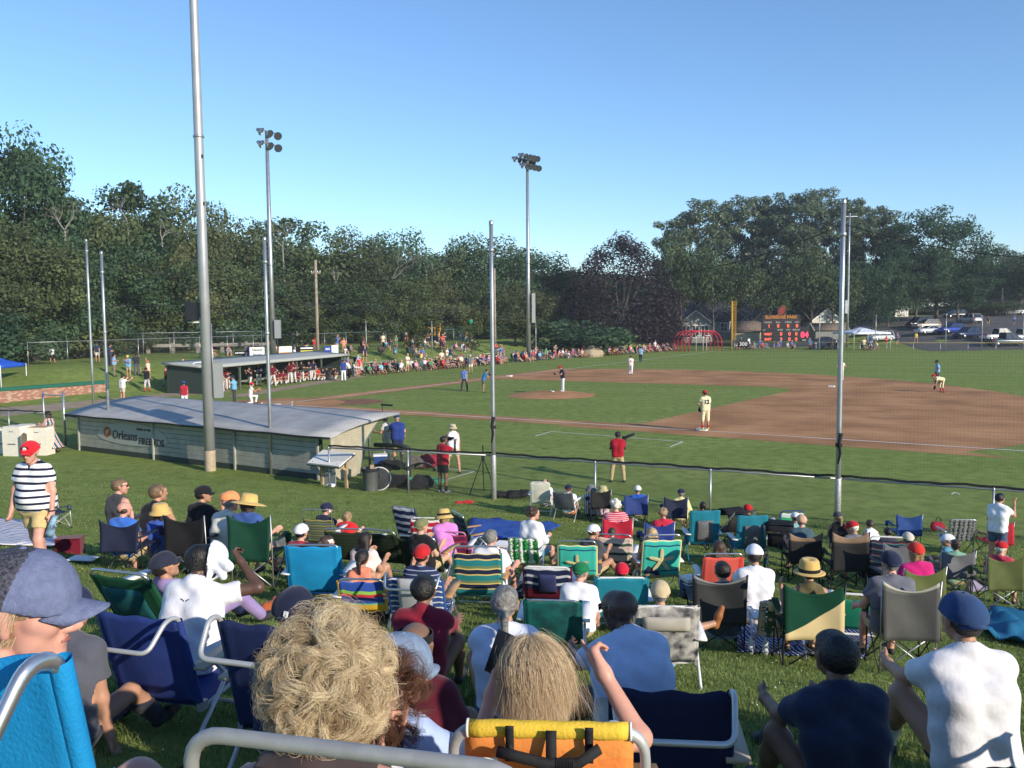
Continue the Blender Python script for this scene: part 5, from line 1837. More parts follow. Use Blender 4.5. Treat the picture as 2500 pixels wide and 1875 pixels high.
beach('dark beach chair with wooden arms beside the spread blue blanket', 1115, 1250, 16.6, -62, uvst('darkteal', [((40, 56, 66), 1), ((70, 92, 96), .5)], period=.2), back=.7, seat=.26, w=.54, arm=WOODARM)
beach('maroon striped beach chair under the woman in lilac', 1096, 1297, 14.8, -10, uvst('maroonst', [((110, 30, 60), 1), ((70, 40, 90), .5), ((160, 60, 80), .5)], period=.25), back=.56, seat=.26, w=.58, frame=mat('pink_tube', (.55, .2, .4), .4))
for i, (x, y, yw) in enumerate(((838, 1289, -6), (922, 1292, -24), (1016, 1308, -20))):
	beach('dark green webbed chair, the ' + ('left', 'middle', 'right')[i] + ' of three behind the long haired girl', x, y, 13.4 if i < 2 else 12.6, yw, uvst('darkgreen_web', [((36, 48, 34), 1), ((52, 62, 44), .3)], period=.12), back=.58, seat=.26, w=.6, recl=32, arm=WOODARM if i == 2 else WHITETUBE)
web_chair(*((lambda q: (q[0], R(-12)))(seatat(1285, 1297, 14.4, .8))), 'green and white webbed lawn chair under the curly haired woman in white', fabric(38, 140, 62), fabric(206, 220, 206), w=.5, seat=.36, back=.46)
STARF = uvst('starfish_aqua', [((224, 214, 150), .25), ((64, 186, 170), 1.0), ((30, 60, 110), .28), ((64, 186, 170), 5.2), ((30, 60, 110), .3), ((64, 186, 170), .8), ((214, 214, 160), .25)])
AQUA = STARF
SC1 = beach('aqua beach chair printed with a starfish, the left one with wooden arms', 1409, 1319, 13.6, -6, AQUA, back=.68, seat=.25, w=.6, arm=WOODARM, gap=.08)
SC2 = beach('aqua beach chair printed with a starfish, the right one', 1618, 1304, 13.8, 3, AQUA, back=.76, seat=.25, w=.6, gap=.09, arm=WHITETUBE)
def starfish(ch, back, recl, v, u, size):
	"""flat printed starfish on the back of the fabric"""
	a = R(recl)
	ub, nb = Vector((0, -math.sin(a), math.cos(a))), Vector((0, -math.cos(a), -math.sin(a)))
	B0 = Vector((0, -.20, .25))
	c = B0 + ub * back * v + Vector((u, 0, 0)) + nb * .058
	pts = []
	for q in range(40):
		an = 2 * math.pi * q / 40 + math.pi / 2
		w = (math.cos(5 * (an - math.pi / 2)) * .5 + .5)
		r = size * (.27 + .73 * w ** 2.2)
		pts.append(c + Vector((1, 0, 0)) * math.cos(an) * r + ub * math.sin(an) * r)
	mb = MB()
	n = len(pts)
	mb.add([c + nb * .008] + pts, [(0, 1 + q, 1 + (q + 1) % n) for q in range(n)])
	o = mb.build('printed_starfish', mat('starfish_print', srgb(222, 212, 160), .8, col2=srgb(190, 178, 130), scale=25), ch)
	return o
starfish(SC1, .68, 18, .40, 0, .2)
starfish(SC2, .76, 18, .45, 0, .225)
beach('pink and green striped chair behind the man in charcoal', 1500, 1303, 14.6, -12, uvst('pinkgreen', [((214, 190, 176), 1), ((60, 90, 78), .7), ((220, 204, 190), .6)], period=.3), back=.6, seat=.25, w=.58)
quad('tan topped black folding chair, left one of two, under the man in the tan cap', 1967, 1300, 15.4, -3, F_BLACK, F_TAN, w=.55, group='tan topped black folding chairs', post=BLACKTUBE)
quad('tan topped black folding chair, right one of two, under the red cap', 2077, 1298, 14.6, -3, F_BLACK, F_TAN, w=.59, hb=.95, group='tan topped black folding chairs', post=BLACKTUBE)
beach('navy striped low chair with white frame behind the white paper', 2168, 1309, 15.6, -14, uvst('navytealst', [((36, 44, 66), 1), ((60, 130, 130), .3), ((140, 60, 70), .3), ((36, 44, 66), .6)], period=.25), back=.5, seat=.26, w=.6, frame=WHITETUBE)
quad('grey folding chair half behind the red bandana', 2196, 1322, 14.2, 8, fabric(92, 94, 98), w=.54)
quad('grey folding chair under the pony tail with headband', 2340, 1343, 14.6, -3, F_GREY, w=.54, hb=.84)
quad('olive green folding chair at the right edge, silver legs', 2456, 1356, 13.6, -4, F_OLIVE, w=.56)
quad('olive green folding chair under the woman in magenta', 2258, 1384, 11.4, 6, F_OLIVE, w=.56, hb=.84)
beach('coral red beach chair behind the dark haired boy', 1767, 1350, 12.9, -2, uvst('coral', [((214, 92, 80), 9), ((196, 60, 60), 1)], 'x'), back=.64, seat=.25, w=.58)
web_chair(*((lambda q: (q[0], R(-6)))(seatat(1898, 1413, 9.8, .72))), 'red white and green plaid webbed chair left of the straw fedora', fabric(60, 100, 74), fabric(212, 190, 176), w=.5, seat=.28, back=.45)
beach('small green low chair between the fedora and the man in grey', 2103, 1449, 10.6, -14, fabric(22, 128, 96), back=.4, seat=.2, w=.54, frame=WHITETUBE)
quad('navy folding chair under the balding man in blue', 292, 1269, 11.2, -8, F_NAVY, w=.52, hb=.78, post=BLACKTUBE)
quad('black folding chair with silver legs under the small straw hat', 450, 1257, 11.4, -8, F_BLACK, w=.54)
quad('dark green folding chair with silver legs under the wide straw hat', 608, 1256, 11.2, -8, F_GREEN, w=.56)
beach('bright turquoise beach chair in the left middle of the bank', 762, 1328, 10.6, -4, F_TURQ, back=.66, seat=.25, w=.6, gap=.02, recl=12)
beach('small rainbow striped child chair left of the blue striped one', 880, 1411, 9.1, -5, uvst('rainbow', [((226, 176, 50), 1.1), ((120, 190, 150), .3), ((60, 80, 160), 1), ((200, 60, 70), .5), ((150, 200, 90), .5), ((50, 84, 170), 1.4)]), back=.42, seat=.2, w=.46, gap=.03, armz=.16)
beach('blue and white striped chair with a grey middle panel', 1011, 1397, 9.0, -8, stripes('bluewhite_side', [(srgb(52, 80, 140), 1), (srgb(206, 210, 216), .35)], 'y', .14, 'UV'), back=.56, seat=.22, w=.54, loop=.2, arm=WOODARM, pouch=(fabric(168, 170, 174), .02, .93, .62))
beach('teal navy and yellow striped beach chair with wooden arms', 1164, 1332, 10.9, -4, uvst('tealnavy', [((40, 126, 130), 1), ((210, 190, 120), .25), ((34, 40, 66), .8), ((210, 190, 120), .25), ((110, 130, 90), .5)], period=.36), back=.72, seat=.27, w=.6, gap=.1, recl=12, arm=WOODARM)
beach('navy and white striped chair with a blue cooler pouch, left of the green cap', 1335, 1382, 11.0, -8, uvst('navyred', [((100, 24, 44), 2.2), ((34, 44, 80), 1), ((210, 212, 218), .5), ((34, 44, 80), 1), ((210, 212, 218), .5), ((34, 44, 80), 1), ((210, 212, 218), .5)]), back=.56, seat=.24, w=.6, frame=WHITETUBE, gap=.0, recl=28, pouch=(fabric(52, 58, 100), .30, .85, .38))
beach('teal beach chair with black straps behind the bald man', 1517, 1408, 10.2, -2, fabric(26, 128, 150), back=.62, seat=.25, w=.6, gap=.0, frame=WHITETUBE)
beach('dark teal floral chair between the pony tail and the bald man', 1349, 1463, 7.6, -6, mat('floral_teal', srgb(16, 62, 66), .7, col2=srgb(20, 104, 100), scale=6, bump=.3, bscale=90), back=.5, seat=.2, w=.49, gap=.0, recl=18)
quad('black mesh folding chair with grey top around the boy in grey', 1758, 1402, 9.5, -4, mat('black_mesh', (.02, .021, .023), .6), fabric(128, 130, 132), w=.56, post=BLACKTUBE, split=11)
quad('folding chair split diagonally dark green and cream under the straw fedora', 1988, 1426, 8.8, -6, two_tone(), None, w=.58, post=BLACKTUBE)
quad('grey folding chair with lime piping under the man in grey', 2225, 1417, 9.1, -6, mat('grey_mesh', (.075, .075, .07), .65, var=.1), fabric(176, 172, 156), w=.57, split=11)
BW = beach('white framed backpack chair in black and white leaf print', 1626, 1478, 7.6, -4, mat('leaf_print', srgb(40, 42, 56), .8, col2=srgb(200, 196, 190), scale=11), back=.56, seat=.22, w=.52, gap=-.01, frame=WHITETUBE, recl=12, pouch=(fabric(176, 170, 158), .62, .86, .75), armz=.22)
beach('blue beach chair with bent back frame at the left front', 335, 1490, 4.5, -17, fabric(38, 58, 122), back=.6, seat=.22, w=.5, loop=.24, gap=.02, recl=16, arm=mat('beige_arm', (.42, .36, .27), .5), frame=mat('pale_tube', (.56, .56, .55), .42, .45, var=.06))
beach('navy beach chair half hidden behind the curly blond hair', 645, 1508, 4.0, -17, fabric(30, 42, 84), back=.6, seat=.22, w=.48, loop=.22, gap=.02, recl=16, arm=mat('beige_arm', (.42, .36, .27), .5), frame=mat('pale_tube', (.56, .56, .55), .42, .45, var=.06))
beach('empty navy beach chair with bent back frame at the right front', 1640, 1672, 3.5, -6, fabric(24, 32, 66), back=.56, seat=.2, w=.48, loop=.26, gap=.01, recl=10, frame=mat('pale_tube', (.56, .56, .55), .42, .45, var=.06), arm=mat('beige_arm', (.42, .36, .27), .5))
# ---------------- people on the bank, top row to front
GB = 'spectators seated on the bank'
ALLP = []
def S(*a, **k):
	k.setdefault('group', GB)
	ALLP.append(person(*a, **k))
	return ALLP[-1]
BLUEJ = C(36, 84, 176)
S('person in a beige visor and white top in the cream lounge chair', 1330, 1168, 23.1, 'low', -5, -.3, 'pink', (WHITE,), ('white', 'bald'), ('visor', BLACK), 'lap')
S('person in navy and red cap in the grey reclined chair by the fence', 1388, 1183, 22.3, 'low', -15, -.3, 'tan', (WHITE,), ('dark', 'short'), ('back', NAVY, RED), 'lap', ('shorts', ORANGE))
S('person in a patterned bucket hat and checked shirt at the fence', 1443, 1184, 22.8, 'low', -8, 0, 'fair', (stripes('check', [(srgb(220, 222, 226), 1), (srgb(90, 96, 120), .7)], 'x', .05), 'long'), ('grey', 'short'), ('bucket', GREY), 'knees', ('trousers', BLACK))
S('person in a tan bucket hat in the black fence row chair', 1472, 1186, 22.5, 'quad', 0, -.15, 'fair', (C(206, 180, 190),), ('brown', 'short'), ('bucket', C(178, 168, 124)), 'lap')
S('person in a white cap in the chair covered by the blue jacket', 1557, 1186, 22.6, 'quad', 0, -.15, 'tan', (BLUEJ,), ('grey', 'short'), ('back', WHITE, NAVY), 'lap')
S('person in navy cap and pale yellow shirt in the navy fence row chair', 1663, 1194, 21.3, 'quad', -5, -.15, 'pink', (C(222, 214, 150), 'long'), ('grey', 'short'), ('cap', NAVY), 'rest')
S('child with dark brown hair between the fence row and the teal recliner', 1716, 1224, 20.4, 'low', 0, -.1, 'tan', (C(80, 60, 60),), ('dark', 'bob'), None, 'lap', k=.78)
S('person in red and black cap in the right teal recliner', 1826, 1232, 18.6, 'quad', 4, -.1, 'brown', (BLACK,), ('black', 'short'), ('back', RED, BLACK), 'lap')
S('person in a white cap and pale green shirt at the fence, right of the recliners', 1942, 1252, 18.9, 'low', 15, 0, 'tan', (C(130, 170, 170),), ('brown', 'short'), ('cap', WHITE), 'lap')
S('woman in a grey cap and black tank top near the fence post', 2046, 1250, 17.9, 'low', -20, 0, 'tan', (BLACK, 'none'), ('sandy', 'pony'), ('cap', C(74, 74, 80)), 'lap', head=(.5, 0))
S('child in a white tank top sitting near the fence, right of the red cap', 2124, 1268, 17.4, 'ground', 5, .1, 'fair', (WHITE, 'none'), ('brown', 'short'), None, 'lap', k=.74, fat=.88)
S('dark haired child beside the child in the white tank top', 2168, 1287, 16.4, 'ground', -5, .1, 'tan', (C(60, 60, 70),), ('black', 'short'), None, 'lap', k=.74)
S('person standing in a white T-shirt shading his eyes with one hand', 2442, 1203, 17.6, 'stand', -50, 0, 'tan', (WHITE,), ('black', 'short'), None, (((-.15, .1, -1), (.1, .6, -1)), ((.25, .8, -.6), (-.1, .25, 1))), ('shorts', DENIM), glasses=True, group='standing spectators', kr=(.9, 1.1))
S('person with short white hair in a red striped top in the red folding chair', 1503, 1214, 16.6, 'quad', 0, -.12, 'pink', (stripes('redwhite_top', [(srgb(190, 40, 70), 1), (srgb(226, 190, 196), .6)], 'z', .035),), ('white', 'curly'), None, 'lap')
S('person with curly light brown hair and red top in the royal blue chair', 1619, 1236, 16.6, 'quad', 0, -.12, 'pink', (C(190, 44, 66),), ('sandy', 'curly'), None, 'lap')
S('boy in navy cap beside the sand striped chair, looking right', 797, 1231, 17.1, 'ground', -35, .1, 'fair', (NAVY,), ('brown', 'short'), ('cap', NAVY), 'knees', head=(-.5, 0), k=.9)
S('blond child in a red shirt on the grass behind the dark green chairs', 848, 1248, 16.6, 'ground', -15, .15, 'fair', (C(206, 36, 44),), ('sandy', 'bob'), None, 'knees', k=.78, head=(-.2, 0))
S('woman in a straw sun hat with black band and lilac top', 1082, 1243, 15.0, 'low', 18, .1, 'fair', (PINKC,), ('sandy', 'bob'), ('straw', STRAW, BLACK, dict(rb=.17, droop=.05)), 'lap', head=(.1, -.2))
S('boy in an olive cap filming with a phone, wooden armed green chair', 1029, 1267, 12.6, 'low', -32, -.25, 'fair', (C(30, 30, 34),), ('sandy', 'short'), ('back', OLIVE), 'phone', k=.86, head=(-.2, 0))
S('girl with long dark wavy hair and white top eating a snack', 892, 1297, 11.6, 'ground', -25, .05, 'tan', (C(224, 208, 200),), ('dark', 'wavy'), None, 'phone', k=.86, fat=.9)
S('person with curly brown hair and white sweater in the green webbed chair', 1302, 1232, 14.6, 'quad', -35, -.02, 'pink', (WHITE, 'long'), ('brown', 'curly'), None, 'lap', ('shorts', C(60, 170, 200)), head=(-.4, 0))
S('person in a white cap and charcoal shirt beside the left starfish chair', 1452, 1282, 14.0, 'low', -35, -.05, 'tan', (C(70, 72, 78),), ('brown', 'short'), ('back', WHITE), 'phone', head=(-.3, -.2))
S('woman with straight blond hair in the right starfish chair', 1590, 1286, 14.1, 'low', 12, -.05, 'tan', (C(40, 44, 70), 'none'), ('blond', 'long'), None, 'lap')
S('small child with tousled brown hair behind the pink and green striped chair', 1494, 1287, 15.4, 'low', -10, 0, 'fair', (C(120, 50, 70),), ('brown', 'short'), None, 'lap', k=.72)
S('person in a tan cap and teal shirt in the left tan topped chair', 1957, 1258, 15.8, 'quad', -5, -.12, 'pink', (C(66, 88, 100),), ('grey', 'bald'), ('back', C(206, 166, 136)), 'rest', fat=1.15)
S('person in a red cap and grey shirt in the right tan topped chair', 2078, 1273, 15.0, 'quad', 10, -.12, 'tan', (GREY,), ('white', 'short'), ('cap', RED), 'rest', head=(.5, -.2))
S('person in a beige cap in the half hidden grey chair', 2217, 1301, 14.6, 'quad', -4, -.12, 'tan', (C(90, 92, 100),), ('dark', 'short'), ('back', C(200, 192, 176)), 'lap')
S('person in a white cap beside the pony tail, facing left', 2314, 1305, 15.6, 'low', 35, 0, 'tan', (C(90, 150, 170),), ('grey', 'short'), ('cap', WHITE), 'lap', head=(.6, 0))
S('woman with white headband and pony tail in the grey chair', 2333, 1316, 15.0, 'quad', -6, -.1, 'fair', (C(120, 160, 140),), ('brown', 'bun'), ('visor', WHITE), 'lap')
S('person in a red cap and white beard in the olive chair at the right edge', 2446, 1323, 14.0, 'quad', -40, -.1, 'pink', (C(190, 60, 80),), ('white', 'short'), ('cap', RED), 'rest', head=(-.2, 0))
S('woman in a red bandana and magenta top in the olive chair', 2236, 1326, 11.9, 'quad', 6, -.08, 'pink', (C(190, 30, 110),), ('sandy', 'bob'), ('back', C(206, 52, 44)), 'rest', fat=1.2)
S('girl with long brown hair in the coral red chair', 1755, 1318, 13.3, 'low', 4, -.1, 'tan', (C(120, 60, 60),), ('brown', 'long'), None, 'lap', k=.92)
S('person in white cap and white T-shirt at the right of the coral chair', 1842, 1331, 11.8, 'ground', -4, .1, 'tan', (WHITE,), ('dark', 'short'), ('cap', WHITE), 'knees')
S('boy with short dark hair in the black mesh chair with grey top', 1764, 1369, 9.9, 'quad', 0, -.05, 'fair', (C(80, 82, 92),), ('dark', 'short'), None, 'rest', ('shorts', C(150, 170, 210)), k=.94)
S('person in a straw fedora in the green and cream folding chair', 1976, 1372, 9.1, 'quad', -6, -.08, 'tan', (C(96, 88, 60), 'none'), ('dark', 'short'), ('straw', STRAW, BLACK, dict(rb=.165, rc=.104, hc=.135, dent=.03, droop=.012)), (((-.45, .25, -1), (-.12, .35, 1)), ((.25, .3, -1), (-.2, 1, .1))))
S('person in navy cap and grey T-shirt in the grey and lime chair', 2175, 1347, 9.5, 'quad', -6, .02, 'pink', (C(104, 106, 116),), ('grey', 'short'), ('back', NAVY), (((-.42, .2, -1), (-.05, 1, -.35)), ((.3, .2, -1), (0, 1, .1))), fat=1.1)
S('man in a tank top with sunglasses, leftmost of the seated left group', 292, 1168, 13.0, 'quad', -25, -.05, 'pink', (C(66, 66, 70), 'none'), ('lightbrown', 'short'), None, 'rest', ('shorts', DENIM), head=(-.7, 0), glasses=True)
TN = S('youth in a black basketball jersey beside the man in a tank top', 386, 1180, 12.8, 'low', -12, .05, 'tan', (C(30, 28, 34), 'none'), ('lightbrown', 'short'), None, 'rest', head=(-.5, 0))
S('man in a black cap and black T-shirt with a hand at his face', 496, 1187, 12.6, 'quad', -25, 0, 'tan', (BLACK,), ('dark', 'short'), ('cap', BLACK), 'chin_r', head=(-.6, 0))
S('person in an orange cap and white T-shirt left of the wide straw hat', 561, 1201, 11.9, 'low', -28, .1, 'pink', (C(222, 218, 206),), ('grey', 'bald'), ('cap', C(236, 148, 96)), 'lap', head=(-.3, 0))
S('woman in a wide straw sun hat in the dark green chair', 607, 1206, 11.5, 'quad', -14, -.05, 'fair', (C(60, 90, 150),), ('brown', 'bob'), ('straw', STRAW, None, dict(rb=.24, rc=.112, droop=.03, tilt=-.25)), 'rest', head=(-.3, 0))
S('balding man in a blue shirt in the navy chair at left', 303, 1226, 11.6, 'quad', -10, -.1, 'pink', (C(60, 110, 196),), ('brown', 'bald'), None, 'rest', head=(-.35, 0))
S('child in a small straw hat in front of the black folding chair', 391, 1232, 11.8, 'quad', -10, -.1, 'fair', (C(60, 90, 170),), ('dark', 'bob'), ('straw', STRAW, None, dict(rb=.15, droop=.03)), 'lap', k=.8)
S('boy in a white and navy cap left of the turquoise chair', 735, 1281, 11.4, 'low', -12, -.05, 'fair', (C(150, 40, 54),), ('dark', 'short'), ('back', WHITE, NAVY), 'rest')
S('woman in a white visor in the turquoise chair', 797, 1306, 11.0, 'low', -20, -.15, 'pink', (C(90, 110, 140), 'none'), ('brown', 'bun'), ('visor', WHITE), 'rest', head=(-.4, 0))
S('child with dark hair in a bun in the small rainbow chair', 884, 1366, 9.4, 'low', -10, 0, 'tan', (C(230, 140, 110), 'none'), ('dark', 'pony'), None, 'lap', k=.76, legs=('shorts', C(236, 150, 120)))
S('man in a backward red cap and navy striped shirt taking a phone picture', 1030, 1332, 9.3, 'low', -14, -.1, 'tan', (stripes('navy_thin', [(srgb(44, 52, 84), 1), (srgb(170, 176, 196), .22)], 'z', .045),), ('dark', 'short'), ('back', RED), (((-.3, .55, -.7), (.1, .55, .8)), ((.3, .3, -1), (-.1, 1, .2))))
S('man with grey hair and a white T-shirt in the teal striped chair', 1198, 1291, 11.3, 'low', -14, -.1, 'pink', (WHITE,), ('grey', 'short'), None, 'rest', fat=1.2)
S('person in a green cap and white shirt bending over the blue pouch chair', 1420, 1376, 9.8, 'low', -12, .1, 'pink', (WHITE, 'long'), ('grey', 'short'), ('back', C(18, 110, 66)), 'lap', fat=1.15, head=(-.3, -.2))
S('child in a red beanie behind the teal chair with straps', 1518, 1376, 10.7, 'low', -4, -.1, 'fair', (C(60, 110, 130),), ('brown', 'short'), ('back', C(204, 30, 56)), 'lap', k=.8)
S('person in a beige cap in the leaf print backpack chair, brown shoe raised', 1612, 1428, 7.95, 'low', -6, -.12, 'tan', (C(150, 160, 190),), ('grey', 'short'), ('back', C(196, 178, 142)), 'lap', ('shorts', C(150, 170, 210)), pose_legs=(LEGS['low'][0], ((.42, .85, .35), (.8, .35, .12))), shoes=mat('brown_leather', srgb(150, 92, 50), .5, var=.15))
S('man in a white polo wiping his face, white towel over his head', 500, 1326, 5.25, 'low', -16, .16, 'dark', (C(226, 226, 232), 'short', WHITE), ('black', 'short'), None, (((-.3, .3, -1), (.3, .8, .3)), ((.85, .5, .1), (-.75, .3, .62))), ('shorts', C(90, 94, 104)), fat=1.12, hands=('relax', 'fist'), head=(-.55, -.15))
S('person in a navy golf cap with white stitching, left of the blond curls', 716, 1441, 4.2, 'low', -14, .05, 'pink', (C(40, 46, 80),), ('grey', 'short'), ('back', C(26, 32, 56)), 'lap')
S('young man with short dark hair in a dark red T-shirt on the grass', 1034, 1406, 5.7, 'ground', -10, .18, 'brown', (C(130, 30, 50),), ('black', 'short'), None, 'knees', ('shorts', BLACK))
S('person with a bald head and black visor in front of the dark red shirt', 1010, 1515, 3.9, 'ground', -8, .1, 'brown', (C(90, 26, 40),), None, ('visor', BLACK), 'lap', kr=(.8, 1.1))
S('woman with a grey pony tail and white T-shirt sitting on the grass', 1232, 1429, 5.2, 'ground', -2, .12, 'tan', (C(206, 212, 232),), ('grey', 'pony'), None, 'knees', ('shorts', DENIM), fat=.95)
S('bald man with sunglasses in a pale blue polo seen from behind', 1508, 1440, 4.35, 'low', 14, .34, 'dark', (C(192, 204, 228), 'short', C(192, 204, 228)), None, None, 'knees', ('shorts', C(40, 44, 60)), fat=1.2, head=(.45, -.15), glasses=True)
S('young man in a blue cap and white T-shirt sitting on the grass at right', 2352, 1453, 4.75, 'ground', 4, .16, 'tan', (C(222, 222, 228),), ('dark', 'short'), ('back', C(44, 70, 112)), 'knees', ('shorts', BLACK), fat=1.1, hands=('relax', 'relax'), sock=(WHITE, .4))
S('boy in a dark blue T-shirt sitting in deep shade on the grass', 2040, 1535, 4.05, 'ground', 8, .18, 'brown', (C(40, 48, 72),), ('black', 'short'), None, 'knees', ('shorts', C(30, 50, 100)), fat=.95)
S('person in a grey shirt in the shade behind the mesh cap', 175, 1500, 4.3, 'low', -10, .1, 'tan', (C(84, 86, 96),), ('dark', 'short'), ('cap', NAVY), 'side', ('trousers', C(44, 46, 60)))
S('person in lavender lying back in the low green chair', 392, 1400, 7.0, 'low', -30, -.75, 'tan', (C(150, 130, 180), 'long'), ('dark', 'short'), ('cap', C(40, 44, 60)), 'lap', ('trousers', C(150, 130, 180)), kr=(.84, 1.0), head=(-.4, .3), seath=.2)
beach('low dark green beach chair with a clear pocket behind the mesh cap', 285, 1392, 6.9, -20, fabric(22, 74, 50), back=.56, seat=.2, w=.54, recl=30, pouch=(fabric(24, 84, 88), .15, .75, .7))
FJ = [p for p in ALLP if 'golf cap' in p.label][0]
text('cap_lettering', 'FJ', .03, C(220, 220, 224), FJ.root, frame_at(FJ.rig.hp(.03, -.150, .045), FJ.rig.hx * .95 - FJ.rig.hf * .1, -FJ.rig.hf * .9 + FJ.rig.hu * .3), .004, font_bold=.002)
TOW = [p for p in ALLP if p.label.startswith('man in a white polo wiping')][0]
r_ = TOW.rig
pr = [(r_.hp(.02, -.02, .045), r_.hp(.03, .05, .05), .094, .092), (r_.hp(.05, .05, .02), r_.hp(.05, .07, -.03), .05, .04), (r_.hp(.06, .03, -.02), r_.hp(.065, .0, -.12), .05, .035), (r_.hp(.09, .06, .05), r_.hp(.20, .10, .0), .032, .026), (r_.hp(.09, .05, .0), r_.hp(.19, .08, -.07), .03, .022), (r_.hp(.065, .0, -.12), r_.hp(.05, -.03, -.21), .035, .03)]
sdf_obj('towel', sdf(pr, .0085, .02, [plane(r_.hp(.02, .05, .03), -r_.hf * .8 - r_.hx * .6)], folds(.006, 3)), WHITE, TOW.root)
UA = TOW.rig
c_ = UA.P + UA.up * .44 * UA.k - UA.f * .098 * UA.k
mb = MB()
for sg in (-1, 1):
	mb.tube([c_ + UA.x * .028 * sg * q + UA.up * (.012 - .016 * abs(q - .8)) * 1.0 * e_ for q, e_ in ((.2, .2), (.7, 1.0), (1.0, 1.6))], .003, 5)
	mb.tube([c_ + UA.x * .028 * sg * q - UA.up * (.012 - .016 * abs(q - .8)) * e_ for q, e_ in ((.2, .2), (.7, 1.0), (1.0, 1.6))], .003, 5)
mb.build('shirt_emblem', BLACK, TOW.root)
def back_print(P, body, size, m, v, off=.14, u=0.0, bold=.004):
	r = P.rig
	c = r.P + r.up * v * r.k + r.x * u - r.f * (off * r.k)
	return text('printed_number', body, size, m, P.root, frame_at(c, r.x, -r.f * 1.0 + r.up * .0), .006, font_bold=bold)
back_print(TN, '10', .17, C(150, 110, 190), .25, .128)
def blanket(label, corners, m, seed, wrinkle=.05, n=16):
	rr = random.Random(seed)
	A, B, Cc, Dd = [Vector(p) for p in corners]
	ph = [rr.uniform(0, 6) for _ in range(6)]
	rows = []
	for i in range(n + 1):
		row = []
		for j in range(n + 1):
			p = A.lerp(B, j / n).lerp(Dd.lerp(Cc, j / n), i / n)
			h = .02 + wrinkle * max(0, math.sin(p.x * 6 + ph[0] + 2 * math.sin(p.y * 3 + ph[1])) * math.sin(p.y * 7 + ph[2] + math.sin(p.x * 4)) + .25 * math.sin(p.x * 15 + ph[3]))
			row.append((p.x, p.y, gz1(p.x, p.y) + h + .02))
		rows.append(row)
	mb = MB(); mb.sheet(rows, .008)
	return tag(mb.build('blanket', m), label, 'blanket')
def gp(x, y, Y=None):
	"""ground point seen at a pixel"""
	lo, hi = .8, 60.0
	for _ in range(50):
		mid_ = (lo + hi) / 2
		p = spot(x, y, mid_)
		if p.z > gz1(p.x, p.y): lo = mid_
		else: hi = mid_
	return spot(x, y, lo)
blanket('crumpled blue blanket spread on the grass near the top row', [gp(1135, 1320), gp(1300, 1325), gp(1375, 1285), gp(1150, 1268)], fabric(46, 84, 160), 4, .07)
blanket('white and blue striped beach towel spread behind the man in stripes', [gp(-40, 1335), gp(150, 1340), gp(120, 1275), gp(-20, 1270)], stripes('toweltowel', [(srgb(214, 210, 214), 1), (srgb(130, 144, 190), .5), (srgb(214, 206, 190), .4)], 'x', .16), 5, .04)
blanket('navy checked picnic blanket under the cream and green chair', [gp(1800, 1600), gp(2110, 1615), gp(2140, 1520), gp(1800, 1520)], stripes('gingham_navy', [(srgb(30, 40, 80), 1), (srgb(170, 178, 206), .3)], 'x', .06), 6, .03)
blanket('white paper sheet lying on the grass left of the towel man', [gp(160, 1375), gp(225, 1378), gp(245, 1365), gp(185, 1362)], WHITEPAINT, 7, .0, 4)
blanket('turquoise tarp bundle at the right edge', [gp(2400, 1560), gp(2560, 1600), gp(2560, 1500), gp(2420, 1490)], fabric(30, 104, 140), 8, .16)
def stroller(x, y, Y, rz, label):
	p = spot(x, y, Y)
	e = empty('stroller', (p.x, p.y, gz1(p.x, p.y)), R(rz), label, 'stroller', 'strollers beside the recliners')
	rows = [[(-.24 + .48 * j / 6, .32 * math.cos(R(20 + 130 * i / 7)) - .1, .66 + .34 * math.sin(R(20 + 130 * i / 7))) for j in range(7)] for i in range(8)]
	mb = MB(); mb.sheet(rows, .01); mb.build('hood', F_BLACK, e)
	rows = [[(-.22 + .44 * j / 4, a, b) for j in range(5)] for a, b in ((-.36, .8), (-.22, .5), (.05, .44), (.3, .5), (.42, .36))]
	mb = MB(); mb.sheet(rows, .02); mb.build('seat', F_BLACK, e)
	for sx in (-.26, .26):
		mb = MB(); mb.tube(fillet([(sx, -.62, 1.02), (sx, -.3, .72), (sx, .4, .16)], .1), .013, 6); mb.tube([(sx, -.35, .16), (sx, .1, .46)], .012, 6); mb.build('side_frame', GREYTUBE, e)
		for wy_, r_ in ((-.36, .15), (.42, .11)):
			M = Matrix.Rotation(R(90), 3, 'Y')
			mb = MB(); mb.tube([(sx, wy_ + r_ * math.cos(a), r_ + r_ * math.sin(a)) for a in [2 * math.pi * q / 18 for q in range(18)]], .018, 6, closed=True); mb.tube([(sx, wy_ - r_, r_), (sx, wy_ + r_, r_)], .008, 4); mb.tube([(sx, wy_, 0), (sx, wy_, 2 * r_)], .008, 4); mb.build('wheel', RUBBER, e)
	mb = MB(); mb.tube([(-.26, -.62, 1.02), (.26, -.62, 1.02)], .017, 6); mb.build('handle', BLACK, e)
	return e
stroller(1778, 1300, 18.4, 20, 'black stroller between the two teal recliners')
stroller(1905, 1310, 16.6, -20, 'black stroller left of the tan topped chairs')
p = onfield(1245, 1216)
V, F, _ = sdf([((-.5, 0, .1), (.5, .05, .12), .1, .09), ((-.3, .15, .1), (.6, .1, .2), .06, .05), ((0, -.12, .08), (.4, -.1, .1), .09, .07)], .03, .06, fold=folds(.02, 12))
o = link('folded_chairs', np_mesh('folded_chairs', V, F), DARKNYLON, None, (p.x, p.y, 0)); tag(o, 'bundle of folded black chairs at the foot of the centre net pole', 'folded chairs')
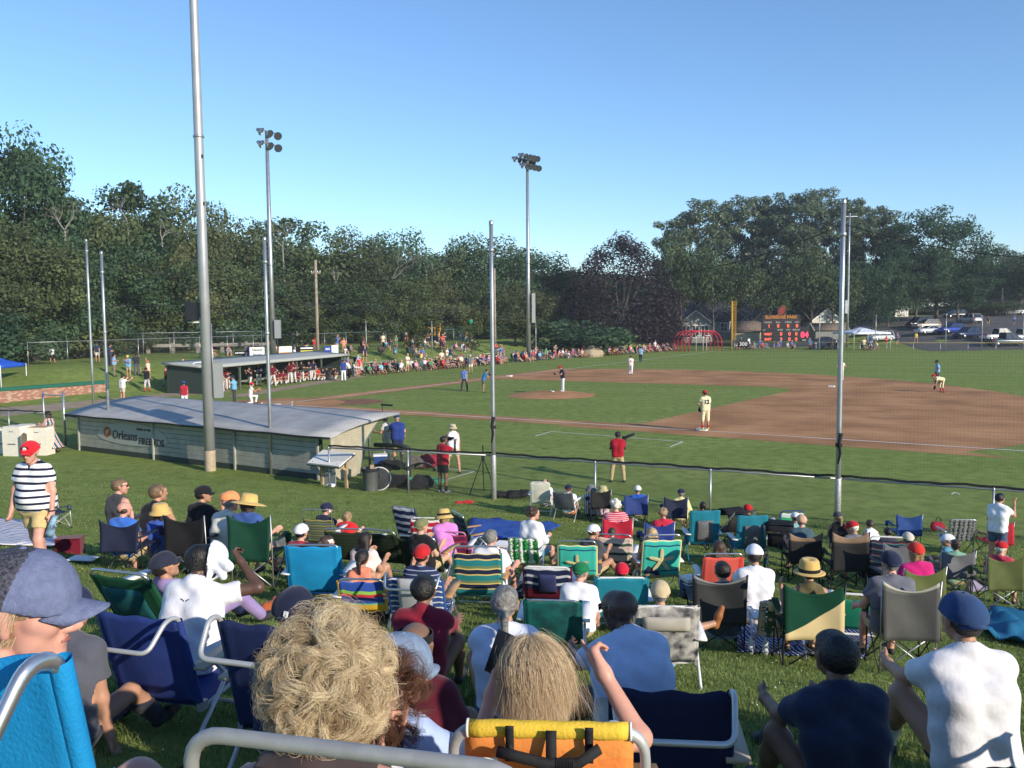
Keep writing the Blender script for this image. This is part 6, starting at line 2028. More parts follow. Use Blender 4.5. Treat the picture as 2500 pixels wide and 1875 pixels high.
def sack(x, y, m, label, s=1.0, seed=1, h=.34):
	p = gp(x, y)
	V, F, _ = sdf([((-.14 * s, 0, .12), (.14 * s, .03, .13), .11 * s, .1 * s), ((-.1 * s, .02, h * .75 * s), (.1 * s, .0, h * .7 * s), .09 * s, .08 * s)], .016, .06, fold=folds(.012, seed))
	e = link('backpack', np_mesh('backpack', V, F), m, None, p)
	mb = MB(); mb.tube(fillet([(-.06, .0, h * s), (-.05, 0, h * s + .1), (.05, 0, h * s + .1), (.06, 0, h * s)], .05), .01, 6); mb.build('strap', DARKNYLON, e)
	return tag(e, label, 'bag')
for a in ((1250, 1470, F_NAVY, 'navy bag on the grass behind the blue pouch chair', 1.0, 3), (1700, 1330, F_BLACK, 'black bag beside the left teal recliner', 1.1, 4), (2130, 1410, F_BLACK, 'black backpack between the two tan topped chairs and the navy cap', 1.1, 5), (935, 1520, C(60, 62, 74), 'dark bag beside the blue and white striped chair', .9, 6),
		  (690, 1345, F_GREY, 'grey bag left of the turquoise chair', .8, 7), (2385, 1450, C(150, 140, 170), 'lilac bag beside the grey chair with pony tail', .8, 8), (1480, 1330, C(90, 60, 44), 'brown bag beside the red folding chair', .8, 9), (2290, 1300, F_RED, 'red bag beside the empty blue chair', .8, 10), (560, 1335, F_BLUE, 'blue bag under the dark green chair', .8, 11)):
	sack(*a)
def cooler(x, y, m, label, rz=0):
	q = gp(x, y)
	e = empty('cooler_box', q, R(rz), label, 'cooler')
	mb = MB(); mb.box((0, 0, .15), (.44, .28, .3)); mb.build('cooler_body', m, e)
	mb = MB(); mb.box((0, 0, .325), (.46, .3, .05)); mb.build('lid', WHITE, e)
	mb = MB(); mb.tube(fillet([(-.225, 0, .26), (-.225, -.16, .27), (.225, -.16, .27), (.225, 0, .26)], .04), .01, 6); mb.build('handle', WHITETUBE, e)
cooler(1700, 1460, C(40, 90, 150), 'blue cooler box with white lid left of the black mesh chair', 15)
cooler(1240, 1370, C(150, 30, 40), 'red cooler box with white lid left of the green webbed chair', -20)
# == NEAREST PEOPLE
def strands(name, pts, radius, m, parent, tip=.35, shade=None):
	"""pts (n, k, 3) in the parent's frame -> one hair object"""
	n, k, _ = pts.shape
	cu = bpy.data.hair_curves.new(name)
	cu.add_curves([k] * n)
	cu.position_data.foreach_set('vector', pts.astype(np.float32).ravel())
	a = cu.attributes.new('radius', 'FLOAT', 'POINT')
	rr = np.tile(radius * np.linspace(1, tip, k), n).astype(np.float32)
	a.data.foreach_set('value', rr)
	s_ = cu.attributes.new('shade', 'FLOAT', 'CURVE')
	s_.data.foreach_set('value', np.asarray(shade if shade is not None else np.random.default_rng(1).random(n), np.float32))
	cu.materials.append(m)
	o = bpy.data.objects.new(name, cu)
	COL.objects.link(o)
	o.parent = parent
	return o
def strand_mat(name, c1, c2, rough=.42):
	m = bpy.data.materials.new(name)
	m.use_nodes = True
	nt = m.node_tree
	p = nt.nodes['Principled BSDF']
	p.inputs['Roughness'].default_value = rough
	p.inputs['Specular IOR Level'].default_value = .35
	h = nt.nodes.new('ShaderNodeAttribute')
	h.attribute_name = 'shade'
	r = nt.nodes.new('ShaderNodeValToRGB')
	r.color_ramp.elements[0].color, r.color_ramp.elements[1].color = (*c1, 1), (*c2, 1)
	nt.links.new(h.outputs['Fac'], r.inputs['Fac'])
	nt.links.new(r.outputs['Color'], p.inputs['Base Color'])
	return m
def scalp(rng, n, ymax=.05, zmin=-.07):
	"""random scalp points in head units with outward directions"""
	out = []
	while len(out) < n:
		v = rng.normal(size=(n * 2, 3))
		v /= np.linalg.norm(v, axis=1)[:, None]
		p = v * np.array([.092, .112, .105]) + np.array([0, -.012, .028])
		ok = (p[:, 2] > zmin) & ~((p[:, 1] > ymax) & (p[:, 2] < .075)) & ~((np.abs(p[:, 0]) > .07) & (p[:, 1] > .0) & (p[:, 2] < .02))
		out += list(np.concatenate([p, v], 1)[ok])
	return np.array(out[:n])
def to_body(rig, q):
	return rig.H + (q[..., 0:1] * rig.hx + q[..., 1:2] * rig.hf + q[..., 2:3] * rig.hu) * rig.k
def curly(P, m, nlock=330, per=42, seed=1, size=1.0):
	rng = np.random.default_rng(seed)
	sc = scalp(rng, nlock, .06, -.085)
	k = 15
	t = np.linspace(0, 1, k)
	allp = []
	for row in sc:
		p0, d = row[:3], row[3:]
		u = np.cross(d, rng.normal(size=3)); u /= np.linalg.norm(u)
		u = u * .8 + np.array([0, -.1, -.35]); u -= d * (u @ d); u /= np.linalg.norm(u)
		R0 = rng.uniform(.022, .036) * size
		turns = rng.uniform(.4, .8) * 2 * math.pi
		an = t * turns
		lift = rng.uniform(.022, .05) * size
		side = np.cross(d, u) * rng.uniform(-.03, .03)
		g = p0 + d * (lift * np.minimum(1, t * 2.2))[:, None] + d * (R0 * np.sin(an))[:, None] + u * (R0 * (1 - np.cos(an)) + .02 * t)[:, None] + side * t[:, None]
		w = rng.uniform(.008, .014) * size
		off = rng.normal(size=(per, 1, 3)) * w * .72
		grow = (.55 + .45 * np.sin(np.pi * np.clip(t * 1.05, 0, 1)))[None, :, None]
		fr = rng.normal(size=(per, 1, 3)) * .005 * (t ** 1.6)[None, :, None] +   .0012 * np.sin(t[None, :, None] * rng.uniform(8, 20, (per, 1, 1)) + rng.uniform(0, 6, (per, 1, 3)))
		allp.append(g[None] + off * grow + fr)
	q = np.concatenate(allp)
	sh = np.clip(np.repeat(rng.random(len(sc)), per) * .75 + rng.random(len(q)) * .35 - .05, 0, 1)
	return strands('hair', to_body(P.rig, q), .00033, m, P.root, .35, sh)
def falling(P, m, n=9000, seed=2, zend=-.15, rad=.00040, clump=160, spread=.012, ymax=.045, minz=-.03, zmaxroot=9):
	rng = np.random.default_rng(seed)
	sc = scalp(rng, n, ymax, minz)
	v = sc[:, 3:]
	az = np.arctan2(v[:, 1], v[:, 0])
	el = np.arcsin(np.clip(v[:, 2], -1, 1))
	cl = rng.integers(clump, size=n)
	coff = rng.normal(size=(clump, 3)) * spread * 1.6
	cz = rng.normal(size=clump) * .02
	k = 14
	t = np.linspace(0, 1, k)[None, :]
	zr = el[:, None]
	ze = (zend + cz[cl] + rng.normal(size=n) * .008)[:, None]
	Ltop = np.maximum(zr, 0)
	L1 = Ltop * .11
	L2 = .03 - ze
	s = t * (L1 + L2)
	on = s < L1
	e = np.where(on, zr - s / .11, 0)
	e = np.where(zr < 0, np.maximum(zr, -1.2) * 0, e)
	lift = .012 + .012 * rng.random(n)[:, None] + coff[cl][:, :1] * .35
	ce, se = np.cos(e), np.sin(e)
	down = np.where(on, 0, s - L1)
	tuck = .10 * down ** 2 / .18
	X = (.092 + lift - tuck) * ce * np.cos(az)[:, None] + coff[cl][:, 0:1] * t * .8
	Y = (.112 + lift - tuck) * ce * np.sin(az)[:, None] - .012 + coff[cl][:, 1:2] * t * .8
	Z = .028 + (.105 + lift) * se - down
	q = np.stack([X, Y, Z], -1)
	q += rng.normal(size=(n, 1, 3)) * .006 * t[..., None] ** 2 + .003 * np.sin(t[..., None] * 7 + rng.uniform(0, 6, (clump, 3))[cl][:, None]) * t[..., None]
	sh = np.clip(rng.random(clump)[cl] * .6 + rng.random(n) * .5 - .05, 0, 1)
	return strands('hair', to_body(P.rig, q), rad, m, P.root, .35, sh)
def fuzz(P, m, n=5000, seed=3, L=.03, ymax=.03, zmax=.2, zmin=-.075):
	rng = np.random.default_rng(seed)
	sc = scalp(rng, n, ymax, zmin)
	sc = sc[sc[:, 2] < zmax]
	p, d = sc[:, :3], sc[:, 3:]
	t = np.linspace(0, 1, 5)[None, :, None]
	dn = np.array([0, -.35, -1.0]) + rng.normal(size=(len(p), 3)) * .25
	dn -= d * (dn * d).sum(1)[:, None]
	q = p[:, None] + d[:, None] * .012 * t + dn[:, None] * L * t
	return strands('hair', to_body(P.rig, q), .0005, m, P.root)
BL1 = strand_mat('blond_strands', (.24, .15, .07), (.95, .78, .50))
BL2 = strand_mat('sandy_strands', (.30, .19, .10), (.85, .68, .44))
GR1 = strand_mat('grey_strands', (.12, .115, .105), (.34, .32, .29))
AU1 = strand_mat('auburn_strands', (.05, .02, .010), (.16, .07, .035))
DK1 = strand_mat('dark_strands', (.008, .006, .006), (.05, .03, .022))
PALE = mat('pale_tube', (.56, .56, .55), .42, .45, var=.06)
beach('grey framed beach chair nearest the camera, behind the curly blond hair', 850, 1815, 1.40, -14, fabric(70, 44, 40), back=.80, seat=.25, w=.62, loop=0, gap=.07, recl=6, frame=mat('weathered_grey_tube', (.36, .36, .35), .5, .35, var=.1, scale=30), r=.0135, group=None)
P = S('woman with big curly blond hair seated in front of the grey chair frame', 800, 1568, 1.98, 'low', -6, .30, 'pink', (C(70, 60, 62), 'none'), None, None, 'lap', ('shorts', DENIM), vox=.008, k=.95, head=(.12, -.10))
curly(P, BL1, 420, 64, 4, .84)
curly(P, BL1, 300, 9, 14, 1.02)
fuzz(P, BL1, 3500, 6, .045)
P = S('person in a faded blue cap and pale blue polo beside the blond curls', 985, 1556, 2.8, 'low', -30, .05, 'pink', (C(170, 190, 228), 'short', C(170, 190, 228)), ('grey', 'short'), ('cap', mat('washed_denim_cap', srgb(118, 136, 160), .85, var=.15, scale=40, bump=.3, bscale=120)), (((.1, .2, -1), (.2, 1, .1)), ((.35, .75, -.55), (.0, .55, .85))), vox=.008, head=(-.55, -.2), hands=('relax', 'open'))
text('cap_lettering', 'EAST', .026, C(226, 226, 230), P.root, frame_at(P.rig.hp(.03, .09, .1), P.rig.hx * .9 - P.rig.hf * .5, P.rig.hf * .8 + P.rig.hx * .5 + P.rig.hu * .4), .002)
hd = P.rig.arms[1]
mb = MB(); mb.box((0, 0, 0), (.075, .009, .15))
ph = mb.build('phone', mat('phone_black', (.012, .012, .014), .15, spec=.6))
tag(ph, 'black phone held up by the person in the faded blue cap', 'phone')
ph.matrix_world = Matrix.Translation(P.root.location) @ Matrix.Rotation(P.root.rotation_euler.z, 4, 'Z') @ Matrix.Translation(Vector(hd[2] + hd[3] * .11) + Vector((-.012, .022, .02))) @ Matrix.Rotation(R(-18), 4, 'X') @ Matrix.Rotation(R(12), 4, 'Y')
P = S('woman in a navy and white striped top with auburn curls, right of the blond curls', 925, 1640, 2.4, 'low', -10, .12, 'pink', (stripes('navy_white_bands', [(srgb(40, 48, 70), 1), (srgb(206, 208, 214), .6)], 'z', .026),), None, None, 'lap', vox=.008, k=.92, head=(-.1, -.1))
curly(P, AU1, 150, 30, 9, 1.0)
P = S('person with straight sandy bobbed hair pointing at the field', 1298, 1580, 2.72, 'low', -4, .06, 'pink', (C(196, 198, 206),), None, None, (((-.35, .3, -.9), (.3, .9, .1)), ((.66, .62, -.15), (-.5, .5, .74))), ('shorts', KHAKI), vox=.0075, k=.92, head=(.05, -.1), hands=('relax', 'point'))
falling(P, BL2, 14000, 5, -.085, .00032, 90)
falling(P, BL2, 1100, 6, -.09, .00028, 400, .03)
yc = beach('yellow orange and red beach chair with black carry straps, front centre', 1339, 1768, 2.12, -4, uvst('sunset', [((206, 36, 40), 2.8), ((226, 130, 64), 1.5), ((226, 140, 70), .5)]), back=.62, seat=.25, w=.5, gap=.005, recl=12, frame=PALE, r=.0135, arm=WOODARM, group=None, sleeve=False, fabw=.84)
def on_back(v, u, off, back=.62, recl=12, seat=.25, w=.5):
	a = R(recl)
	return Vector((0, -.2, seat)) + Vector((0, -math.sin(a), math.cos(a))) * back * v + Vector((u * w / 2, 0, 0)) + Vector((0, -math.cos(a), -math.sin(a))) * off
mb = MB(); mb.tube([on_back(1, -.80 + 1.6 * i / 12, .002 * math.sin(i * 2)) for i in range(13)], .0195, 14); mb.build('top_roll', fabric(222, 186, 62), yc)
for u in (-.81, .81):
	mb = MB(); mb.tube([on_back(1, u - .012, 0), on_back(1, u + .012, 0)], .0205, 14); mb.build('piping', WHITEPAINT, yc)
for u, v0, v1, w_ in ((-.38, .93, 1.045, .022), (.40, .93, 1.045, .022), (.03, .2, 1.03, .028)):
	rows = [[on_back(v0 + (v1 - v0) * i / 10, u + sg * w_ * 1.9, (.05 if v0 + (v1 - v0) * i / 10 < .96 else .03)) for sg in (-1, 1)] for i in range(11)]
	mb = MB(); mb.sheet(rows, .004); mb.build('strap', DARKNYLON, yc)
mb = MB(); mb.tube([on_back(.965, -.5, .05), on_back(.955, -.3, .058), on_back(.93, 0, .06), on_back(.935, .3, .058), on_back(.985, .5, .05)], .013, 8); mb.build('carry_handle', DARKNYLON, yc)
for q in range(9):
	mb = MB(); mb.tube([on_back(.928, .08 + .02 * q, .06), on_back(.928, .088 + .02 * q, .06)], .0165, 8); mb.build('grip_ring', DARKNYLON, yc)
rows = [[on_back(.86 + .07 * i, -.74 + .24 * j, .042) for j in range(2)] for i in range(2)]
mb = MB(); mb.sheet(rows, .002); lb = mb.build('care_label', WHITEPAINT, yc)
for q in range(3):
	mb = MB(); mb.sheet([[on_back(.872 + .018 * q + .007 * i, -.72 + (.2 - .05 * q) * j, .0455) for j in range(2)] for i in range(2)], .0006); mb.build('label_print', BLACK, lb)
tq = beach('bright turquoise beach chair with bent steel frame at the left edge', -150, 1560, 1.62, -14, fabric(20, 132, 190), back=.70, seat=.27, w=.54, loop=.2, gap=.0, recl=14, frame=ALU, r=.0135, group=None)
CAPG = mat('grey_blue_twill', srgb(104, 112, 142), .85, var=.14, scale=50, bump=.35, bscale=150)
MESHB = mat('black_cap_mesh', (.012, .013, .02), .7, col2=(.10, .10, .13), scale=130, bump=.6, bscale=150)
P = S('man in a grey cap with black mesh back, profile facing right, at the left edge', 60, 1354, 2.08, 'low', -50, .05, 'pink', (C(232, 232, 238), 'short', WHITE), ('sandy', 'short'), None, (((-.15, .1, -1), (.05, .75, -.5)), ((.12, .05, -1), (-.1, .8, -.6))), ('shorts', NAVY), vox=.0065, head=(-.5, -.12), k=1.02, glasses=False)
r_ = P.rig
pr = [(r_.hp(0, -.036, .038), r_.hp(0, .024, .042), .1045, .1005), (r_.hp(0, -.03, .03), r_.hp(0, .03, .03), .1055, .1015), (r_.hp(0, .0, .06), r_.hp(0, .02, .062), .0915, .0875)]
cpo = P.cap(CAPG, peak=.10, peakdrop=.014)
sdf_obj('mesh_panel', sdf(pr, .0075, .02, [plane(r_.hp(0, 0, .03), -(r_.hu + r_.hf * .16)), plane(r_.hp(0, -.005, .03), r_.hf - r_.hu * .25)]), MESHB, cpo)
fuzz(P, BL2, 4200, 8, .035, .02, .06)
P = person('man standing in a red cap and white and navy striped polo, holding sandals', 70, 1072, 10.1, 'stand', 168, .0, 'pink', (stripes('polo_stripes', [(srgb(232, 232, 234), 1.35), (srgb(34, 38, 62), .75)], 'z', .078), 'short', NAVY), ('grey', 'short'), ('cap', C(216, 36, 48)), (((-.22, -.02, -1), (-.05, .18, -1)), ((.25, .12, -1), (.02, .3, -1))), ('shorts', C(206, 182, 128)), head=(.25, -.15), fat=1.32, group='standing spectators', glasses=True, pose_legs='walk', kr=(.86, 1.12))
r_ = P.rig
mb = MB(); mb.lathe([(0, .002), (.034, .002), (.034, 0)], 20, M=Matrix((r_.hx, r_.hu, -r_.hf)).transposed() @ Matrix.Diagonal((1.35, .9, 1))); o = mb.build('cap_emblem', BLACK, P.root, r_.hp(0, .118, .083))
text('cap_letter', 'G', .05, WHITE, P.root, frame_at(r_.hp(0, .123, .083), -r_.hx * -1, r_.hf), .003, font_bold=.003)
for i in (0,):
	W_ = P.rig.arms[i][2]
	mb = MB(); mb.tube([W_ + Vector((.033 * math.cos(a), .033 * math.sin(a), .01)) for a in [2 * math.pi * q / 14 for q in range(14)]], .009, 6, closed=True); mb.build('wrist_watch', BLACK, P.root)
	hand = P.rig.arms[i][2] + P.rig.arms[i][3] * .12
wp = P.root.matrix_basis @ Vector(P.rig.arms[0][2] + P.rig.arms[0][3] * .14)
mb = MB()
rows = [[(-.045 + .09 * j * (.8 + .2 * math.sin(i)), -.02 * math.sin(i * .5), -.13 + .045 * i) for j in range(2)] for i in range(7)]
mb.sheet(rows, .02)
mb.tube([(-.04, .0, 0), (0, .045, .03), (.04, 0, .0)], .012, 6)
sd = mb.build('sandal', mat('sandal_blue', srgb(150, 190, 220), .7, col2=srgb(60, 66, 76), scale=14))
sd.location = wp + Vector((.02, -.02, -.03)); sd.rotation_euler = (.2, .35, .5)
tag(sd, 'pair of pale blue sandals hanging from the hand of the man in stripes', 'sandals')
wf = quad_chair(gp(128, 1290), R(-40), 'folding chair with pale frame behind the legs of the man in stripes', fabric(60, 66, 84), s=.8, post=PALE, frame=PALE, group='folding chairs on the bank')
def wrect(loc, label): pass
for i, (x, y, h, t, cl) in enumerate(((1.80, 1.98, 1.0, 20, (60, 80, 120)), (1.86, 2.36, 1.02, -10, (150, 60, 60)), (2.08, 2.72, 1.02, 0, (70, 70, 76)), (2.55, 2.78, 1.0, 0, (90, 100, 140)), (2.86, 3.02, 1.0, 10, (190, 190, 196)), (3.2, 3.2, .98, -5, (60, 110, 90)))):  # people added out of view, placed to cast shade on the front rows
	nm = ('blue', 'red', 'dark grey', 'slate blue', 'white', 'green', 'yellow')[i]
	rg = Rig(scale=h, pelvis=(0, 0, .93 * h), la=ARMS['cross'][0], ra=ARMS['cross'][1], ll=LEGS['stand'][0], rl=LEGS['stand'][1], fat=1.15)
	P = Person(Vector((x, y, gz1(x, y) + .02)), R(t), rg, 'fair', .02, f'person standing in a {nm} T-shirt at the right end of the front row', 'standing spectators').body()
	P.shirt(C(*cl)); P.legs(KHAKI); P.hair('brown'); P.cap(NAVY); P.shoes(RUBBER)
quad_chair(Vector((3.42, 3.55, gz1(3.42, 3.55))), R(-20), 'wide navy folding chair added unseen at right to shade the white T-shirt', F_NAVY, w=.66, hb=1.06, sag=.02, group='folding chairs on the bank')  # chair added outside the view to shade the lower back of the T-shirt
for x, y, rz, nm, fm in ((2.0, 2.22, 10, 'blue', F_BLUE), (2.32, 2.55, -10, 'black', F_BLACK), (2.72, 2.8, 0, 'grey', F_GREY), (3.08, 3.14, -15, 'green', F_GREEN)):  # unseen chairs added to stop low sun passing between those legs
	quad_chair(Vector((x, y, gz1(x, y))), R(rz), f'{nm} folding chair added unseen at right to shade the near grass', fm, w=.62, sag=.02, group='folding chairs on the bank')
# == PLAYERS, UMPIRES, CAMERA PEOPLE ON AND BESIDE THE FIELD
PL = 'players and officials on the field'
def onf(label, x, yfoot, h=1.0, yaw=0, z=0.0, arms='side', pose='stand', lean=0.0, pz=None, **k):
	"""figure whose feet are at a pixel of the field"""
	p = onfield(x, yfoot, z)
	a = ARMS[arms] if isinstance(arms, str) else arms
	l = LEGS[pose] if isinstance(pose, str) else pose
	head = k.pop('head', (0, 0))
	fat = k.pop('fat', 1.0)
	rg = Rig(scale=h, pelvis=(0, 0, (pz or .93) * h), lean=lean, la=a[0], ra=a[1], ll=l[0], rl=l[1], head_yaw=head[0], head_pitch=head[1], fat=fat)
	low = min(rg.legs[0][2][2], rg.legs[1][2][2]) - .082 * h
	g = (gz1(p.x, p.y) if z == 0 else z)
	P = Person(Vector((p.x, p.y, g - low)), R(yaw), rg, k.pop('skin', 'tan'), min(.03, max(.014, p.y * .0007)), label, k.pop('group', PL))
	P.body()
	sh, lg, hr, ht = k.pop('shirt'), k.pop('legs', ('trousers', WHITE)), k.pop('hair', ('dark', 'short')), k.pop('hat', None)
	P.shirt(sh[0], sh[1] if len(sh) > 1 else 'short', collar=sh[2] if len(sh) > 2 else None)
	if lg: P.legs(lg[1], {'shorts': .7, 'trousers': 1.94, 'skirt': .8, 'knickers': 1.35}[lg[0]], name=lg[0])
	P.shoes(k.pop('shoes', RUBBER), k.pop('sock', None))
	if hr: P.hair(hr[0], hr[1], under=bool(ht))
	if ht:
		if ht[0] == 'bucket': P.hat(ht[1], None, rb=.155, rc=.104, hc=.10, droop=.05)
		elif ht[0] == 'straw': P.hat(ht[1], None, rb=.17)
		else: P.cap(ht[1], ht[2] if len(ht) > 2 else None, back=ht[0] == 'back')
	return P
def addmesh(P, name, m, fn):
	mb = MB(); fn(mb, P.rig); return mb.build(name, m, P.root)
def glove(P, i=0, m=None):
	r = P.rig
	W_, w = r.arms[i][2], r.arms[i][3]
	return sdf_obj('baseball_glove', sdf([(W_, W_ + w * .09, .06, .085), (W_ + w * .1, W_ + w * .16 + r.f * .03, .075, .05)], .02, .03), m or BLACK, P.root)
CREAMC, UMPB = C(226, 216, 176), C(126, 178, 220)
P = onf('pitcher in a navy jersey, red cap and white trousers on the mound', 1374, 956, 1.03, 100, .2, (((-.2, .4, -.9), (.4, .8, .1)), ((.2, .4, -.9), (-.4, .8, .1))), shirt=(C(30, 34, 56),), hat=('cap', RED), head=(0, -.45), lean=.08, shoes=WHITE)
glove(P, 1)
P = onf('first base player in cream uniform with red cap and number on the back', 1722, 1048, 1.02, 8, .1, (((-.5, .1, -.85), (.35, .3, -.8)), ((.12, .02, -1), (.0, .2, -1))), shirt=(CREAMC,), hat=('cap', RED), legs=('knickers', CREAMC), sock=(RED, .75), shoes=C(206, 220, 90), head=(.35, 0), fat=1.1)
back_print(P, '12', .26, C(40, 42, 60), .33, .145, bold=.012)
glove(P, 0)
P = onf('fielder in white walking with red cap, far side of the infield dirt', 1540, 915, 1.0, -15, 0, 'side', 'walk', shirt=(C(236, 226, 222),), hat=('cap', MAROON))
back_print(P, '4', .2, RED, .33, .14)
onf('field umpire in pale blue shirt and navy trousers near the left field line', 1564, 884, 1.0, -20, 0, 'side', 'walk', shirt=(UMPB,), legs=('trousers', NAVY), hat=('cap', BLACK))
onf('fielder in white half hidden behind the right net pole', 2053, 931, 1.0, 10, 0, 'hips', shirt=(C(236, 230, 224),), hat=('cap', RED))
P = onf('fielder in cream bending to the ground, red cap and socks', 2300, 958, 1.0, 95, 0, (((0, .2, -1), (0, .3, -1)), ((0, .2, -1), (0, .3, -1))), (((-.18, .25, -1), (0, -.35, -1)), ((.18, .25, -1), (0, -.35, -1))), 1.35, .86, shirt=(CREAMC,), legs=('knickers', CREAMC), hat=('cap', RED), sock=(RED, .7))
glove(P, 0)
onf('field umpire in black hat and pale blue shirt behind the bending fielder', 2288, 937, 1.02, 80, 0, 'side', 'walk', shirt=(UMPB,), legs=('trousers', C(44, 46, 52)), hat=('cap', BLACK), skin='brown', fat=1.1)
onf('home plate umpire in pale blue shirt and grey trousers, hands at his head', 573, 986, 1.02, 95, 0, (((-.3, .5, -.4), (.5, .2, .9)), ((.3, .5, -.4), (-.5, .2, .9))), shirt=(C(110, 176, 210),), legs=('trousers', C(60, 62, 68)), hat=('cap', NAVY), fat=1.15)
P = onf('catcher in white crouching on one knee behind home plate, red helmet', 612, 989, .98, -70, 0, (((-.2, .6, -.7), (.2, 1, .1)), ((.2, .6, -.7), (-.1, .8, .5))), (((-.25, .95, -.1), (0, -.2, -1)), ((.2, .2, -1), (.0, -1, -.3))), .1, .52, shirt=(C(232, 224, 218),), hat=('back', C(190, 40, 60)), sock=(MAROON, .8))
glove(P, 0, mat('glove_tan', (.3, .15, .07), .7))
addmesh(P, 'chest_guard', BLACK, lambda mb, r: mb.sheet([[r.P + r.up * (.08 + .1 * i) * r.k + r.x * (j - 2) * .07 + r.f * (.155 - .012 * (j - 2) ** 2) for j in range(5)] for i in range(5)], .02))
onf('man in a blue graphic T-shirt and dark trousers on the infield grass', 1134, 955, 1.0, 165, 0, 'side', 'apart', shirt=(C(96, 128, 196),), legs=('trousers', C(56, 58, 60)), hat=('cap', C(60, 50, 40)))
P = onf('camera operator in blue shirt and grey shorts bending over a video camera', 1180, 958, .96, -80, 0, 'camera', shirt=(C(40, 120, 190),), legs=('shorts', C(96, 92, 84)), hair=('dark', 'short'), lean=.3, head=(0, -.4))
def vcam(mb, r):
	c = r.arms[1][2] + r.f * .1
	mb.box(c, (.12, .32, .14)); mb.tube([c + Vector((0, .15, 0)), c + Vector((0, .3, 0))], .05, 10); mb.box(c + Vector((0, -.02, .12)), (.04, .16, .05))
addmesh(P, 'video_camera', BLACK, vcam)
onf('man in grey T-shirt and cream shorts with hands on hips beyond third base line', 1149, 912, 1.0, 170, 0, 'hips', shirt=(C(120, 124, 132),), legs=('shorts', C(230, 224, 200)), hat=('cap', C(200, 200, 190)))
P = onf('photographer in a red shirt and khaki trousers with a long lens on the shoulder', 1508, 1177, .95, -8, 0, (((-.25, .35, -.9), (.5, .8, .5)), ((.3, .35, -.9), (.0, .8, .9))), 'apart', shirt=(C(166, 28, 44),), legs=('trousers', KHAKI), skin='dark', head=(-.3, 0))
def lens(mb, r):
	c = r.top + r.x * .2 + Vector((0, .1, .1))
	mb.box(c, (.13, .1, .11)); mb.tube([c, c + Vector((.2, .18, .05)), c + Vector((.3, .27, .08))], .045, 10, r1=.06)
addmesh(P, 'camera', BLACK, lens)
P = onf('photographer in a red shirt and black shorts holding a camera to the eye', 1082, 1203, 1.0, -38, 0, (((-.2, .7, -.5), (.2, .5, .9)), ((.3, .7, -.4), (-.3, .4, .9))), shirt=(C(160, 26, 46),), legs=('shorts', BLACK), skin='brown', shoes=GREY, sock=(BLACK, .3), hair=('black', 'short'), head=(-.2, 0))
addmesh(P, 'camera', BLACK, lambda mb, r: (mb.box(r.hp(.0, .2, .02), (.14, .1, .1)), mb.tube([r.hp(0, .2, .02), r.hp(0, .36, .02)], .04, 10)))
onf('woman in a white camisole, sun hat and khaki shorts beside the red shirted photographer', 1107, 1156, .98, 6, 0, (((-.35, .3, -.9), (.4, .5, .5)), ((.14, 0, -1), (.02, .15, -1))), 'apart', shirt=(WHITE, 'none'), legs=('shorts', C(196, 184, 156)), hair=('sandy', 'bob'), hat=('bucket', C(190, 182, 150)), skin='pink')
onf('coach in a blue shirt, cap and blue shorts leaning on the padded dugout rail', 972, 1132, 1.03, 20, 0, (((-.3, .5, -.8), (.2, .9, .1)), ((.3, .2, -.9), (.1, .6, -.4))), shirt=(C(40, 62, 130),), legs=('shorts', C(40, 52, 104)), hat=('cap', C(40, 60, 110)), skin='pink', fat=1.3, hair=('grey', 'bald'))
onf('player in a navy cap leaning in the dugout opening behind the coach', 945, 1128, .98, 60, 0, 'rest', shirt=(C(200, 196, 190),), legs=('trousers', C(206, 200, 190)), hat=('cap', NAVY))
onf('blue helmeted player seen over the near dugout roof', 451, 1000, .96, 20, 0, 'side', shirt=(C(170, 40, 60),), hat=('cap', C(36, 80, 160)))
P = onf('woman in a long zigzag patterned sundress and black hat walking by the white bins', 124, 1105, .98, 72, 0, (((-.2, .4, -1), (.3, .9, .2)), ((.3, .3, -1), (-.2, .9, .1))), 'walk', shirt=(stripes('zigzag', [(srgb(40, 100, 96), 1), (srgb(226, 214, 200), .6), (srgb(180, 60, 90), .6), (srgb(226, 214, 200), .5), (srgb(60, 70, 130), .7)], 'x', .16), 'none'), legs=None, hat=('straw', BLACK), hair=('brown', 'long'), skin='pink')
r = P.rig
ZZ = _M['zigzag']
rows = []
for i in range(9):
	t = i / 8
	rr = .16 + .30 * t
	row = []
	for j in range(25):
		a = 2 * math.pi * j / 24
		w = 1 + .10 * math.sin(5 * a + 3 * t) * t
		row.append(Vector((math.cos(a) * rr * w, math.sin(a) * rr * .85 * w - .16 * t * t, 1.02 - .86 * t + .12 * t * max(0, -math.sin(a)))))
	rows.append(row)
mb = MB(); mb.sheet(rows[::-1], .006); mb.build('dress_skirt', ZZ, P.root)
LGp = 'people standing behind home plate'
onf('man in white polo holding up a phone behind home plate, back turned', 300, 980, 1.0, -30, 0, (((-.2, .7, -.2), (.1, .9, .5)), ((.3, .8, -.2), (-.1, .9, .6))), shirt=(C(230, 226, 222),), legs=('shorts', C(206, 194, 170)), skin='pink', fat=1.2, group=LGp)
onf('man in pale blue shirt and khaki trousers behind home plate', 281, 953, 1.0, -70, 0, 'cross', shirt=(C(140, 170, 210),), legs=('trousers', C(130, 116, 96)), hat=('cap', BLACK), group=LGp, fat=1.15)
onf('man in dark blue shirt beside the pale blue shirted man', 271, 944, 1.0, -40, 0, 'cross', shirt=(C(50, 58, 90),), legs=('trousers', C(60, 62, 80)), group=LGp)
onf('man in light blue shirt and yellow cap watching behind home plate', 316, 952, 1.0, 170, 0, 'camera', shirt=(C(120, 170, 220),), legs=('shorts', C(170, 160, 140)), hat=('cap', C(200, 190, 110)), group=LGp)
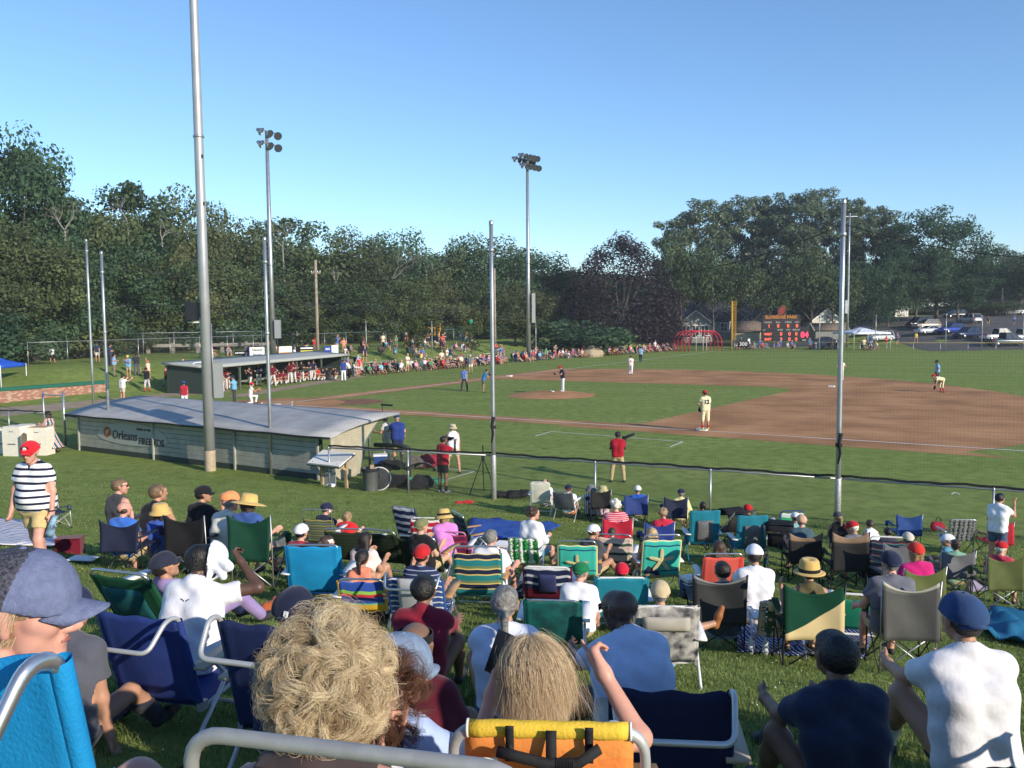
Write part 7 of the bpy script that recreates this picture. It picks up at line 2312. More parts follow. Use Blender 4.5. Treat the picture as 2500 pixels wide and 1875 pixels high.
onf('player in black helmet with a bat on his shoulder, back turned', 336, 949, 1.0, 30, 0, (((-.3, .6, -.5), (.5, .4, .9)), ((.3, .6, -.5), (-.1, .4, .9))), shirt=(C(50, 52, 60),), legs=('trousers', C(90, 92, 100)), hat=('cap', BLACK), group=LGp)
bp_ = onf('player in maroon cap, black jersey and red socks swinging a bat near the path', 360, 960, 1.02, 60, 0, (((-.3, .8, .2), (.3, .4, 1)), ((.3, .8, .2), (.0, .5, 1))), 'apart', shirt=(C(30, 30, 36),), legs=('knickers', C(196, 192, 196)), hat=('cap', MAROON), sock=(C(200, 40, 60), .8), group=LGp)
addmesh(bp_, 'bat', mat('bat_wood', (.5, .3, .14), .4), lambda mb, r: mb.tube([r.arms[1][2] + Vector((0, 0, .05)), r.arms[1][2] + Vector((-.2, -.3, .75))], .014, 8, r1=.032))
onf('young woman in coral top and black skirt walking on the path', 407, 952, .92, -80, 0, 'rest', 'walk', shirt=(C(226, 96, 84), 'none'), legs=('skirt', BLACK), hair=('auburn', 'bun'), skin='pink', group=LGp)
onf('man in navy shirt in front of the thin net pole', 241, 934, 1.0, 180, 0, 'side', shirt=(C(50, 60, 90),), legs=('shorts', C(230, 230, 232)), hat=('cap', BLACK), group=LGp)
onf('boy in white T-shirt running behind the brick wall', 131, 938, .85, 60, 0, 'rest', 'walk', shirt=(WHITE,), legs=('shorts', BLACK), group=LGp)
onf('man in black polo at the tables behind the brick wall', 77, 940, 1.0, 170, 0, 'side', shirt=(C(44, 46, 52),), legs=('trousers', BLACK), hair=('black', 'short'), group=LGp)
onf('man in a salmon pink shirt under the blue canopy', 55, 938, 1.0, 150, 0, 'side', shirt=(C(226, 116, 110),), legs=('trousers', BLACK), hair=('grey', 'bald'), group=LGp)
onf('person in red cap and dark shirt leaning on the timber rail at the back', 122, 905, 1.0, 190, 0, 'lap', shirt=(C(60, 66, 84),), legs=('shorts', C(150, 100, 70)), hat=('cap', C(206, 70, 60)), group=LGp)
DG = 'players at the far dugout'
cols = [((104, 30, 44), 'maroon'), ((120, 34, 50), 'maroon'), ((36, 40, 66), 'navy'), ((200, 60, 44), 'orange red'), ((34, 34, 40), 'black')]
fd = [(543, 958, 0, 0, 'stand', 'side'), (550, 953, 0, 0, 'stand', 'rest'), (556, 950, 2, 0, 'stand', 'rest'), (611, 948, 4, 0, 'walk', 'camera'), (632, 942, 2, 0, 'stand', 'rest'), (666, 945, 0, 1, 'apart', 'hips'), (676, 939, 1, 1, 'sit', 'lap'), (684, 938, 0, 1, 'sit', 'lap'),
	  (692, 937, 1, 1, 'sit', 'lap'), (700, 935, 0, 1, 'sit', 'lap'), (708, 936, 0, 0, 'stand', 'hips'), (718, 935, 1, 0, 'stand', 'rest'), (728, 934, 0, 1, 'sit', 'lap'), (737, 932, 4, 0, 'stand', 'rest'), (748, 930, 1, 1, 'sit', 'knees'), (756, 930, 2, 0, 'stand', 'lap'), (766, 929, 2, 0, 'stand', 'side'), (776, 928, 3, 1, 'sit', 'lap'),
	  (790, 928, 2, 1, 'sit', 'lap'), (800, 927, 4, 1, 'sit', 'lap'), (814, 927, 4, 1, 'sit', 'knees'), (820, 925, 2, 1, 'sit', 'lap')]
for i, (x, y, c, st, pose, ar) in enumerate(fd):
	w = 'left end' if x < 600 else 'left half' if x < 690 else 'middle' if x < 745 else 'right half'
	lab = f'{"seated" if pose == "sit" else "standing"} player in a {cols[c][1]} jersey, number {i} along the far dugout'
	lab = f'{"seated" if pose == "sit" else "standing"} player in {cols[c][1]} jersey at the {w} of the far dugout'
	kw = {}
	P = onf(lab, x, y, .98 + .04 * ((i * 7) % 3), 150 + (i * 37) % 50, 0, ar, LEGS['low'] if pose == 'sit' else pose, .1 if pose == 'sit' else 0, .50 if pose == 'sit' else None, shirt=(C(*cols[c][0]),), legs=('trousers', C(206, 200, 196)), hat=('cap', C(60, 26, 34) if c < 2 else BLACK), group=DG)
onf('tall player in blue jersey and white trousers in front of the far dugout', 839, 931, 1.05, 30, 0, 'side', shirt=(C(44, 66, 140),), hat=('cap', C(40, 60, 130)), group=DG)
onf('person in white shirt bending by the red bag at the end of the far dugout', 853, 924, 1.0, 120, 0, 'lap', shirt=(WHITE,), legs=('trousers', BLACK), lean=.5, group=DG)
# == BEHIND HOME PLATE (left)
BRICKS = [mat('brick_red', (.34, .15, .10), .9, var=.2, scale=3), mat('brick_tan', (.48, .31, .22), .9, var=.2, scale=3)]
MORTAR = mat('mortar', (.42, .36, .30), .95)
A, B = onfield(-60, 993), onfield(256, 966)
wl_ = (B - A).length
wy = math.atan2((B - A).y, (B - A).x)
bw = empty('brick_wall', A, wy, 'low brick backstop wall with green padded cap behind home plate', 'wall')
mb = MB(); mb.box((wl_ / 2, .14, .42), (wl_, .2, .84)); mb.build('wall_core', MORTAR, bw)
for sft in (0, 1):
	mb = MB()
	for rw in range(10):
		x = -.1 if rw % 2 else 0
		i = 0
		while x < wl_:
			if (i * 7 + rw * 3 + (i * rw) % 5) % 3 == sft or (sft == 0 and (i * 7 + rw * 3 + (i * rw) % 5) % 3 == 2):
				mb.box((x + .1, .03 + .006 * ((i * 5 + rw) % 3), .045 + rw * .085), (.19, .04, .07))
			x += .205
			i += 1
	o = mb.build('bricks', BRICKS[sft], bw)
	o['kind'] = 'stuff'
mb = MB(); mb.box((wl_ / 2, .1, .96), (wl_ + .05, .34, .22)); mb.build('padded_cap', mat('green_pad', srgb(24, 92, 74), .6, var=.1), bw)
gA, gB = onfield(110, 1066), onfield(160, 1088)
ge = empty('gate_frame', gA, 0, 'galvanised gate frame with two posts left of the near dugout', 'gate')
dq = gB - gA
mb = MB(); mb.tube([(0, 0, 0), (0, 0, 2.1)], .045, 8); mb.build('post', GALV, ge)
mb = MB(); mb.tube([(dq.x, dq.y, 0), (dq.x, dq.y, 2.3)], .055, 8); mb.build('post', GALV, ge)
mb = MB(); mb.tube([(0, 0, 1.95), (dq.x, dq.y, 2.15)], .03, 8); mb.build('top_bar', GALV, ge)
chainlink('chain_link_fence', [onfield(-60, 1058), gA], 1.1, 'sagging low wire fence with black net roll left of the gate frame', roll=True, z0=0)
chainlink('chain_link_fence', [gB, onfield(198, 1090)], 1.2, 'short wire fence with black net roll between gate and near dugout', roll=True, z0=0)
YEL = mat('yellow_rail', srgb(206, 184, 84), .6)
fa, fb, fc = onfield(-80, 906), onfield(285, 900), onfield(650, 868)
Yf = lambda p: p
L1 = [spot(-80, 905, 86), spot(275, 899, 86)]
L2 = [spot(275, 899, 86), spot(640, 868, 92)]
chainlink('chain_link_fence', [(p.x, p.y, 0) for p in L1], 2.25, 'tall wire fence with a yellow top rail at the far left', spacing=2.9, pitch=.2, wire=.004, yellow=YEL)
chainlink('chain_link_fence', [(p.x, p.y, 0) for p in L2], 2.25, 'tall wire fence with plain top rail behind the big light pole', spacing=2.6, pitch=.2, wire=.004)
RAILW = mat('weathered_rail', (.30, .28, .24), .9, var=.2, scale=2)
tr = empty('timber_guard_rail', (L1[0].x, L1[0].y + 3.2, 0), 0, 'weathered timber guard rail on thick posts at the wood edge', 'guard rail')
x0, x1 = L1[0].x - 2, L2[1].x
for i in range(13):
	x = x0 + (x1 - x0) * i / 12
	y = L1[0].y + 3.2 + (i / 12) * 6
	mb = MB(); mb.box((x - tr.location.x, y - tr.location.y, gz1(x, y) + .45), (.3, .3, 1.3)); mb.build('rail_post', RAILW, tr)
	if i < 12:
		xb, yb = x0 + (x1 - x0) * (i + 1) / 12, L1[0].y + 3.2 + ((i + 1) / 12) * 6
		mb = MB(); mb.bar((x - tr.location.x, y - .2 - tr.location.y, gz1(x, y) + .82), (xb - tr.location.x, yb - .2 - tr.location.y, gz1(xb, yb) + .82), .1, .34); mb.build('rail', RAILW, tr)
def canopy(c, s, h, m, label, valance=.22, apex=.75, rz=0, group=None):
	e = empty('canopy_tent', c, rz, label, 'canopy', group)
	hs = s / 2
	for i, (x, y) in enumerate(((-hs, -hs), (hs, -hs), (hs, hs), (-hs, hs))):
		mb = MB(); mb.tube([(x, y, 0), (x, y, h)], .03, 6); mb.build('leg', WHITETUBE, e)
	for (a, b) in (((-hs, -hs), (hs, -hs)), ((hs, -hs), (hs, hs)), ((hs, hs), (-hs, hs)), ((-hs, hs), (-hs, -hs))):
		rows = [[Vector((a[0] + (b[0] - a[0]) * j / 6, a[1] + (b[1] - a[1]) * j / 6, h)) * (1 - t) + Vector((0, 0, h + apex)) * t + Vector((0, 0, -.12 * math.sin(math.pi * t) - (.0))) for j in range(7)] for t in (0, .25, .5, .75, .97)]
		mb = MB(); mb.sheet(rows, .01); mb.build('roof_panel', m, e)
		mb = MB(); mb.sheet([[(a[0] * 1.005 + (b[0] - a[0]) * j / 6, a[1] * 1.005 + (b[1] - a[1]) * j / 6, h - valance * q + .0) for j in range(7)] for q in (0, 1)], .008); mb.build('valance', m, e)
	return e
q = spot(-20, 945, 62)
canopy((q.x, q.y, 0), 3.2, 2.25, mat('blue_canopy', srgb(36, 86, 190), .7), 'blue pop up canopy behind the brick wall at the far left')
for i, (x, y) in enumerate(((73, 944), (88, 943))):
	c = onfield(x, y)
	lt = empty('laptop', (c.x, c.y, .92), R(150), 'open grey laptop on a table behind the brick wall, ' + ('left' if i == 0 else 'right') + ' one', 'laptop')
	mb = MB(); mb.box((0, .12, .12), (.36, .012, .24)); mb.build('screen', ALU, lt)
	mb = MB(); mb.box((0, 0, 0), (.36, .24, .02)); mb.build('keyboard', ALU, lt)
c = onfield(80, 944)
tb = empty('folding_table', (c.x, c.y + .1, 0), wy, 'long table with laptops behind the brick wall', 'table')
mb = MB(); mb.box((0, 0, .89), (3.2, .7, .03)); mb.build('table_top', BLACK, tb)
for sx in (-1.4, 1.4):
	mb = MB(); mb.box((sx, 0, .44), (.04, .5, .87)); mb.build('leg', GREYTUBE, tb)
for i, (x, y, Y, w, lab) in enumerate(((42, 1100, 34.6, .78, 'white upright box bin with rounded top, second from the left'), (101, 1094, 34.9, .78, 'white box bin beside the woman in the sundress'), (66, 1090, 36.0, .75, 'white box bin behind the short wooden post'), (8, 1096, 35.2, .75, 'white box bin at the left edge of the view'), (88, 1086, 37.0, .8, 'low brown lidded box bin at the back of the group'))):
	p = spot(x, y, Y)
	e = empty('box_bin', (p.x, p.y, gz1(p.x, p.y)), R(-8 + 5 * i), lab, 'bin', 'white box bins left of the gate')
	m_ = mat('bin_white', (.74, .70, .60), .7, var=.06)
	h_ = 1.16 - .05 * i
	mb = MB()
	mb.poly([(-w / 2, -.3, 0), (w / 2, -.3, 0), (w / 2, -.3, h_ - .1), (w / 2 - .08, -.3, h_), (-w / 2 + .08, -.3, h_), (-w / 2, -.3, h_ - .1)], .6, (0, 1, 0))
	mb.build('bin_body', m_, e)
	mb = MB(); mb.box((0, 0, h_ + .012), (w - .1, .56, .02)); mb.build('lid', mat('tan_lid', (.45, .3, .18), .8) if i in (1, 4) else m_, e)
	mb = MB(); mb.box((0, -.304, h_ - .18), (.18, .008, .03)); mb.box((0, -.304, h_ * .42), (.34, .008, .05)); mb.build('bin_print', GREY, e)
p = spot(61, 1102, 34.0)
mb = MB(); mb.box((0, 0, .45), (.14, .14, .95)); mb.lathe([(.0, .99), (.07, .93)], 4)
o = mb.build('wooden_post', mat('old_timber', (.17, .13, .09), .9, var=.2), None, (p.x, p.y, gz1(p.x, p.y))); tag(o, 'short old wooden post in front of the white box bins', 'post')
# == FAR DUGOUT
a_, b_ = onfield(515, 963), onfield(848, 918)
fx_ = (b_ - a_).normalized()
fn_ = Vector((-fx_.y, fx_.x, 0))
FL = (b_ - a_).length
fdg = empty('far_dugout', a_ + fn_ * .9, math.atan2(fx_.y, fx_.x), 'long low dugout with pale flat roof and dark interior on the third base side', 'dugout')
mb = MB()
rows = [[(-.3 + (FL + .9) * j / 10, -.9 + 3.9 * i / 4, 1.98 + .28 * (i / 4)) for j in range(11)] for i in range(5)]
mb.sheet(rows[::-1], .16); mb.build('roof', mat('far_roof', (.42, .43, .40), .6), fdg)
mb = MB(); mb.box((FL / 2, 2.8, .9), (FL, .15, 2.2)); mb.build('back_wall', BOARDD, fdg)
for x in [FL * i / 5 for i in range(6)]:
	mb = MB(); mb.box((x, -.55, .95), (.12, .12, 2.0)); mb.build('roof_post', mat('green_trim', (.10, .13, .10), .6), fdg)
	mb = MB(); mb.poly([(x - .45, -.55, 1.95), (x + .45, -.55, 1.95), (x, -.55, 1.5)], .06, (0, 1, 0)); mb.build('post_bracket', mat('green_trim', (.10, .13, .10), .6), fdg)
mb = MB(); mb.tube([(FL * .55, -.9, .95), (FL * .95, -.9, .95)], .07, 8); mb.build('padded_rail', BOARDD, fdg)
mb = MB(); mb.box((FL / 2, 1.4, .42), (FL * .96, .5, .08)); mb.build('bench', RAILW, fdg)
for x in (.1, FL):
	mb = MB(); mb.box((x, 1.2, 1.0), (.1, 3.0, 2.0)); mb.build('end_wall', BOARDD, fdg)
p = onfield(497, 958)
e = empty('protective_screen', (p.x, p.y, 0), fdg.rotation_euler.z, 'white tube framed net screen at the left end of the far dugout', 'screen')
mb = MB(); mb.tube(fillet([(-1.2, 0, 0), (-1.2, 0, 2.2), (1.2, 0, 2.2), (1.2, 0, 0)], .5, 6), .04, 8); mb.build('frame', WHITETUBE, e)
mb = MB()
for i in range(24):
	mb.tube([(-1.15 + .1 * i, 0, .05), (-1.15 + .1 * i, 0, 2.15)], .005, 3, cap=False)
mb.build('net', NET, e)
for x, y, c_, lab in ((872, 914, RED, 'red equipment bag on the grass at the end of the far dugout'), (880, 912, NAVY, 'dark blue equipment bag beside the red bag')):
	p = onfield(x, y)
	mb = MB(); mb.lathe([(0, .0), (.45, .02), (.5, .2), (.3, .42), (0, .45)], 12); o = mb.build('equipment_bag', c_, None, (p.x, p.y, 0)); tag(o, lab, 'bag')
p = onfield(870, 916)
mb = MB(); mb.tube([(0, 0, 0), (.2, 0, 1.9)], .02, 6); mb.poly([(.2, 0, 1.9), (.7, .05, .4), (-.25, .1, .6)], .01, (0, 1, 0)); o = mb.build('pitching_net', mat('net_white', (.6, .6, .6), .8), None, (p.x, p.y, 0)); tag(o, 'grey triangular net leaning at the end of the far dugout', 'net')
# == THIRD BASE BANK: fences, banners, crowd
chainlink('chain_link_fence', [fld(-13.6, 24), fld(-13.4, 44), fld(-12.6, 56)], 1.1, 'low wire fence running through the crowd on the third base bank', spacing=3.2, pitch=.22, wire=.003)
chainlink('chain_link_fence', [fld(-27, 0), fld(-27, 26), fld(-26, 56)], 1.9, 'higher wire fence at the top of the third base bank', spacing=3.2, pitch=.25, wire=.004)
def banner(x0, y0, x1, y1, Y, m, label, extra=None, s=1):
	a, b = spot(x0, y0, Y), spot(x1, y1, Y + 1)
	e = empty('banner', (a.x, a.y, b.z), math.atan2(b.y - a.y, b.x - a.x), label, 'banner', 'advertising banners on the upper fence')
	w, h = math.hypot(b.x - a.x, b.y - a.y), a.z - b.z
	mb = MB(); mb.box((w / 2, 0, h / 2), (w, .04, h)); mb.build('banner_sheet', m, e)
	if extra: extra(e, w, h)
def ttx(lines, m, sz):
	def f(e, w, h):
		for k, l in enumerate(lines):
			text('banner_lettering', l, h * sz, m, e, frame_at((w / 2, -.03, h * (1 - (k + .6) / (len(lines) + .2))), (1, 0, 0), (0, -1, 0)), .004, font_bold=.008)
	return f
GW, NV = C(226, 226, 218), C(44, 70, 150)
banner(609, 848, 646, 872, 78, GW, 'white banner with two lines of grey lettering behind the far dugout', ttx(['Nauset', 'Nurse'], C(90, 100, 104), .36))
def sunset(e, w, h):
	mb = MB(); mb.box((w / 2, -.03, h * .28), (w * .9, .02, h * .4)); mb.build('banner_print', C(230, 150, 60), e)
banner(681, 846, 713, 872, 80, GW, 'white banner with an orange lower half behind the far dugout', sunset)
banner(573, 857, 606, 866, 78, BLACK, 'black banner with one white line left of the white banner', ttx(['LIVE YOUR DREAM'], WHITE, .4))
banner(722, 846, 766, 868, 81, BLACK, 'black banner with white and yellow stripes right of the orange banner', lambda e, w, h: [MB().box((w * .6, -.03, h * z), (w * .7, .02, h * .14)).build('banner_print', m_, e) for z, m_ in ((.8, WHITE), (.5, C(220, 210, 80)), (.2, WHITE))])
banner(790, 846, 809, 870, 83, NV, 'blue banner with white lettering behind the far dugout', ttx(['PRICE', 'LUMBER'], WHITE, .26))
banner(809, 843, 826, 870, 84, GW, 'white banner with faint green marks right of the blue banner')
banner(874, 846, 896, 862, 88, BLACK, 'black banner with pale dots at the top of the bank')
def proto(lean, arms, legs, pz, seated=True, hatp=False, vox=.036):
	a, l = ARMS[arms], LEGS[legs]
	r = Rig(1.0, (0, 0, pz), lean, la=a[0], ra=a[1], ll=l[0], rl=l[1], head_pitch=-.05)
	pr = r.torso(.014, 1) + r.head(True, 0)
	pr = [p if len(p) == 5 else (*p, 0) for p in pr]
	for i in range(2):
		S_, E_, W_, w = r.arms[i]
		pr += [(S_, S_ + (E_ - S_) * .6, .062, .058, 1), (S_ + (E_ - S_) * .6, E_, .045, .042, 0), (E_, W_, .042, .03, 0), (W_, W_ + w * .12, .04, .03, 0)]
		Hp, K, A_, w2, u = r.legs[i]
		pr += [(Hp, Hp + (K - Hp) * .75, .1, .08, 2), (Hp + (K - Hp) * .75, K, .062, .058, 0), (K, A_, .056, .04, 0)]
		t = r.toe(i)
		pr += [(vadd(A_, w2, .04), vadd(vadd(A_, w2, .05), t, .15), .045, .04, 4)]
	pr += [(r.hp(0, -.035, .045), r.hp(0, .0, .055), .098, .09, 3), (r.hp(0, -.05, -.01), r.hp(0, -.05, -.03), .075, .06, 3)]
	if hatp:
		pr += [(r.hp(-.05, .09, .06), r.hp(.05, .09, .06), .03, .03, 3), (r.hp(-.04, .13, .05), r.hp(.04, .13, .05), .026, .026, 3)]
	V, F, lab = sdf(pr, vox, .03, label=True)
	lf = np.min(lab[F], 1)
	lf = np.where(lf > 4, 0, lf)
	me = np_mesh('person', V, F, True, midx=lf)
	for k in range(5):
		me.materials.append(SKINS['fair'])
	return me
PS = [proto(-.1, 'lap', 'low', .40), proto(.1, 'knees', 'low', .40), proto(-.15, 'rest', 'low', .40, hatp=True), proto(.05, 'chin_r', 'low', .40, hatp=True), proto(.15, 'knees', 'ground', .14)]
PT = [proto(0, 'side', 'apart', .93, hatp=True), proto(0, 'cross', 'stand', .93), proto(0, 'camera', 'stand', .93, hatp=True), proto(0, 'hips', 'walk', .93)]
def small_chair():
	mb = MB()
	mb.sheet([[(-.27, -.22, .36), (.27, -.22, .36)], [(-.28, -.36, .85), (.28, -.36, .85)]], .02)
	mb.sheet([[(-.27, -.22, .38), (.27, -.22, .38)], [(-.27, .25, .42), (.27, .25, .42)]], .02)
	for x in (-.27, .27):
		mb.box((x, -.25, .2), (.03, .03, .4)); mb.box((x, .24, .28), (.03, .03, .56)); mb.box((x, 0, .57), (.06, .5, .025))
	return mb.mesh('folding_chair')
SCH = small_chair()
SHIRTS = [((214, 214, 216), 'white', 5), ((196, 46, 50), 'red', 5), ((40, 46, 76), 'navy', 4), ((60, 104, 180), 'blue', 3), ((120, 122, 128), 'grey', 3), ((30, 30, 34), 'black', 3), ((226, 140, 110), 'coral', 2), ((230, 206, 90), 'yellow', 1), ((120, 176, 200), 'pale blue', 3), ((60, 130, 90), 'green', 2), ((210, 150, 180), 'pink', 2), ((220, 206, 180), 'cream', 3)]
HATS = [((190, 40, 50), 'red cap'), ((40, 44, 70), 'navy cap'), ((222, 220, 216), 'white cap'), ((206, 176, 110), 'straw hat'), ((60, 40, 26), 'brown hair'), ((24, 20, 18), 'dark hair'), ((200, 170, 110), 'blond hair'), ((150, 148, 144), 'grey hair')]
SHORTS = [((190, 170, 130)), ((60, 76, 110)), ((40, 42, 50)), ((214, 210, 200)), ((110, 112, 110))]
rc_ = random.Random(41)
SW = [s for s in SHIRTS for _ in range(s[2])]
def crowd_person(x, y, yaw, standing, zone, chair=True):
	g = gz1(x, y)
	sh, ht, so = rc_.choice(SW), rc_.choice(HATS), rc_.choice(SHORTS)
	i = rc_.randrange(len(PT) if standing else len(PS))
	me = (PT if standing else PS)[i]
	k = rc_.uniform(.86, 1.05)
	o = bpy.data.objects.new('person', me)
	COL.objects.link(o)
	o.location, o.rotation_euler, o.scale = (x, y, g), (0, 0, yaw), (k, k, k)
	for s, m in enumerate((SKINS[rc_.choice(['fair', 'tan', 'pink', 'pink', 'tan'])], C(*sh[0]), C(*so), C(*ht[0]), RUBBER)):
		o.material_slots[s].link = 'OBJECT'
		o.material_slots[s].material = m
	act = ('standing' if standing else 'ground-seated' if i == 4 else 'seated')
	tag(o, f'{act} person, {sh[1]} top, {ht[1]}, {zone}', 'person', zone)
	if chair and not standing and i != 4:
		c = rc_.choice([F_NAVY, F_BLACK, F_GREEN, F_BLUE, F_RED, F_TURQ, F_GREY, WHITE])
		nm = {F_NAVY: 'navy', F_BLACK: 'black', F_GREEN: 'green', F_BLUE: 'blue', F_RED: 'red', F_TURQ: 'turquoise', F_GREY: 'grey', WHITE: 'white'}[c]
		q = bpy.data.objects.new('folding_chair', SCH)
		COL.objects.link(q)
		if not SCH.materials: SCH.materials.append(F_NAVY)
		q.location, q.rotation_euler = (x, y, g), (0, 0, yaw)
		q.material_slots[0].link = 'OBJECT'
		q.material_slots[0].material = c
		tag(q, f'{nm} folding chair, {zone}', 'chair', 'chairs ' + zone)
def zone3(b):
	return 'crowd left of the red cage' if b > 62 else 'crowd under the copper beech' if b > 48 else 'crowd beside the double-ring lamp tower' if b > 36 else 'crowd behind the centre net pole' if b > 28 else 'crowd right of far dugout'
fy_ = math.atan2(D1.y, D1.x) - math.pi / 2
for b in np.arange(21.5, 84, .95):
	a0 = np.interp(b, [20, 30, 55, 84], [-12.4, -11.6, -10.4, -5.6])
	for rw in range(3):
		if rc_.random() < (.88, .72, .42)[rw] * (.75 if 30 < b < 37 else 1.0):
			p = fld(a0 - rw * 1.25 + rc_.uniform(-.3, .3), b + rc_.uniform(-.4, .4))
			crowd_person(p.x, p.y, fy_ + rc_.uniform(-.6, .4), rc_.random() < .06, zone3(b))
for i in range(70):
	b = rc_.uniform(14, 56)
	a0 = rc_.uniform(-25, -16)
	p = fld(a0, b)
	crowd_person(p.x, p.y, fy_ + rc_.uniform(-.6, .4), rc_.random() < .33, 'high bank, ' + zone3(b))
for i in range(16):
	p = fld(rc_.uniform(-18, -15), rc_.uniform(3, 20))
	crowd_person(p.x, p.y, fy_ + rc_.uniform(-.6, .5), rc_.random() < .5, 'on the bank above the far dugout roof')
# == LEFT FIELD CORNER
FP = onfield(1786, 857)
fpole = empty('foul_pole', FP, 0, 'tall yellow foul pole with mesh wing beside the batting cage', 'pole')
FPH = spot(1786, 735, FP.y).z
YP = mat('yellow_paint', srgb(196, 150, 40), .5)
mb = MB(); mb.tube([(0, 0, -.2), (0, 0, FPH)], .09, 10); mb.build('shaft', YP, fpole)
mb = MB()
for z in np.arange(1.6, FPH, .22):
	mb.box((.35, 0, z), (.55, .03, .03))
for x in (.1, .24, .38, .52, .62):
	mb.box((x, 0, (1.6 + FPH) / 2), (.025, .03, FPH - 1.6))
mb.build('mesh_wing', YP, fpole)
OF = [FP + Vector((.5, .3, 0)), onfield(2100, 862), onfield(2500, 863), onfield(2600, 866)]
fe = chainlink('chain_link_fence', OF, 1.35, 'outfield wire fence with a yellow top rail', spacing=3.0, pitch=.22, wire=.0035, yellow=YEL, z0=0)
mb = MB(); mb.box((0, 0, .95), (1.55, .05, .85)); sg_ = empty('distance_sign', FP + Vector((1.7, .1, 0)), -.2, 'black distance sign reading 300 on the outfield fence', 'sign')
mb.build('sign_board', BLACK, sg_)
text('sign_number', '300', .75, WHITE, sg_, frame_at((0, -.035, .95), (1, 0, 0), (0, -1, 0)), .006, font_bold=.012)
for (x, ytop, lab) in ((2137, 770, 'right of the white canopy'), (2308, 770, 'behind the dark blue car'), (2396, 770, 'left of the grey pickup'), (2497, 770, 'at the right edge'), (2000, 772, 'beside the scoreboard')):
	p = spot(x, 860, 118)
	vpole('net_post', p.x, p.y, 0, spot(x, ytop, 118).z, .05, .045, 'thin grey post of the outfield net ' + lab, 'post', 'outfield net posts', n=6)
REDT = mat('red_tube', srgb(190, 30, 56), .45)
p = onfield(1722, 858)
bc = empty('batting_cage', p, R(24), 'red tubular batting cage with rounded hoops and net', 'batting cage')
for k in range(5):
	y = 3.6 * k / 4
	mb = MB(); mb.tube(fillet([(-2.9, y, 0), (-2.8, y, 2.0), (-1.6, y, 2.9), (1.6, y, 2.9), (2.8, y, 2.0), (2.9, y, 0)], .9, 6), .07, 8); mb.build('hoop', REDT, bc)
for x, z in ((-2.85, 1.2), (2.85, 1.2), (-1.6, 2.88), (0, 2.92), (1.6, 2.88)):
	mb = MB(); mb.tube([(x, 0, z), (x, 3.6, z)], .05, 6); mb.build('long_bar', REDT, bc)
mb = MB()
for k in range(38):
	x = -2.75 + .15 * k
	mb.tube([(x, 3.5, 0), (x, 3.5, 2.8 - max(0, abs(x) - 1.6) * .7)], .012, 3, cap=False)
for k in range(18):
	mb.tube([(-2.8, 3.5, .15 * k), (2.8, 3.5, .15 * k)], .012, 3, cap=False)
mb.build('cage_net', NET, bc)
for x in (-.5, .7, 1.3):
	mb = MB(); mb.tube(fillet([(x, 1.5, 0), (x, 1.5, 2.2), (x + .8, 1.5, 2.2)], .3), .04, 6); mb.build('inner_pole', WHITETUBE, bc)
SY = 138
a, b = spot(1861, 769, SY), spot(1976, 833, SY)
sw_, sh_ = b.x - a.x, a.z - b.z
gs = gz1((a.x + b.x) / 2, SY)
sb = empty('scoreboard', ((a.x + b.x) / 2, SY, gs), 0, 'black electronic scoreboard with amber title and red digits', 'scoreboard')
zb, zt = b.z - gs, a.z - gs
SBK = mat('scoreboard_black', (.012, .012, .014), .5)
tw = sw_ * .80
mb = MB(); mb.box((-sw_ * .1, .25, (zb + zt) / 2), (tw, .5, zt - zb)); mb.build('main_panel', SBK, sb)
mb = MB(); mb.box((sw_ * .405, .3, zb + sh_ * .28), (sw_ * .2, .4, sh_ * .52)); mb.build('side_panel', SBK, sb)
for x in (-sw_ * .38, sw_ * .15):
	mb = MB(); mb.box((x, .5, zb / 2), (.35, .35, zb)); mb.build('leg', SBK, sb)
mb = MB(); mb.box((0, .3, zb * .42), (sw_ * 1.0, .1, zb * .72)); mb.build('skirt_panel', mat('navy_panel', (.02, .03, .05), .6), sb)
AMB, DIG, WLT = mat('amber_letters', srgb(176, 112, 36), .6), mat('red_digits', (.9, .13, .07), .5, emit=.45), mat('white_letters', srgb(150, 150, 150), .6)
DIG2 = mat('bright_red_digits', (1.0, .04, .1), .5, emit=.9)
ux_ = lambda px: (px - 280) / 1245 * tw - sw_ * .1 - tw / 2
uz_ = lambda py: zt - (py - 400) / 660 * (zt - zb)
T = lambda s, px, py, size, m, nm='panel_lettering', bold=.012: text(nm, s, size, m, sb, frame_at((ux_(px), -.02, uz_(py)), (1, 0, 0), (0, -1, 0)), .01, font_bold=bold)
T('ELDREDGE PARK', 900, 460, .66, AMB, bold=.03)
for s, px in (('INNING', 470), ('BALL', 805), ('STRIKE', 1130), ('OUT', 1420)):
	T(s, px, 585, .34, WLT)
for s, px in (('RUNS', 870), ('HITS', 1140), ('ERRORS', 1400)):
	T(s, px, 775, .33, WLT)
for s, px in (('1', 505), ('0', 805), ('0', 1130), ('0', 1420)):
	T(s, px, 678, .78, DIG, 'digit', .02)
for py in (877, 1010):
	for px in (905, 1180, 1400):
		T('0', px, py, .78, DIG, 'digit', .02)
T('WEST', 475, 880, .48, DIG, 'team_name', .02)
T('EAST', 475, 1005, .48, DIG, 'team_name', .02)
T('GUEST', 350, 775, .16, WLT)
for s, px, py, size, m in (('84', 1680, 905, 1.25, DIG2), ('MPH', 1670, 1035, .3, WLT)):
	text('digit', s, size, m, sb, frame_at((ux_(px), .08, uz_(py)), (1, 0, 0), (0, -1, 0)), .01, font_bold=.03)
LINEM = mat('dull_maroon_line', (.12, .03, .05), .6)
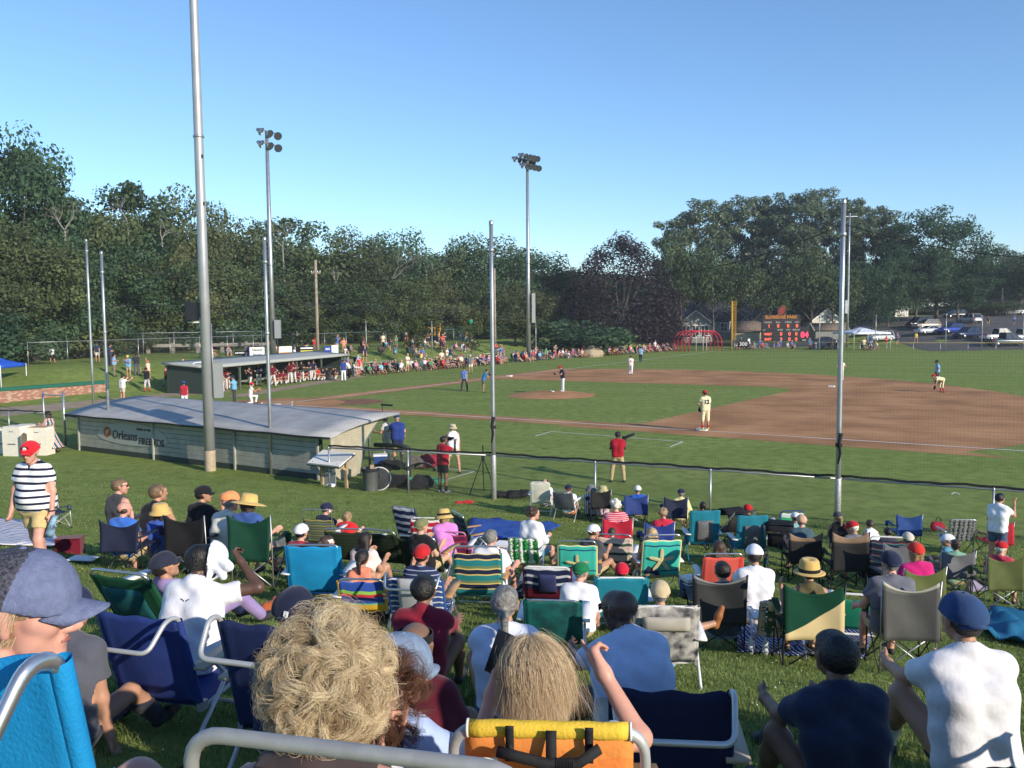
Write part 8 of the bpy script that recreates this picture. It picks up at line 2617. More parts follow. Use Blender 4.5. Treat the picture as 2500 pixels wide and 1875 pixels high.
for (x0, y0, x1, y1) in ((300, 540, 1525, 540), (300, 740, 1525, 740), (655, 540, 655, 740), (950, 540, 950, 740), (1240, 540, 1240, 740), (300, 405, 1525, 405), (1525, 405, 1525, 740)):
	mb = MB(); mb.bar((ux_(x0), -.01, uz_(y0)), (ux_(x1), -.01, uz_(y1)), .03); mb.build('panel_line', LINEM, sb)
mb = MB(); mb.poly([(-sw_ * .08 + .72 * math.cos(t), .2, zt + .62 + .82 * math.sin(t)) for t in [2 * math.pi * k / 24 for k in range(24)]], .1, (0, 1, 0)); em = mb.build('emblem', SBK, sb)
mb = MB(); mb.poly([(-sw_ * .08 - .05 + .5 * math.cos(t) + .2 * math.sin(t), .17, zt + .62 + .62 * math.sin(t)) for t in [2 * math.pi * k / 24 for k in range(24)]], .05, (0, 1, 0)); mb.build('emblem_disc', mat('emblem_red', srgb(130, 44, 34), .6), em)
mb = MB(); mb.tube([(-sw_ * .08 + .7 * math.cos(t), .18, zt + .62 + .8 * math.sin(t)) for t in [.2 + 1.6 * k / 10 for k in range(11)]], .05, 5); mb.tube([(-sw_ * .08 + .7 * math.cos(t), .18, zt + .62 + .8 * math.sin(t)) for t in [3.9 + 1.8 * k / 10 for k in range(11)]], .05, 5); mb.build('emblem_rim', AMB, em)
mb = MB(); mb.tube([(-tw * .55, .3, zt), (-tw * .3, .3, zt + .75), (-sw_ * .08, .3, zt + .8), (tw * .15, .3, zt + .75), (tw * .35, .3, zt)], .06, 6); mb.build('top_arch', SBK, sb)
def house(c, yaw, w, d, h, roofh, wall, roof, label, name='house', gable=True, windows=(), door=None, cat='house', over=.3, trim=WHITEPAINT):
	"""box with a gable roof, ridge along local x"""
	e = empty(name, c, yaw, label, cat)
	mb = MB(); mb.box((0, 0, h / 2 - .2), (w, d, h + .4))
	for sx in (-1, 1):
		mb.poly([(sx * w / 2 - (0.1 if sx > 0 else 0), -d / 2, h), (sx * w / 2 - (0.1 if sx > 0 else 0), d / 2, h), (sx * w / 2 - (0.1 if sx > 0 else 0), 0, h + roofh)], .1, (1, 0, 0))
	mb.build('wall', wall, e)
	for sy in (-1, 1):
		mb = MB()
		k = over / (d / 2)
		mb.sheet([[(-w / 2 - over, sy * (d / 2 + over), h - roofh * k + .05), (w / 2 + over, sy * (d / 2 + over), h - roofh * k + .05)], [(-w / 2 - over, 0, h + roofh + .05), (w / 2 + over, 0, h + roofh + .05)]][::sy], .12)
		mb.build('roof', roof, e)
		for sx in (-1, 1):
			mb = MB(); mb.bar((sx * (w / 2 + over + .02), sy * (d / 2 + over), h - roofh * k), (sx * (w / 2 + over + .02), 0, h + roofh - .02), .06, .22); mb.build('barge_board', trim, e)
	for (face, u, z, ww, hh) in windows:
		W_ = empty('window_space')
		bpy.data.objects.remove(W_)
		if face == 'f': P_o, xa = Vector((u, -d / 2 - .03, z)), Vector((1, 0, 0))
		elif face == 'l': P_o, xa = Vector((-w / 2 - .03, u, z)), Vector((0, 1, 0))
		else: P_o, xa = Vector((w / 2 + .03, u, z)), Vector((0, 1, 0))
		n = Vector((xa.y, -xa.x, 0)) if face == 'f' else Vector((-1 if face == 'l' else 1, 0, 0))
		mb = MB()
		for s in (-1, 1):
			mb.bar(P_o + xa * s * ww / 2 - Vector((0, 0, hh / 2)), P_o + xa * s * ww / 2 + Vector((0, 0, hh / 2)), .12)
			mb.bar(P_o - xa * (ww / 2 + .1) + Vector((0, 0, s * hh / 2)), P_o + xa * (ww / 2 + .1) + Vector((0, 0, s * hh / 2)), .12)
		mb.bar(P_o - xa * ww / 2, P_o + xa * ww / 2, .06); mb.bar(P_o - Vector((0, 0, hh / 2)), P_o + Vector((0, 0, hh / 2)), .06)
		wf_ = mb.build('window', trim, e)
		mb = MB(); mb.box(P_o - n * .02, (ww if face == 'f' else .02, .02 if face == 'f' else ww, hh)); mb.build('pane', mat('window_glass', (.03, .04, .05), .08, spec=.8), wf_)
	return e
ROOFG, ROOFB = mat('dark_shingles', (.075, .075, .078), .9, var=.2, scale=2, bump=.4, bscale=6), mat('brown_shingles', (.17, .13, .10), .9, var=.2, scale=2, bump=.4, bscale=6)
SHING, PALEW = mat('grey_cedar_wall', (.30, .30, .28), .85, var=.15, scale=2), mat('cream_clapboard', (.66, .62, .52), .8, var=.05)
def at(px, py, Y):
	p = spot(px, py, Y); return (p.x, p.y, gz1(p.x, p.y))
house(at(1822, 835, 146), R(-18), 4.6, 4.4, 2.5, 1.5, mat('tan_board', (.50, .40, .28), .85, var=.08), ROOFB, 'small tan shed with brown roof left of the scoreboard', 'shed', cat='shed')
house(at(2020, 840, 146), R(0), 5.2, 3.6, 2.4, 1.0, mat('grey_board', (.24, .24, .21), .85), ROOFB, 'grey shed with flat brown roof right of the scoreboard', 'shed', cat='shed')
house(at(1800, 800, 168), R(0), 20, 8, 3.2, 4.0, SHING, ROOFG, 'long grey house with dark roof behind the poplars', windows=[('f', x, 1.8, 1.3, 1.6) for x in (-8, -6, -3.5, 0, 3, 6)])
house(at(1688, 830, 158), R(90), 7, 6.0, 3.3, 2.3, SHING, ROOFG, 'white trimmed gable wing with tall windows behind the batting cage', windows=[('l', u, 1.9, 1.2, 2.1) for u in (-1.6, 0, 1.6)] + [('r', u, 1.9, 1.2, 2.1) for u in (-1.6, 0, 1.6)])
house(at(1850, 800, 160), R(90), 6, 4.8, 3.0, 2.0, SHING, ROOFG, 'small gabled wing behind the tan shed', windows=[('l', 0, 1.8, 1.2, 1.4), ('r', 0, 1.8, 1.2, 1.4)])
house(at(2003, 800, 154), R(90), 6, 5.0, 3.3, 2.0, PALEW, ROOFG, 'cream gabled house wing right of the scoreboard', windows=[('l', u, 1.9, 1.1, 1.8) for u in (-1.5, 1.2)] + [('r', u, 1.9, 1.1, 1.8) for u in (-1.5, 1.2)])
house(at(1648, 770, 210), R(90), 7, 6.0, 6.0, 2.4, PALEW, ROOFG, 'two storey white house glimpsed left of the poplars', windows=[('l', 0, 5.5, 1.2, 1.6), ('r', 0, 5.5, 1.2, 1.6)])
def picket(x0, x1, y, Y, label):
	a, b = spot(x0, y, Y), spot(x1, y, Y)
	g = gz1(a.x, a.y)
	e = empty('white_fence', (a.x, a.y, g), 0, label, 'fence', 'white board fences behind the car park')
	L = b.x - a.x
	n = int(L / .45)
	bm = MB().box((0, 0, .75), (.38, .05, 1.5)).mesh('fence_board')
	for i in range(n):
		link('fence_board', bm, WHITEPAINT, e, (.22 + i * .45, 0, 0))
	mb = MB(); mb.box((L / 2, .04, 1.35), (L, .05, .12)); mb.build('rail', WHITEPAINT, e)
picket(2064, 2154, 800, 178, 'white board fence behind the canopy, left section')
picket(2168, 2218, 800, 178, 'white board fence behind the canopy, right section')
# == CAR PARK
TYRE, RIM = mat('tyre_rubber', (.015, .015, .016), .8), mat('alloy_rim', (.5, .5, .5), .3, .8)
CGLASS = mat('car_glass', (.02, .025, .03), .06, spec=.9)
TLAMP, HLAMP = mat('tail_lamp', (.35, .02, .02), .25), mat('head_lamp', (.8, .8, .8), .15)
def car(x, y, yaw, col, label, kind='suv', z=None, pitch=0.0):
	e = empty('parked_car', (x, y, gz1(x, y) + .06 if z is None else z), yaw, label, 'car', 'cars parked beyond the outfield')
	e.rotation_euler = (0, pitch, yaw)
	paint = mat('paint_%d_%d_%d' % col, srgb(*col), .25, .2, spec=.6)
	L, W_, H_ = {'suv': (4.5, 1.82, 1.66), 'sedan': (4.6, 1.8, 1.42), 'truck': (5.5, 1.95, 1.85), 'van': (4.9, 1.95, 1.8)}[kind]
	hl = L / 2
	st = [(-hl, .42, .78, .72), (-hl + .12, .3, .92, .93), (-hl + .7, .26, .98, 1), (0, .24, 1.0, 1), (hl - 1.2, .26, .97, 1), (hl - .5, .28, .90, .97), (hl - .1, .32, .74, .88), (hl, .42, .62, .7)]
	rows = []
	for (sx, z0, z1, w) in st:
		hw = W_ / 2 * w
		rows.append([(sx, -hw * .8, z0), (sx, -hw, z0 + .12), (sx, -hw * 1.0, (z0 + z1) / 2 + .05), (sx, -hw * .95, z1 - .05), (sx, -hw * .8, z1), (sx, 0, z1 + .03), (sx, hw * .8, z1), (sx, hw * .95, z1 - .05), (sx, hw, (z0 + z1) / 2 + .05), (sx, hw, z0 + .12), (sx, hw * .8, z0), (sx, -hw * .8, z0)])
	mb = MB(); mb.sheet(rows)
	mb.add([Vector(p) for p in rows[0][:-1]], [tuple(range(11))]); mb.add([Vector(p) for p in rows[-1][:-1]], [tuple(range(10, -1, -1))])
	mb.build('body', paint, e)
	c0, c1, r0, r1 = {'suv': (-hl + .25, hl - 1.25, -hl + .55, hl - 2.05), 'sedan': (-hl + .75, hl - 1.2, -hl + 1.4, hl - 2.2), 'truck': (-.75, hl - 1.35, -.6, hl - 2.2), 'van': (-hl + .2, hl - 1.0, -hl + .35, hl - 1.9)}[kind]
	zb_ = .97
	hw = W_ / 2 * .93
	def cab(inset, top, grow):
		a = [(c0 + inset, -hw + inset * .3, zb_), (c1 - inset, -hw + inset * .3, zb_), (c1 - inset, hw - inset * .3, zb_), (c0 + inset, hw - inset * .3, zb_)]
		b = [(r0 + inset * .5, -hw * .8, top), (r1 - inset * .5, -hw * .8, top), (r1 - inset * .5, hw * .8, top), (r0 + inset * .5, hw * .8, top)]
		return a, b
	a, b = cab(0, H_ - .06, 0)
	mb = MB(); mb.add(a + b, [(0, 1, 5, 4), (1, 2, 6, 5), (2, 3, 7, 6), (3, 0, 4, 7)]); mb.build('window_band', CGLASS, e)
	top = [tuple(p) for p in b]
	mb = MB(); mb.add([(p[0], p[1], p[2]) for p in b] + [(p[0] * .97 + .0, p[1] * .9, H_) for p in b], [(0, 1, 5, 4), (1, 2, 6, 5), (2, 3, 7, 6), (3, 0, 4, 7), (4, 5, 6, 7)], True); mb.build('roof', paint, e)
	for i in range(4):
		mb = MB(); mb.bar(a[i], b[i], .09); mb.build('pillar', paint, e)
	for s in (-1, 1):
		mb = MB(); mb.bar((( a[0][0] + a[1][0]) / 2, s * hw, zb_), ((b[0][0] + b[1][0]) / 2, s * hw * .8, H_ - .06), .08); mb.build('pillar', paint, e)
		for wx in (-hl + .85, hl - .88):
			M = Matrix.Rotation(R(90), 3, 'X')
			mb = MB(); mb.lathe([(.2, -.11), (.31, -.11), (.34, -.06), (.34, .06), (.31, .11), (.2, .11)], 16, c=(wx, s * (W_ / 2 - .1), .34), M=M); w_ = mb.build('wheel', TYRE, e)
			mb = MB(); mb.lathe([(0, .1), (.2, .112), (.215, .09)], 10, c=(wx, s * (W_ / 2 - .1), .34), M=M if s < 0 else Matrix.Rotation(R(-90), 3, 'X')); mb.build('rim', RIM, w_)
		mb = MB(); mb.box((hl - .2, s * W_ * .36, .7), (.28, .32, .14)); mb.build('headlight', HLAMP, e)
		mb = MB(); mb.box((-hl + .08, s * W_ * .40, .85), (.12, .22, .26)); mb.build('tail_light', TLAMP, e)
	if kind == 'truck':
		mb = MB(); mb.box((-hl + 1.05, 0, 1.0), (1.9, W_ * .8, .05)); mb.build('load_bed', BLACK, e)
	return e
def cat_(px, py, Y):
	p = spot(px, py, Y)
	return p.x, p.y
for px, Y, yw, col, lab, kd in ((2150, 139, 200, (206, 210, 206), 'silver hatchback beside the white canopy, nose to the left', 'suv'), (2245, 152, 195, (40, 42, 50), 'dark estate car under the maple trunk', 'van'), (2262, 148, 190, (176, 160, 140), 'beige car with sun on its rear lamp', 'suv'),
								(2268, 140, 195, (196, 200, 206), 'silver sports car beside the blue car', 'sedan'), (2322, 139, 200, (48, 70, 160), 'bright blue hatchback in the middle of the car park', 'suv'), (2362, 133, 200, (40, 52, 84), 'dark blue hatchback in front of the bright blue one', 'suv'),
								(2367, 158, 100, (220, 220, 218), 'white hatchback seen from behind above the dark blue car', 'suv'), (2470, 174, 170, (226, 226, 222), 'white saloon far up the slope at right', 'sedan'), (2436, 178, 190, (120, 126, 136), 'grey car far up the slope left of the white saloon', 'suv'),
								(2460, 122.5, 4, (70, 82, 94), 'grey blue pickup truck close behind the outfield fence', 'truck'), (2442, 129, 6, (206, 208, 206), 'white pickup cab behind the grey blue pickup', 'truck'), (2500, 128, 6, (180, 184, 186), 'pale pickup at the right edge', 'truck'),
								(2010, 141, 175, (40, 50, 66), 'dark car half hidden behind the outfield bleachers', 'sedan'), (2092, 150, 180, (70, 40, 48), 'dark red van behind the slim floodlight pole', 'van'), (1660, 172, 180, (30, 34, 44), 'dark car parked by the houses left of the batting cage', 'suv'), (2330, 170, 185, (30, 32, 40), 'black car in shade up the slope', 'suv')):
	x, y = cat_(px, 800, Y)
	car(x, y, R(yw), col, lab, kd)
q = spot(2102, 850, 126)
canopy((q.x, q.y, gz1(q.x, q.y)), 5.6, 2.5, mat('white_canopy', (.72, .74, .80), .7), 'white pop up canopy beside the slim floodlight pole', rz=R(10))
def bleacher(x0, x1, Y, label):
	a, b = spot(x0, 850, Y), spot(x1, 850, Y)
	e = empty('bleacher', (a.x, Y, gz1(a.x, Y)), 0, label, 'bleacher', 'metal bleachers beyond the outfield fence')
	L = b.x - a.x
	for k in range(3):
		mb = MB(); mb.box((L / 2, .3 + .6 * k, .35 + .25 * k), (L, .3, .05)); mb.build('seat_plank', ALU, e)
		mb = MB(); mb.box((L / 2, .05 + .6 * k, .12 + .25 * k), (L, .25, .04)); mb.build('foot_plank', ALU, e)
	for i in range(4):
		mb = MB(); mb.bar((L * i / 3, 0, .0), (L * i / 3, 1.6, .8), .06); mb.bar((L * i / 3, 1.6, .0), (L * i / 3, 1.6, .82), .06); mb.build('leg', GREYTUBE, e)
bleacher(1800, 1880, 131, 'low metal bleacher in front of the tan shed')
bleacher(1985, 2045, 130, 'low metal bleacher left of the big net pole')
for x0, x1, n, Y, zn in ((1790, 1885, 16, 131.5, 'behind the outfield fence by the tan shed'), (1890, 1935, 6, 130.5, 'under the scoreboard'), (1975, 2050, 16, 130, 'behind the outfield fence left of the net pole'), (2080, 2150, 9, 124, 'around the white canopy'), (2160, 2260, 4, 132, 'at the edge of the car park'), (2410, 2500, 2, 150, 'on the grass behind the pickup')):
	for i in range(n):
		p = spot(rc_.uniform(x0, x1), 850, Y + rc_.uniform(-1.5, 1.5))
		crowd_person(p.x, p.y, math.pi + rc_.uniform(-.5, .5), rc_.random() < (.25 if n > 5 else .9), zn, chair=rc_.random() < .4)
# == UTILITY POLES, WIRES, SIGNALS
WOODP = mat('utility_wood', (.30, .25, .19), .9, var=.25, scale=2)
def upole(px, ytop, Y, label, arms=(), r=.15, lean=0.0):
	t = spot(px, ytop, Y)
	g = gz1(t.x, t.y)
	e = empty('utility_pole', (t.x, t.y, g), 0, label, 'pole', 'wooden utility poles')
	h = t.z - g
	mb = MB(); mb.tube([(0, 0, -.3), (lean, 0, h)], r, 8, r1=r * .75); mb.build('shaft', WOODP, e)
	for dz, w in arms:
		mb = MB(); mb.box((lean, 0, h - dz), (w, .1, .12)); mb.build('cross_arm', WOODP, e)
		for s in (-.45, -.2, .2, .45):
			mb = MB(); mb.lathe([(.03, 0), (.05, .06), (.02, .16)], 6, c=(lean + s * w, 0, h - dz + .05)); mb.build('insulator', WHITEPAINT, e)
	return e, t
U1 = upole(770, 635, 84, 'bare wooden utility pole in front of the wood', ((1.2, .9),), .17)
upole(1207, 655, 112, 'wooden utility pole just right of the centre net pole', (), .16)
upole(1376, 708, 165, 'utility pole with one cross arm left of the copper beech, nearest the road', ((.3, 2.4),), .18)
upole(1411, 700, 185, 'slightly leaning utility pole, left of the close pair', ((1.0, 2.6),), .2, .3)
upole(1420, 685, 172, 'taller utility pole with a top cross arm, right of the close pair', ((.3, 3.2), (3.4, 2.6)), .2)
upole(1344, 742, 190, 'small far utility pole left of the others', ((.2, 2.2),), .16)
upole(2448, 704, 190, 'pale utility pole among the trees at right', (), .2)
upole(1395, 700, 168, 'thin dark pole carrying an orange sign', (), .1)
q = spot(1401, 764, 167)
mb = MB(); mb.box((0, 0, 0), (1.5, .05, 1.5), M=Matrix.Rotation(R(45), 3, 'Y'))
o = mb.build('road_sign', C(222, 130, 40), None, q); tag(o, 'orange diamond road sign between the utility poles', 'sign')
def wire(a, b, s, label, r=.022):
	a, b = Vector(a), Vector(b)
	mb = MB(); mb.tube([a.lerp(b, i / 18) - Vector((0, 0, s * 4 * (i / 18) * (1 - i / 18))) for i in range(19)], r, 4)
	tag(mb.build('overhead_wire', mat('wire_dark', (.05, .05, .055), .6)), label, 'wire', 'overhead wires')
for y0, y1, yl, s, n in ((612, 690, 700, .5, 'highest'), (728, 735, 733, .5, 'middle'), (756, 742, 742, .8, 'lowest')):
	wire(spot(-60, y0, 80), spot(770, y1 + 2, 84), s, f'{n} overhead wire from the left edge to the bare wooden pole')
for y0, y1, n in ((727, 742, 'upper'), (742, 744, 'lower')):
	wire(spot(770, y0, 84), spot(1207, y1, 112), .9, f'{n} overhead wire from the bare wooden pole to the centre net pole')
wire(spot(1207, 770, 112), spot(1420, 800, 172), .6, 'overhead wire right of the centre net pole')
wire(spot(2340, 600, 150), spot(2560, 640, 150), .5, 'overhead wire at the right edge above the car park')
wire(spot(2260, 720, 160), spot(2540, 735, 160), .5, 'low overhead wire above the parked cars')
YSIG = mat('signal_yellow', srgb(226, 160, 30), .5)
for i, (x, y0, Y, lab) in enumerate(((1072, 790, 108, 'yellow traffic signal on a post behind the bank'), (1059, 800, 110, 'second traffic signal facing away, left of the yellow one'), (1048, 800, 112, 'leftmost small traffic signal'))):
	t = spot(x, y0, Y)
	g = gz1(t.x, t.y)
	e = empty('traffic_signal', (t.x, t.y, g), 0, lab, 'traffic light', 'traffic signals at the crossing')
	h = t.z - g
	mb = MB(); mb.tube([(0, .2, 0), (0, .2, h)], .07, 6); mb.build('post', YSIG if i == 0 else BLACK, e)
	mb = MB(); mb.box((0, 0, h - .45), (.36, .3, 1.0)); hd_ = mb.build('signal_head', YSIG, e)
	for k in range(3):
		mb = MB(); mb.lathe([(.1, 0), (.13, .0), (.13, .18), (.11, .18)], 10, c=(0, -.15, h - .13 - .32 * k), M=Matrix.Rotation(R(90), 3, 'X')); mb.build('signal_lens', BLACK, hd_)
t = spot(1149, 785, 106)
g = gz1(t.x, t.y)
e = empty('sign_post', (t.x, t.y, g), 0, 'sign post with a round green sign above a narrow green plate', 'sign')
mb = MB(); mb.tube([(0, .05, 0), (0, .05, t.z - g)], .05, 6); mb.build('post', GALV, e)
mb = MB(); mb.lathe([(0, .03), (.27, .03), (.27, -.03), (0, -.03)], 16, c=(0, 0, t.z - g), M=Matrix.Rotation(R(90), 3, 'X')); mb.build('round_sign', C(40, 140, 100), e)
mb = MB(); mb.box((-.1, 0, t.z - g - 1.2), (.4, .04, 1.3)); mb.build('plate', C(40, 130, 90), e)
for x, y0, Y in ((724, 785, 88), (893, 785, 95), (1054, 785, 100), (1308, 788, 112)):
	p = spot(x, y0, Y)
	vpole('fence_mast', p.x, p.y, gz1(p.x, p.y), p.z - gz1(p.x, p.y), .06, .05, 'thin grey mast on the third base bank ' + {724: 'right of the six-lamp tower', 893: 'between six-lamp tower and centre net pole', 1054: 'beside the traffic signals', 1308: 'right of the double-ring lamp tower'}[x], 'pole', 'thin masts on the bank', n=6)
p = spot(1443, 862, 112)
rg = np.random.default_rng(5)
V, F, _ = sdf([((0, 0, 0), (.9, .1, .2), .95, .7), ((-.5, .1, .1), (.2, 0, .7), .8, .55)], .12, .3)
o = link('boulder', np_mesh('boulder', V, F), mat('boulder_stone', (.36, .29, .20), .9, var=.2, scale=1.5, bump=.6, bscale=4), None, (p.x, p.y, gz1(p.x, p.y) + .2)); tag(o, 'tan boulder among the crowd left of the copper beech', 'boulder')
def bag(x, y, s, m, label, n=1, name='gear_bag', h=.5):
	p = onfield(x, y)
	V, F, _ = sdf([((-.3 * s, 0, .16), (.3 * s, .05, .2), .2 * s, .17 * s), ((-.1 * s, .05, h * .7), (.15 * s, .05, h * .7), .16 * s, .14 * s)], .03, .1, fold=folds(.02, n))
	o = link(name, np_mesh(name, V, F), m, None, (p.x, p.y, 0)); tag(o, label, 'bag')
bag(955, 1190, 1.2, BLACK, 'large black equipment bag beside the trash can', 3, h=1.0)
bag(1028, 1196, .9, C(40, 40, 42), 'black round bag lying by the green hose', 4)
bag(1012, 1146, .8, C(96, 92, 88), 'grey jacket heap in front of the padded rail', 5)
bag(1050, 1142, .9, C(150, 40, 60), 'red and navy jersey heap beside the red shirted photographer', 6)
bag(1035, 1140, .5, RED, 'small red bag beside the jersey heap', 7)
p = gp(1135, 1230)
V, F, _ = sdf([((-.22, 0, .03), (.2, .05, .04), .05, .04), ((0, .02, .05), (.1, .06, .06), .045, .04)], .02, .05, fold=folds(.012, 8))
o = link('red_cloth', np_mesh('red_cloth', V, F), C(170, 40, 46), None, p); tag(o, 'crumpled red cloth on the grass in front of the tripod', 'cloth')
p = onfield(1030, 1178)
mb = MB()
for k in range(9):
	r_ = .55 + .05 * (k % 3)
	mb.tube([(r_ * math.cos(a) * 1.3, r_ * .55 * math.sin(a), .03 + .022 * (k % 4) + .02 * math.sin(3 * a + k)) for a in [2 * math.pi * q / 24 for q in range(24)]], .016, 5, closed=True)
o = mb.build('coiled_hose', C(50, 150, 110), None, (p.x, p.y, 0)); tag(o, 'coiled green hose behind the wire fence', 'hose')
p = onfield(1180, 1206)
e = empty('camera_tripod', (p.x, p.y, 0), 0, 'black camera tripod behind the fence left of the net pole', 'tripod')
for a in (R(90), R(210), R(330)):
	mb = MB(); mb.tube([(.48 * math.cos(a), .48 * math.sin(a), 0), (.25 * math.cos(a), .25 * math.sin(a), .55), (.03 * math.cos(a), .03 * math.sin(a), 1.05)], .016, 6); mb.build('leg', DARKNYLON, e)
mb = MB(); mb.tube([(0, 0, .6), (0, 0, 1.5)], .02, 6); mb.box((0, 0, 1.1), (.1, .08, .12)); mb.build('centre_column', DARKNYLON, e)
p = onfield(926, 1199)
e = empty('toy_hoop_wheel', (p.x, p.y, .0), R(20), 'pale rimmed wheel of a hand cart beside the trash can', 'cart')
mb = MB(); mb.tube([(.36 * math.cos(a), 0, .38 + .36 * math.sin(a)) for a in [2 * math.pi * q / 26 for q in range(26)]], .022, 6, closed=True); mb.build('rim', WHITETUBE, e)
mb = MB(); mb.lathe([(0, .01), (.34, .012), (.34, -.012), (0, -.01)], 20, c=(0, 0, .38), M=Matrix.Rotation(R(90), 3, 'X')); mb.build('disc', C(60, 62, 66), e)
mb = MB(); mb.box((-.2, .06, .45), (.12, .06, .75)); mb.build('cart_post', mat('pale_timber', (.5, .36, .2), .75, var=.2, scale=4), e)
p = onfield(930, 1185)
e = empty('cooler_box', (p.x, p.y, .72), R(10), 'blue and white cooler box on top of the gear', 'cooler')
mb = MB(); mb.box((0, 0, .12), (.42, .28, .24)); mb.build('cooler_body', C(40, 70, 130), e)
mb = MB(); mb.box((0, 0, .26), (.44, .3, .05)); mb.build('lid', WHITE, e)
mb = MB(); mb.box((0, 0, -.36), (.4, .28, .7)); mb.build('stand', BLACK, e)
def small(name, fn, m, loc, label, cat, rz=0):
	mb = MB(); fn(mb); o = mb.build(name, m, None, loc, rz); return tag(o, label, cat)
for x, y, lab in ((1832, 1600, 'clear plastic water bottle under the green and cream chair'), (1868, 1603, 'clear plastic cup beside the water bottle')):
	q = gp(x, y)
	small('bottle' if 'bottle' in lab else 'cup', (lambda mb: mb.lathe([(0, 0), (.033, .0), (.033, .16), (.012, .2), (.012, .225), (0, .225)], 12)) if 'bottle' in lab else (lambda mb: mb.lathe([(0, .002), (.034, 0), (.045, .12), (.043, .12), (.032, .004)], 12)), mat('clear_plastic', (.55, .6, .62), .15, spec=.6), q, lab, 'bottle' if 'bottle' in lab else 'cup')
q = gp(172, 1352)
e = empty('cool_bag', q, R(10), 'dark red cool bag on the grass left of the navy chair', 'bag')
mb = MB(); mb.box((0, 0, .12), (.36, .24, .24)); mb.build('bag_body', C(110, 20, 40), e)
mb = MB(); mb.box((0, 0, .25), (.37, .25, .03)); mb.build('lid', C(90, 16, 32), e)
q = gp(1895, 1815)
small('dark_cap', lambda mb: (mb.lathe([(.1, 0), (.1, .05), (.07, .1), (0, .115)], 16), mb.sheet([[(-.08 + .02 * i, .08 + .08 * t * math.sqrt(max(0, 1 - ((i - 4) / 4.2) ** 2)), .006) for i in range(9)] for t in (0, 1)], .004)), C(40, 44, 52), q, 'dark cap lying on the shaded grass in front', 'cap', .8)
q = gp(676, 1500)
V, F, _ = sdf([((-.1, 0, .06), (.08, .02, .07), .075, .06), ((.02, .05, .1), (.08, .12, .13), .04, .025), ((-.05, .06, .1), (-.05, .13, .13), .035, .025)], .012, .04)
o = link('baseball_glove', np_mesh('baseball_glove', V, F), mat('glove_tan2', srgb(176, 92, 48), .6, var=.2), None, q); tag(o, 'tan leather baseball glove on the grass beside the golf cap', 'glove')
# == GRASS BLADES on the bank
rngb = np.random.default_rng(99)
def blades(n, ymin, ymax, hmin, hmax, wid):
	Y = ymin + (ymax - ymin) * rngb.random(n * 3) ** .8
	X = (rngb.random(n * 3) * 2 - 1) * (Y * .64 + .7)
	d = .437 * X + .9 * Y
	keep = (d > .3) & (d < 24.0)
	X, Y = X[keep][:n], Y[keep][:n]
	n = len(X)
	Z = gz(X, Y) + .018 * np.sin(X * 2.1 + 1.3 * np.sin(Y * 1.1)) * np.cos(Y * 1.7) - .006
	tuft = .75 + .5 * (np.sin(X * 9 + 2 * np.sin(Y * 5)) * np.sin(Y * 8 + X * 3) * .5 + .5)
	h = (hmin + (hmax - hmin) * rngb.random(n)) * tuft
	an = rngb.random(n) * 6.283
	w = wid * (.6 + .7 * rngb.random(n))
	bx, by = np.cos(an) * w, np.sin(an) * w
	la = rngb.random(n) * 6.283
	le = h * (.25 + .6 * rngb.random(n))
	lx, ly = np.cos(la) * le, np.sin(la) * le
	P = np.stack([X, Y, Z], 1)
	b = np.stack([bx, by, np.zeros(n)], 1)
	m1 = P + np.stack([lx * .35, ly * .35, h * .62], 1)
	t = P + np.stack([lx, ly, h], 1)
	V = np.stack([P - b, P + b, m1 + b * .7, m1 - b * .7, t], 1).reshape(-1, 3)
	i = np.arange(n)[:, None] * 5
	F = np.concatenate([np.concatenate([i, i + 1, i + 2], 1), np.concatenate([i, i + 2, i + 3], 1), np.concatenate([i + 3, i + 2, i + 4], 1)])
	return V, F
def grass_obj(name, parts, m):
	Vs, Fs, o = [], [], 0
	for V, F in parts:
		Vs.append(V); Fs.append(F + o); o += len(V)
	return tag(link(name, np_mesh(name, np.concatenate(Vs), np.concatenate(Fs), False), m), kind='stuff')
BLADE = leaf_mat('grass_blades', (.105, .150, .036), (.200, .250, .075), 1.3, .6, .3)
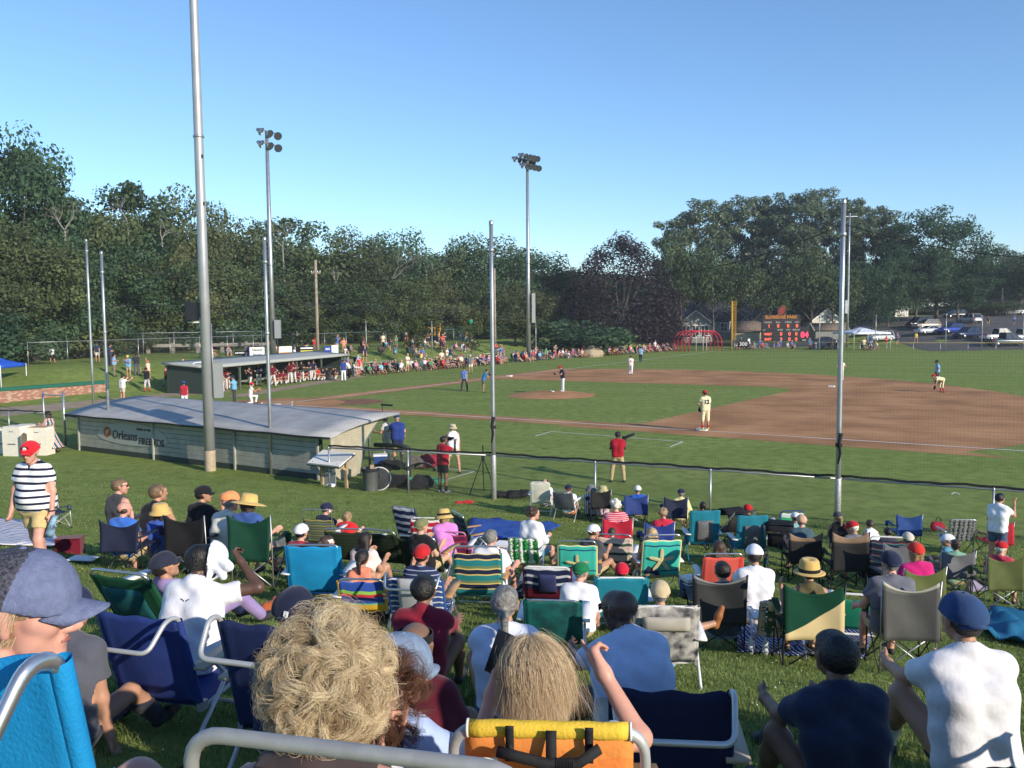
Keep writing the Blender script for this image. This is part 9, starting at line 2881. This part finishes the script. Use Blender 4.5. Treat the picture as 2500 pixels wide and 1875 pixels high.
grass_obj('grass', [blades(90000, .7, 6.5, .025, .06, .0022), blades(110000, 5, 14, .025, .055, .0045), blades(120000, 12, 31, .02, .045, .009)], BLADE)
DRY = mat('dry_grass', (.34, .28, .12), .9)
grass_obj('dry_grass', [blades(5000, .7, 8, .02, .05, .002), blades(6000, 6, 26, .02, .04, .005)], DRY)
def clover(n):
	Y = 2 + 24 * rngb.random(n)
	X = (rngb.random(n) * 2 - 1) * Y * .62
	Z = gz(X, Y) + .035
	s = .005 + .004 * rngb.random(n)
	off = np.array([[1, 0, 0], [-1, 0, 0], [0, 1, 0], [0, -1, 0], [0, 0, 1], [0, 0, -1]])
	V = (np.stack([X, Y, Z], 1)[:, None] + off[None] * s[:, None, None]).reshape(-1, 3)
	f = np.array([[0, 2, 4], [2, 1, 4], [1, 3, 4], [3, 0, 4], [2, 0, 5], [1, 2, 5], [3, 1, 5], [0, 3, 5]])
	return V, (np.arange(n)[:, None, None] * 6 + f[None]).reshape(-1, 3)
grass_obj('clover_flowers', [clover(420)], WHITEPAINT)
# == AIR: faint summer haze over the whole place
hz = MB(); hz.box((0, 325, 16.2), (1640, 1400, 34.8))
ho = hz.build('haze', None)
hm = bpy.data.materials.new('haze_air')
hm.use_nodes = True
hm.node_tree.nodes.clear()
ho_out = hm.node_tree.nodes.new('ShaderNodeOutputMaterial')
hv = hm.node_tree.nodes.new('ShaderNodeVolumePrincipled')
hv.inputs['Density'].default_value = .00032
hv.inputs['Color'].default_value = (.80, .88, 1.0, 1)
hm.node_tree.links.new(hv.outputs[0], ho_out.inputs['Volume'])
ho.data.materials.append(hm)
tag(ho, kind='stuff')
# look-alikes told apart by their place
byl = {}
for o in COL.objects:
	if o.parent is None and o.get('label') and o.get('category'):
		byl.setdefault(o['label'], []).append(o)
for lb, os_ in byl.items():
	n = len(os_)
	if n in (2, 3) and len(lb.split()) <= 13:
		os_.sort(key=lambda o: o.location.x / max(.5, o.location.y))
		for o, w in zip(os_, ('left-hand one', 'right-hand one') if n == 2 else ('leftmost of three', 'middle of three', 'rightmost of three')):
			o['label'] = lb + ', ' + w
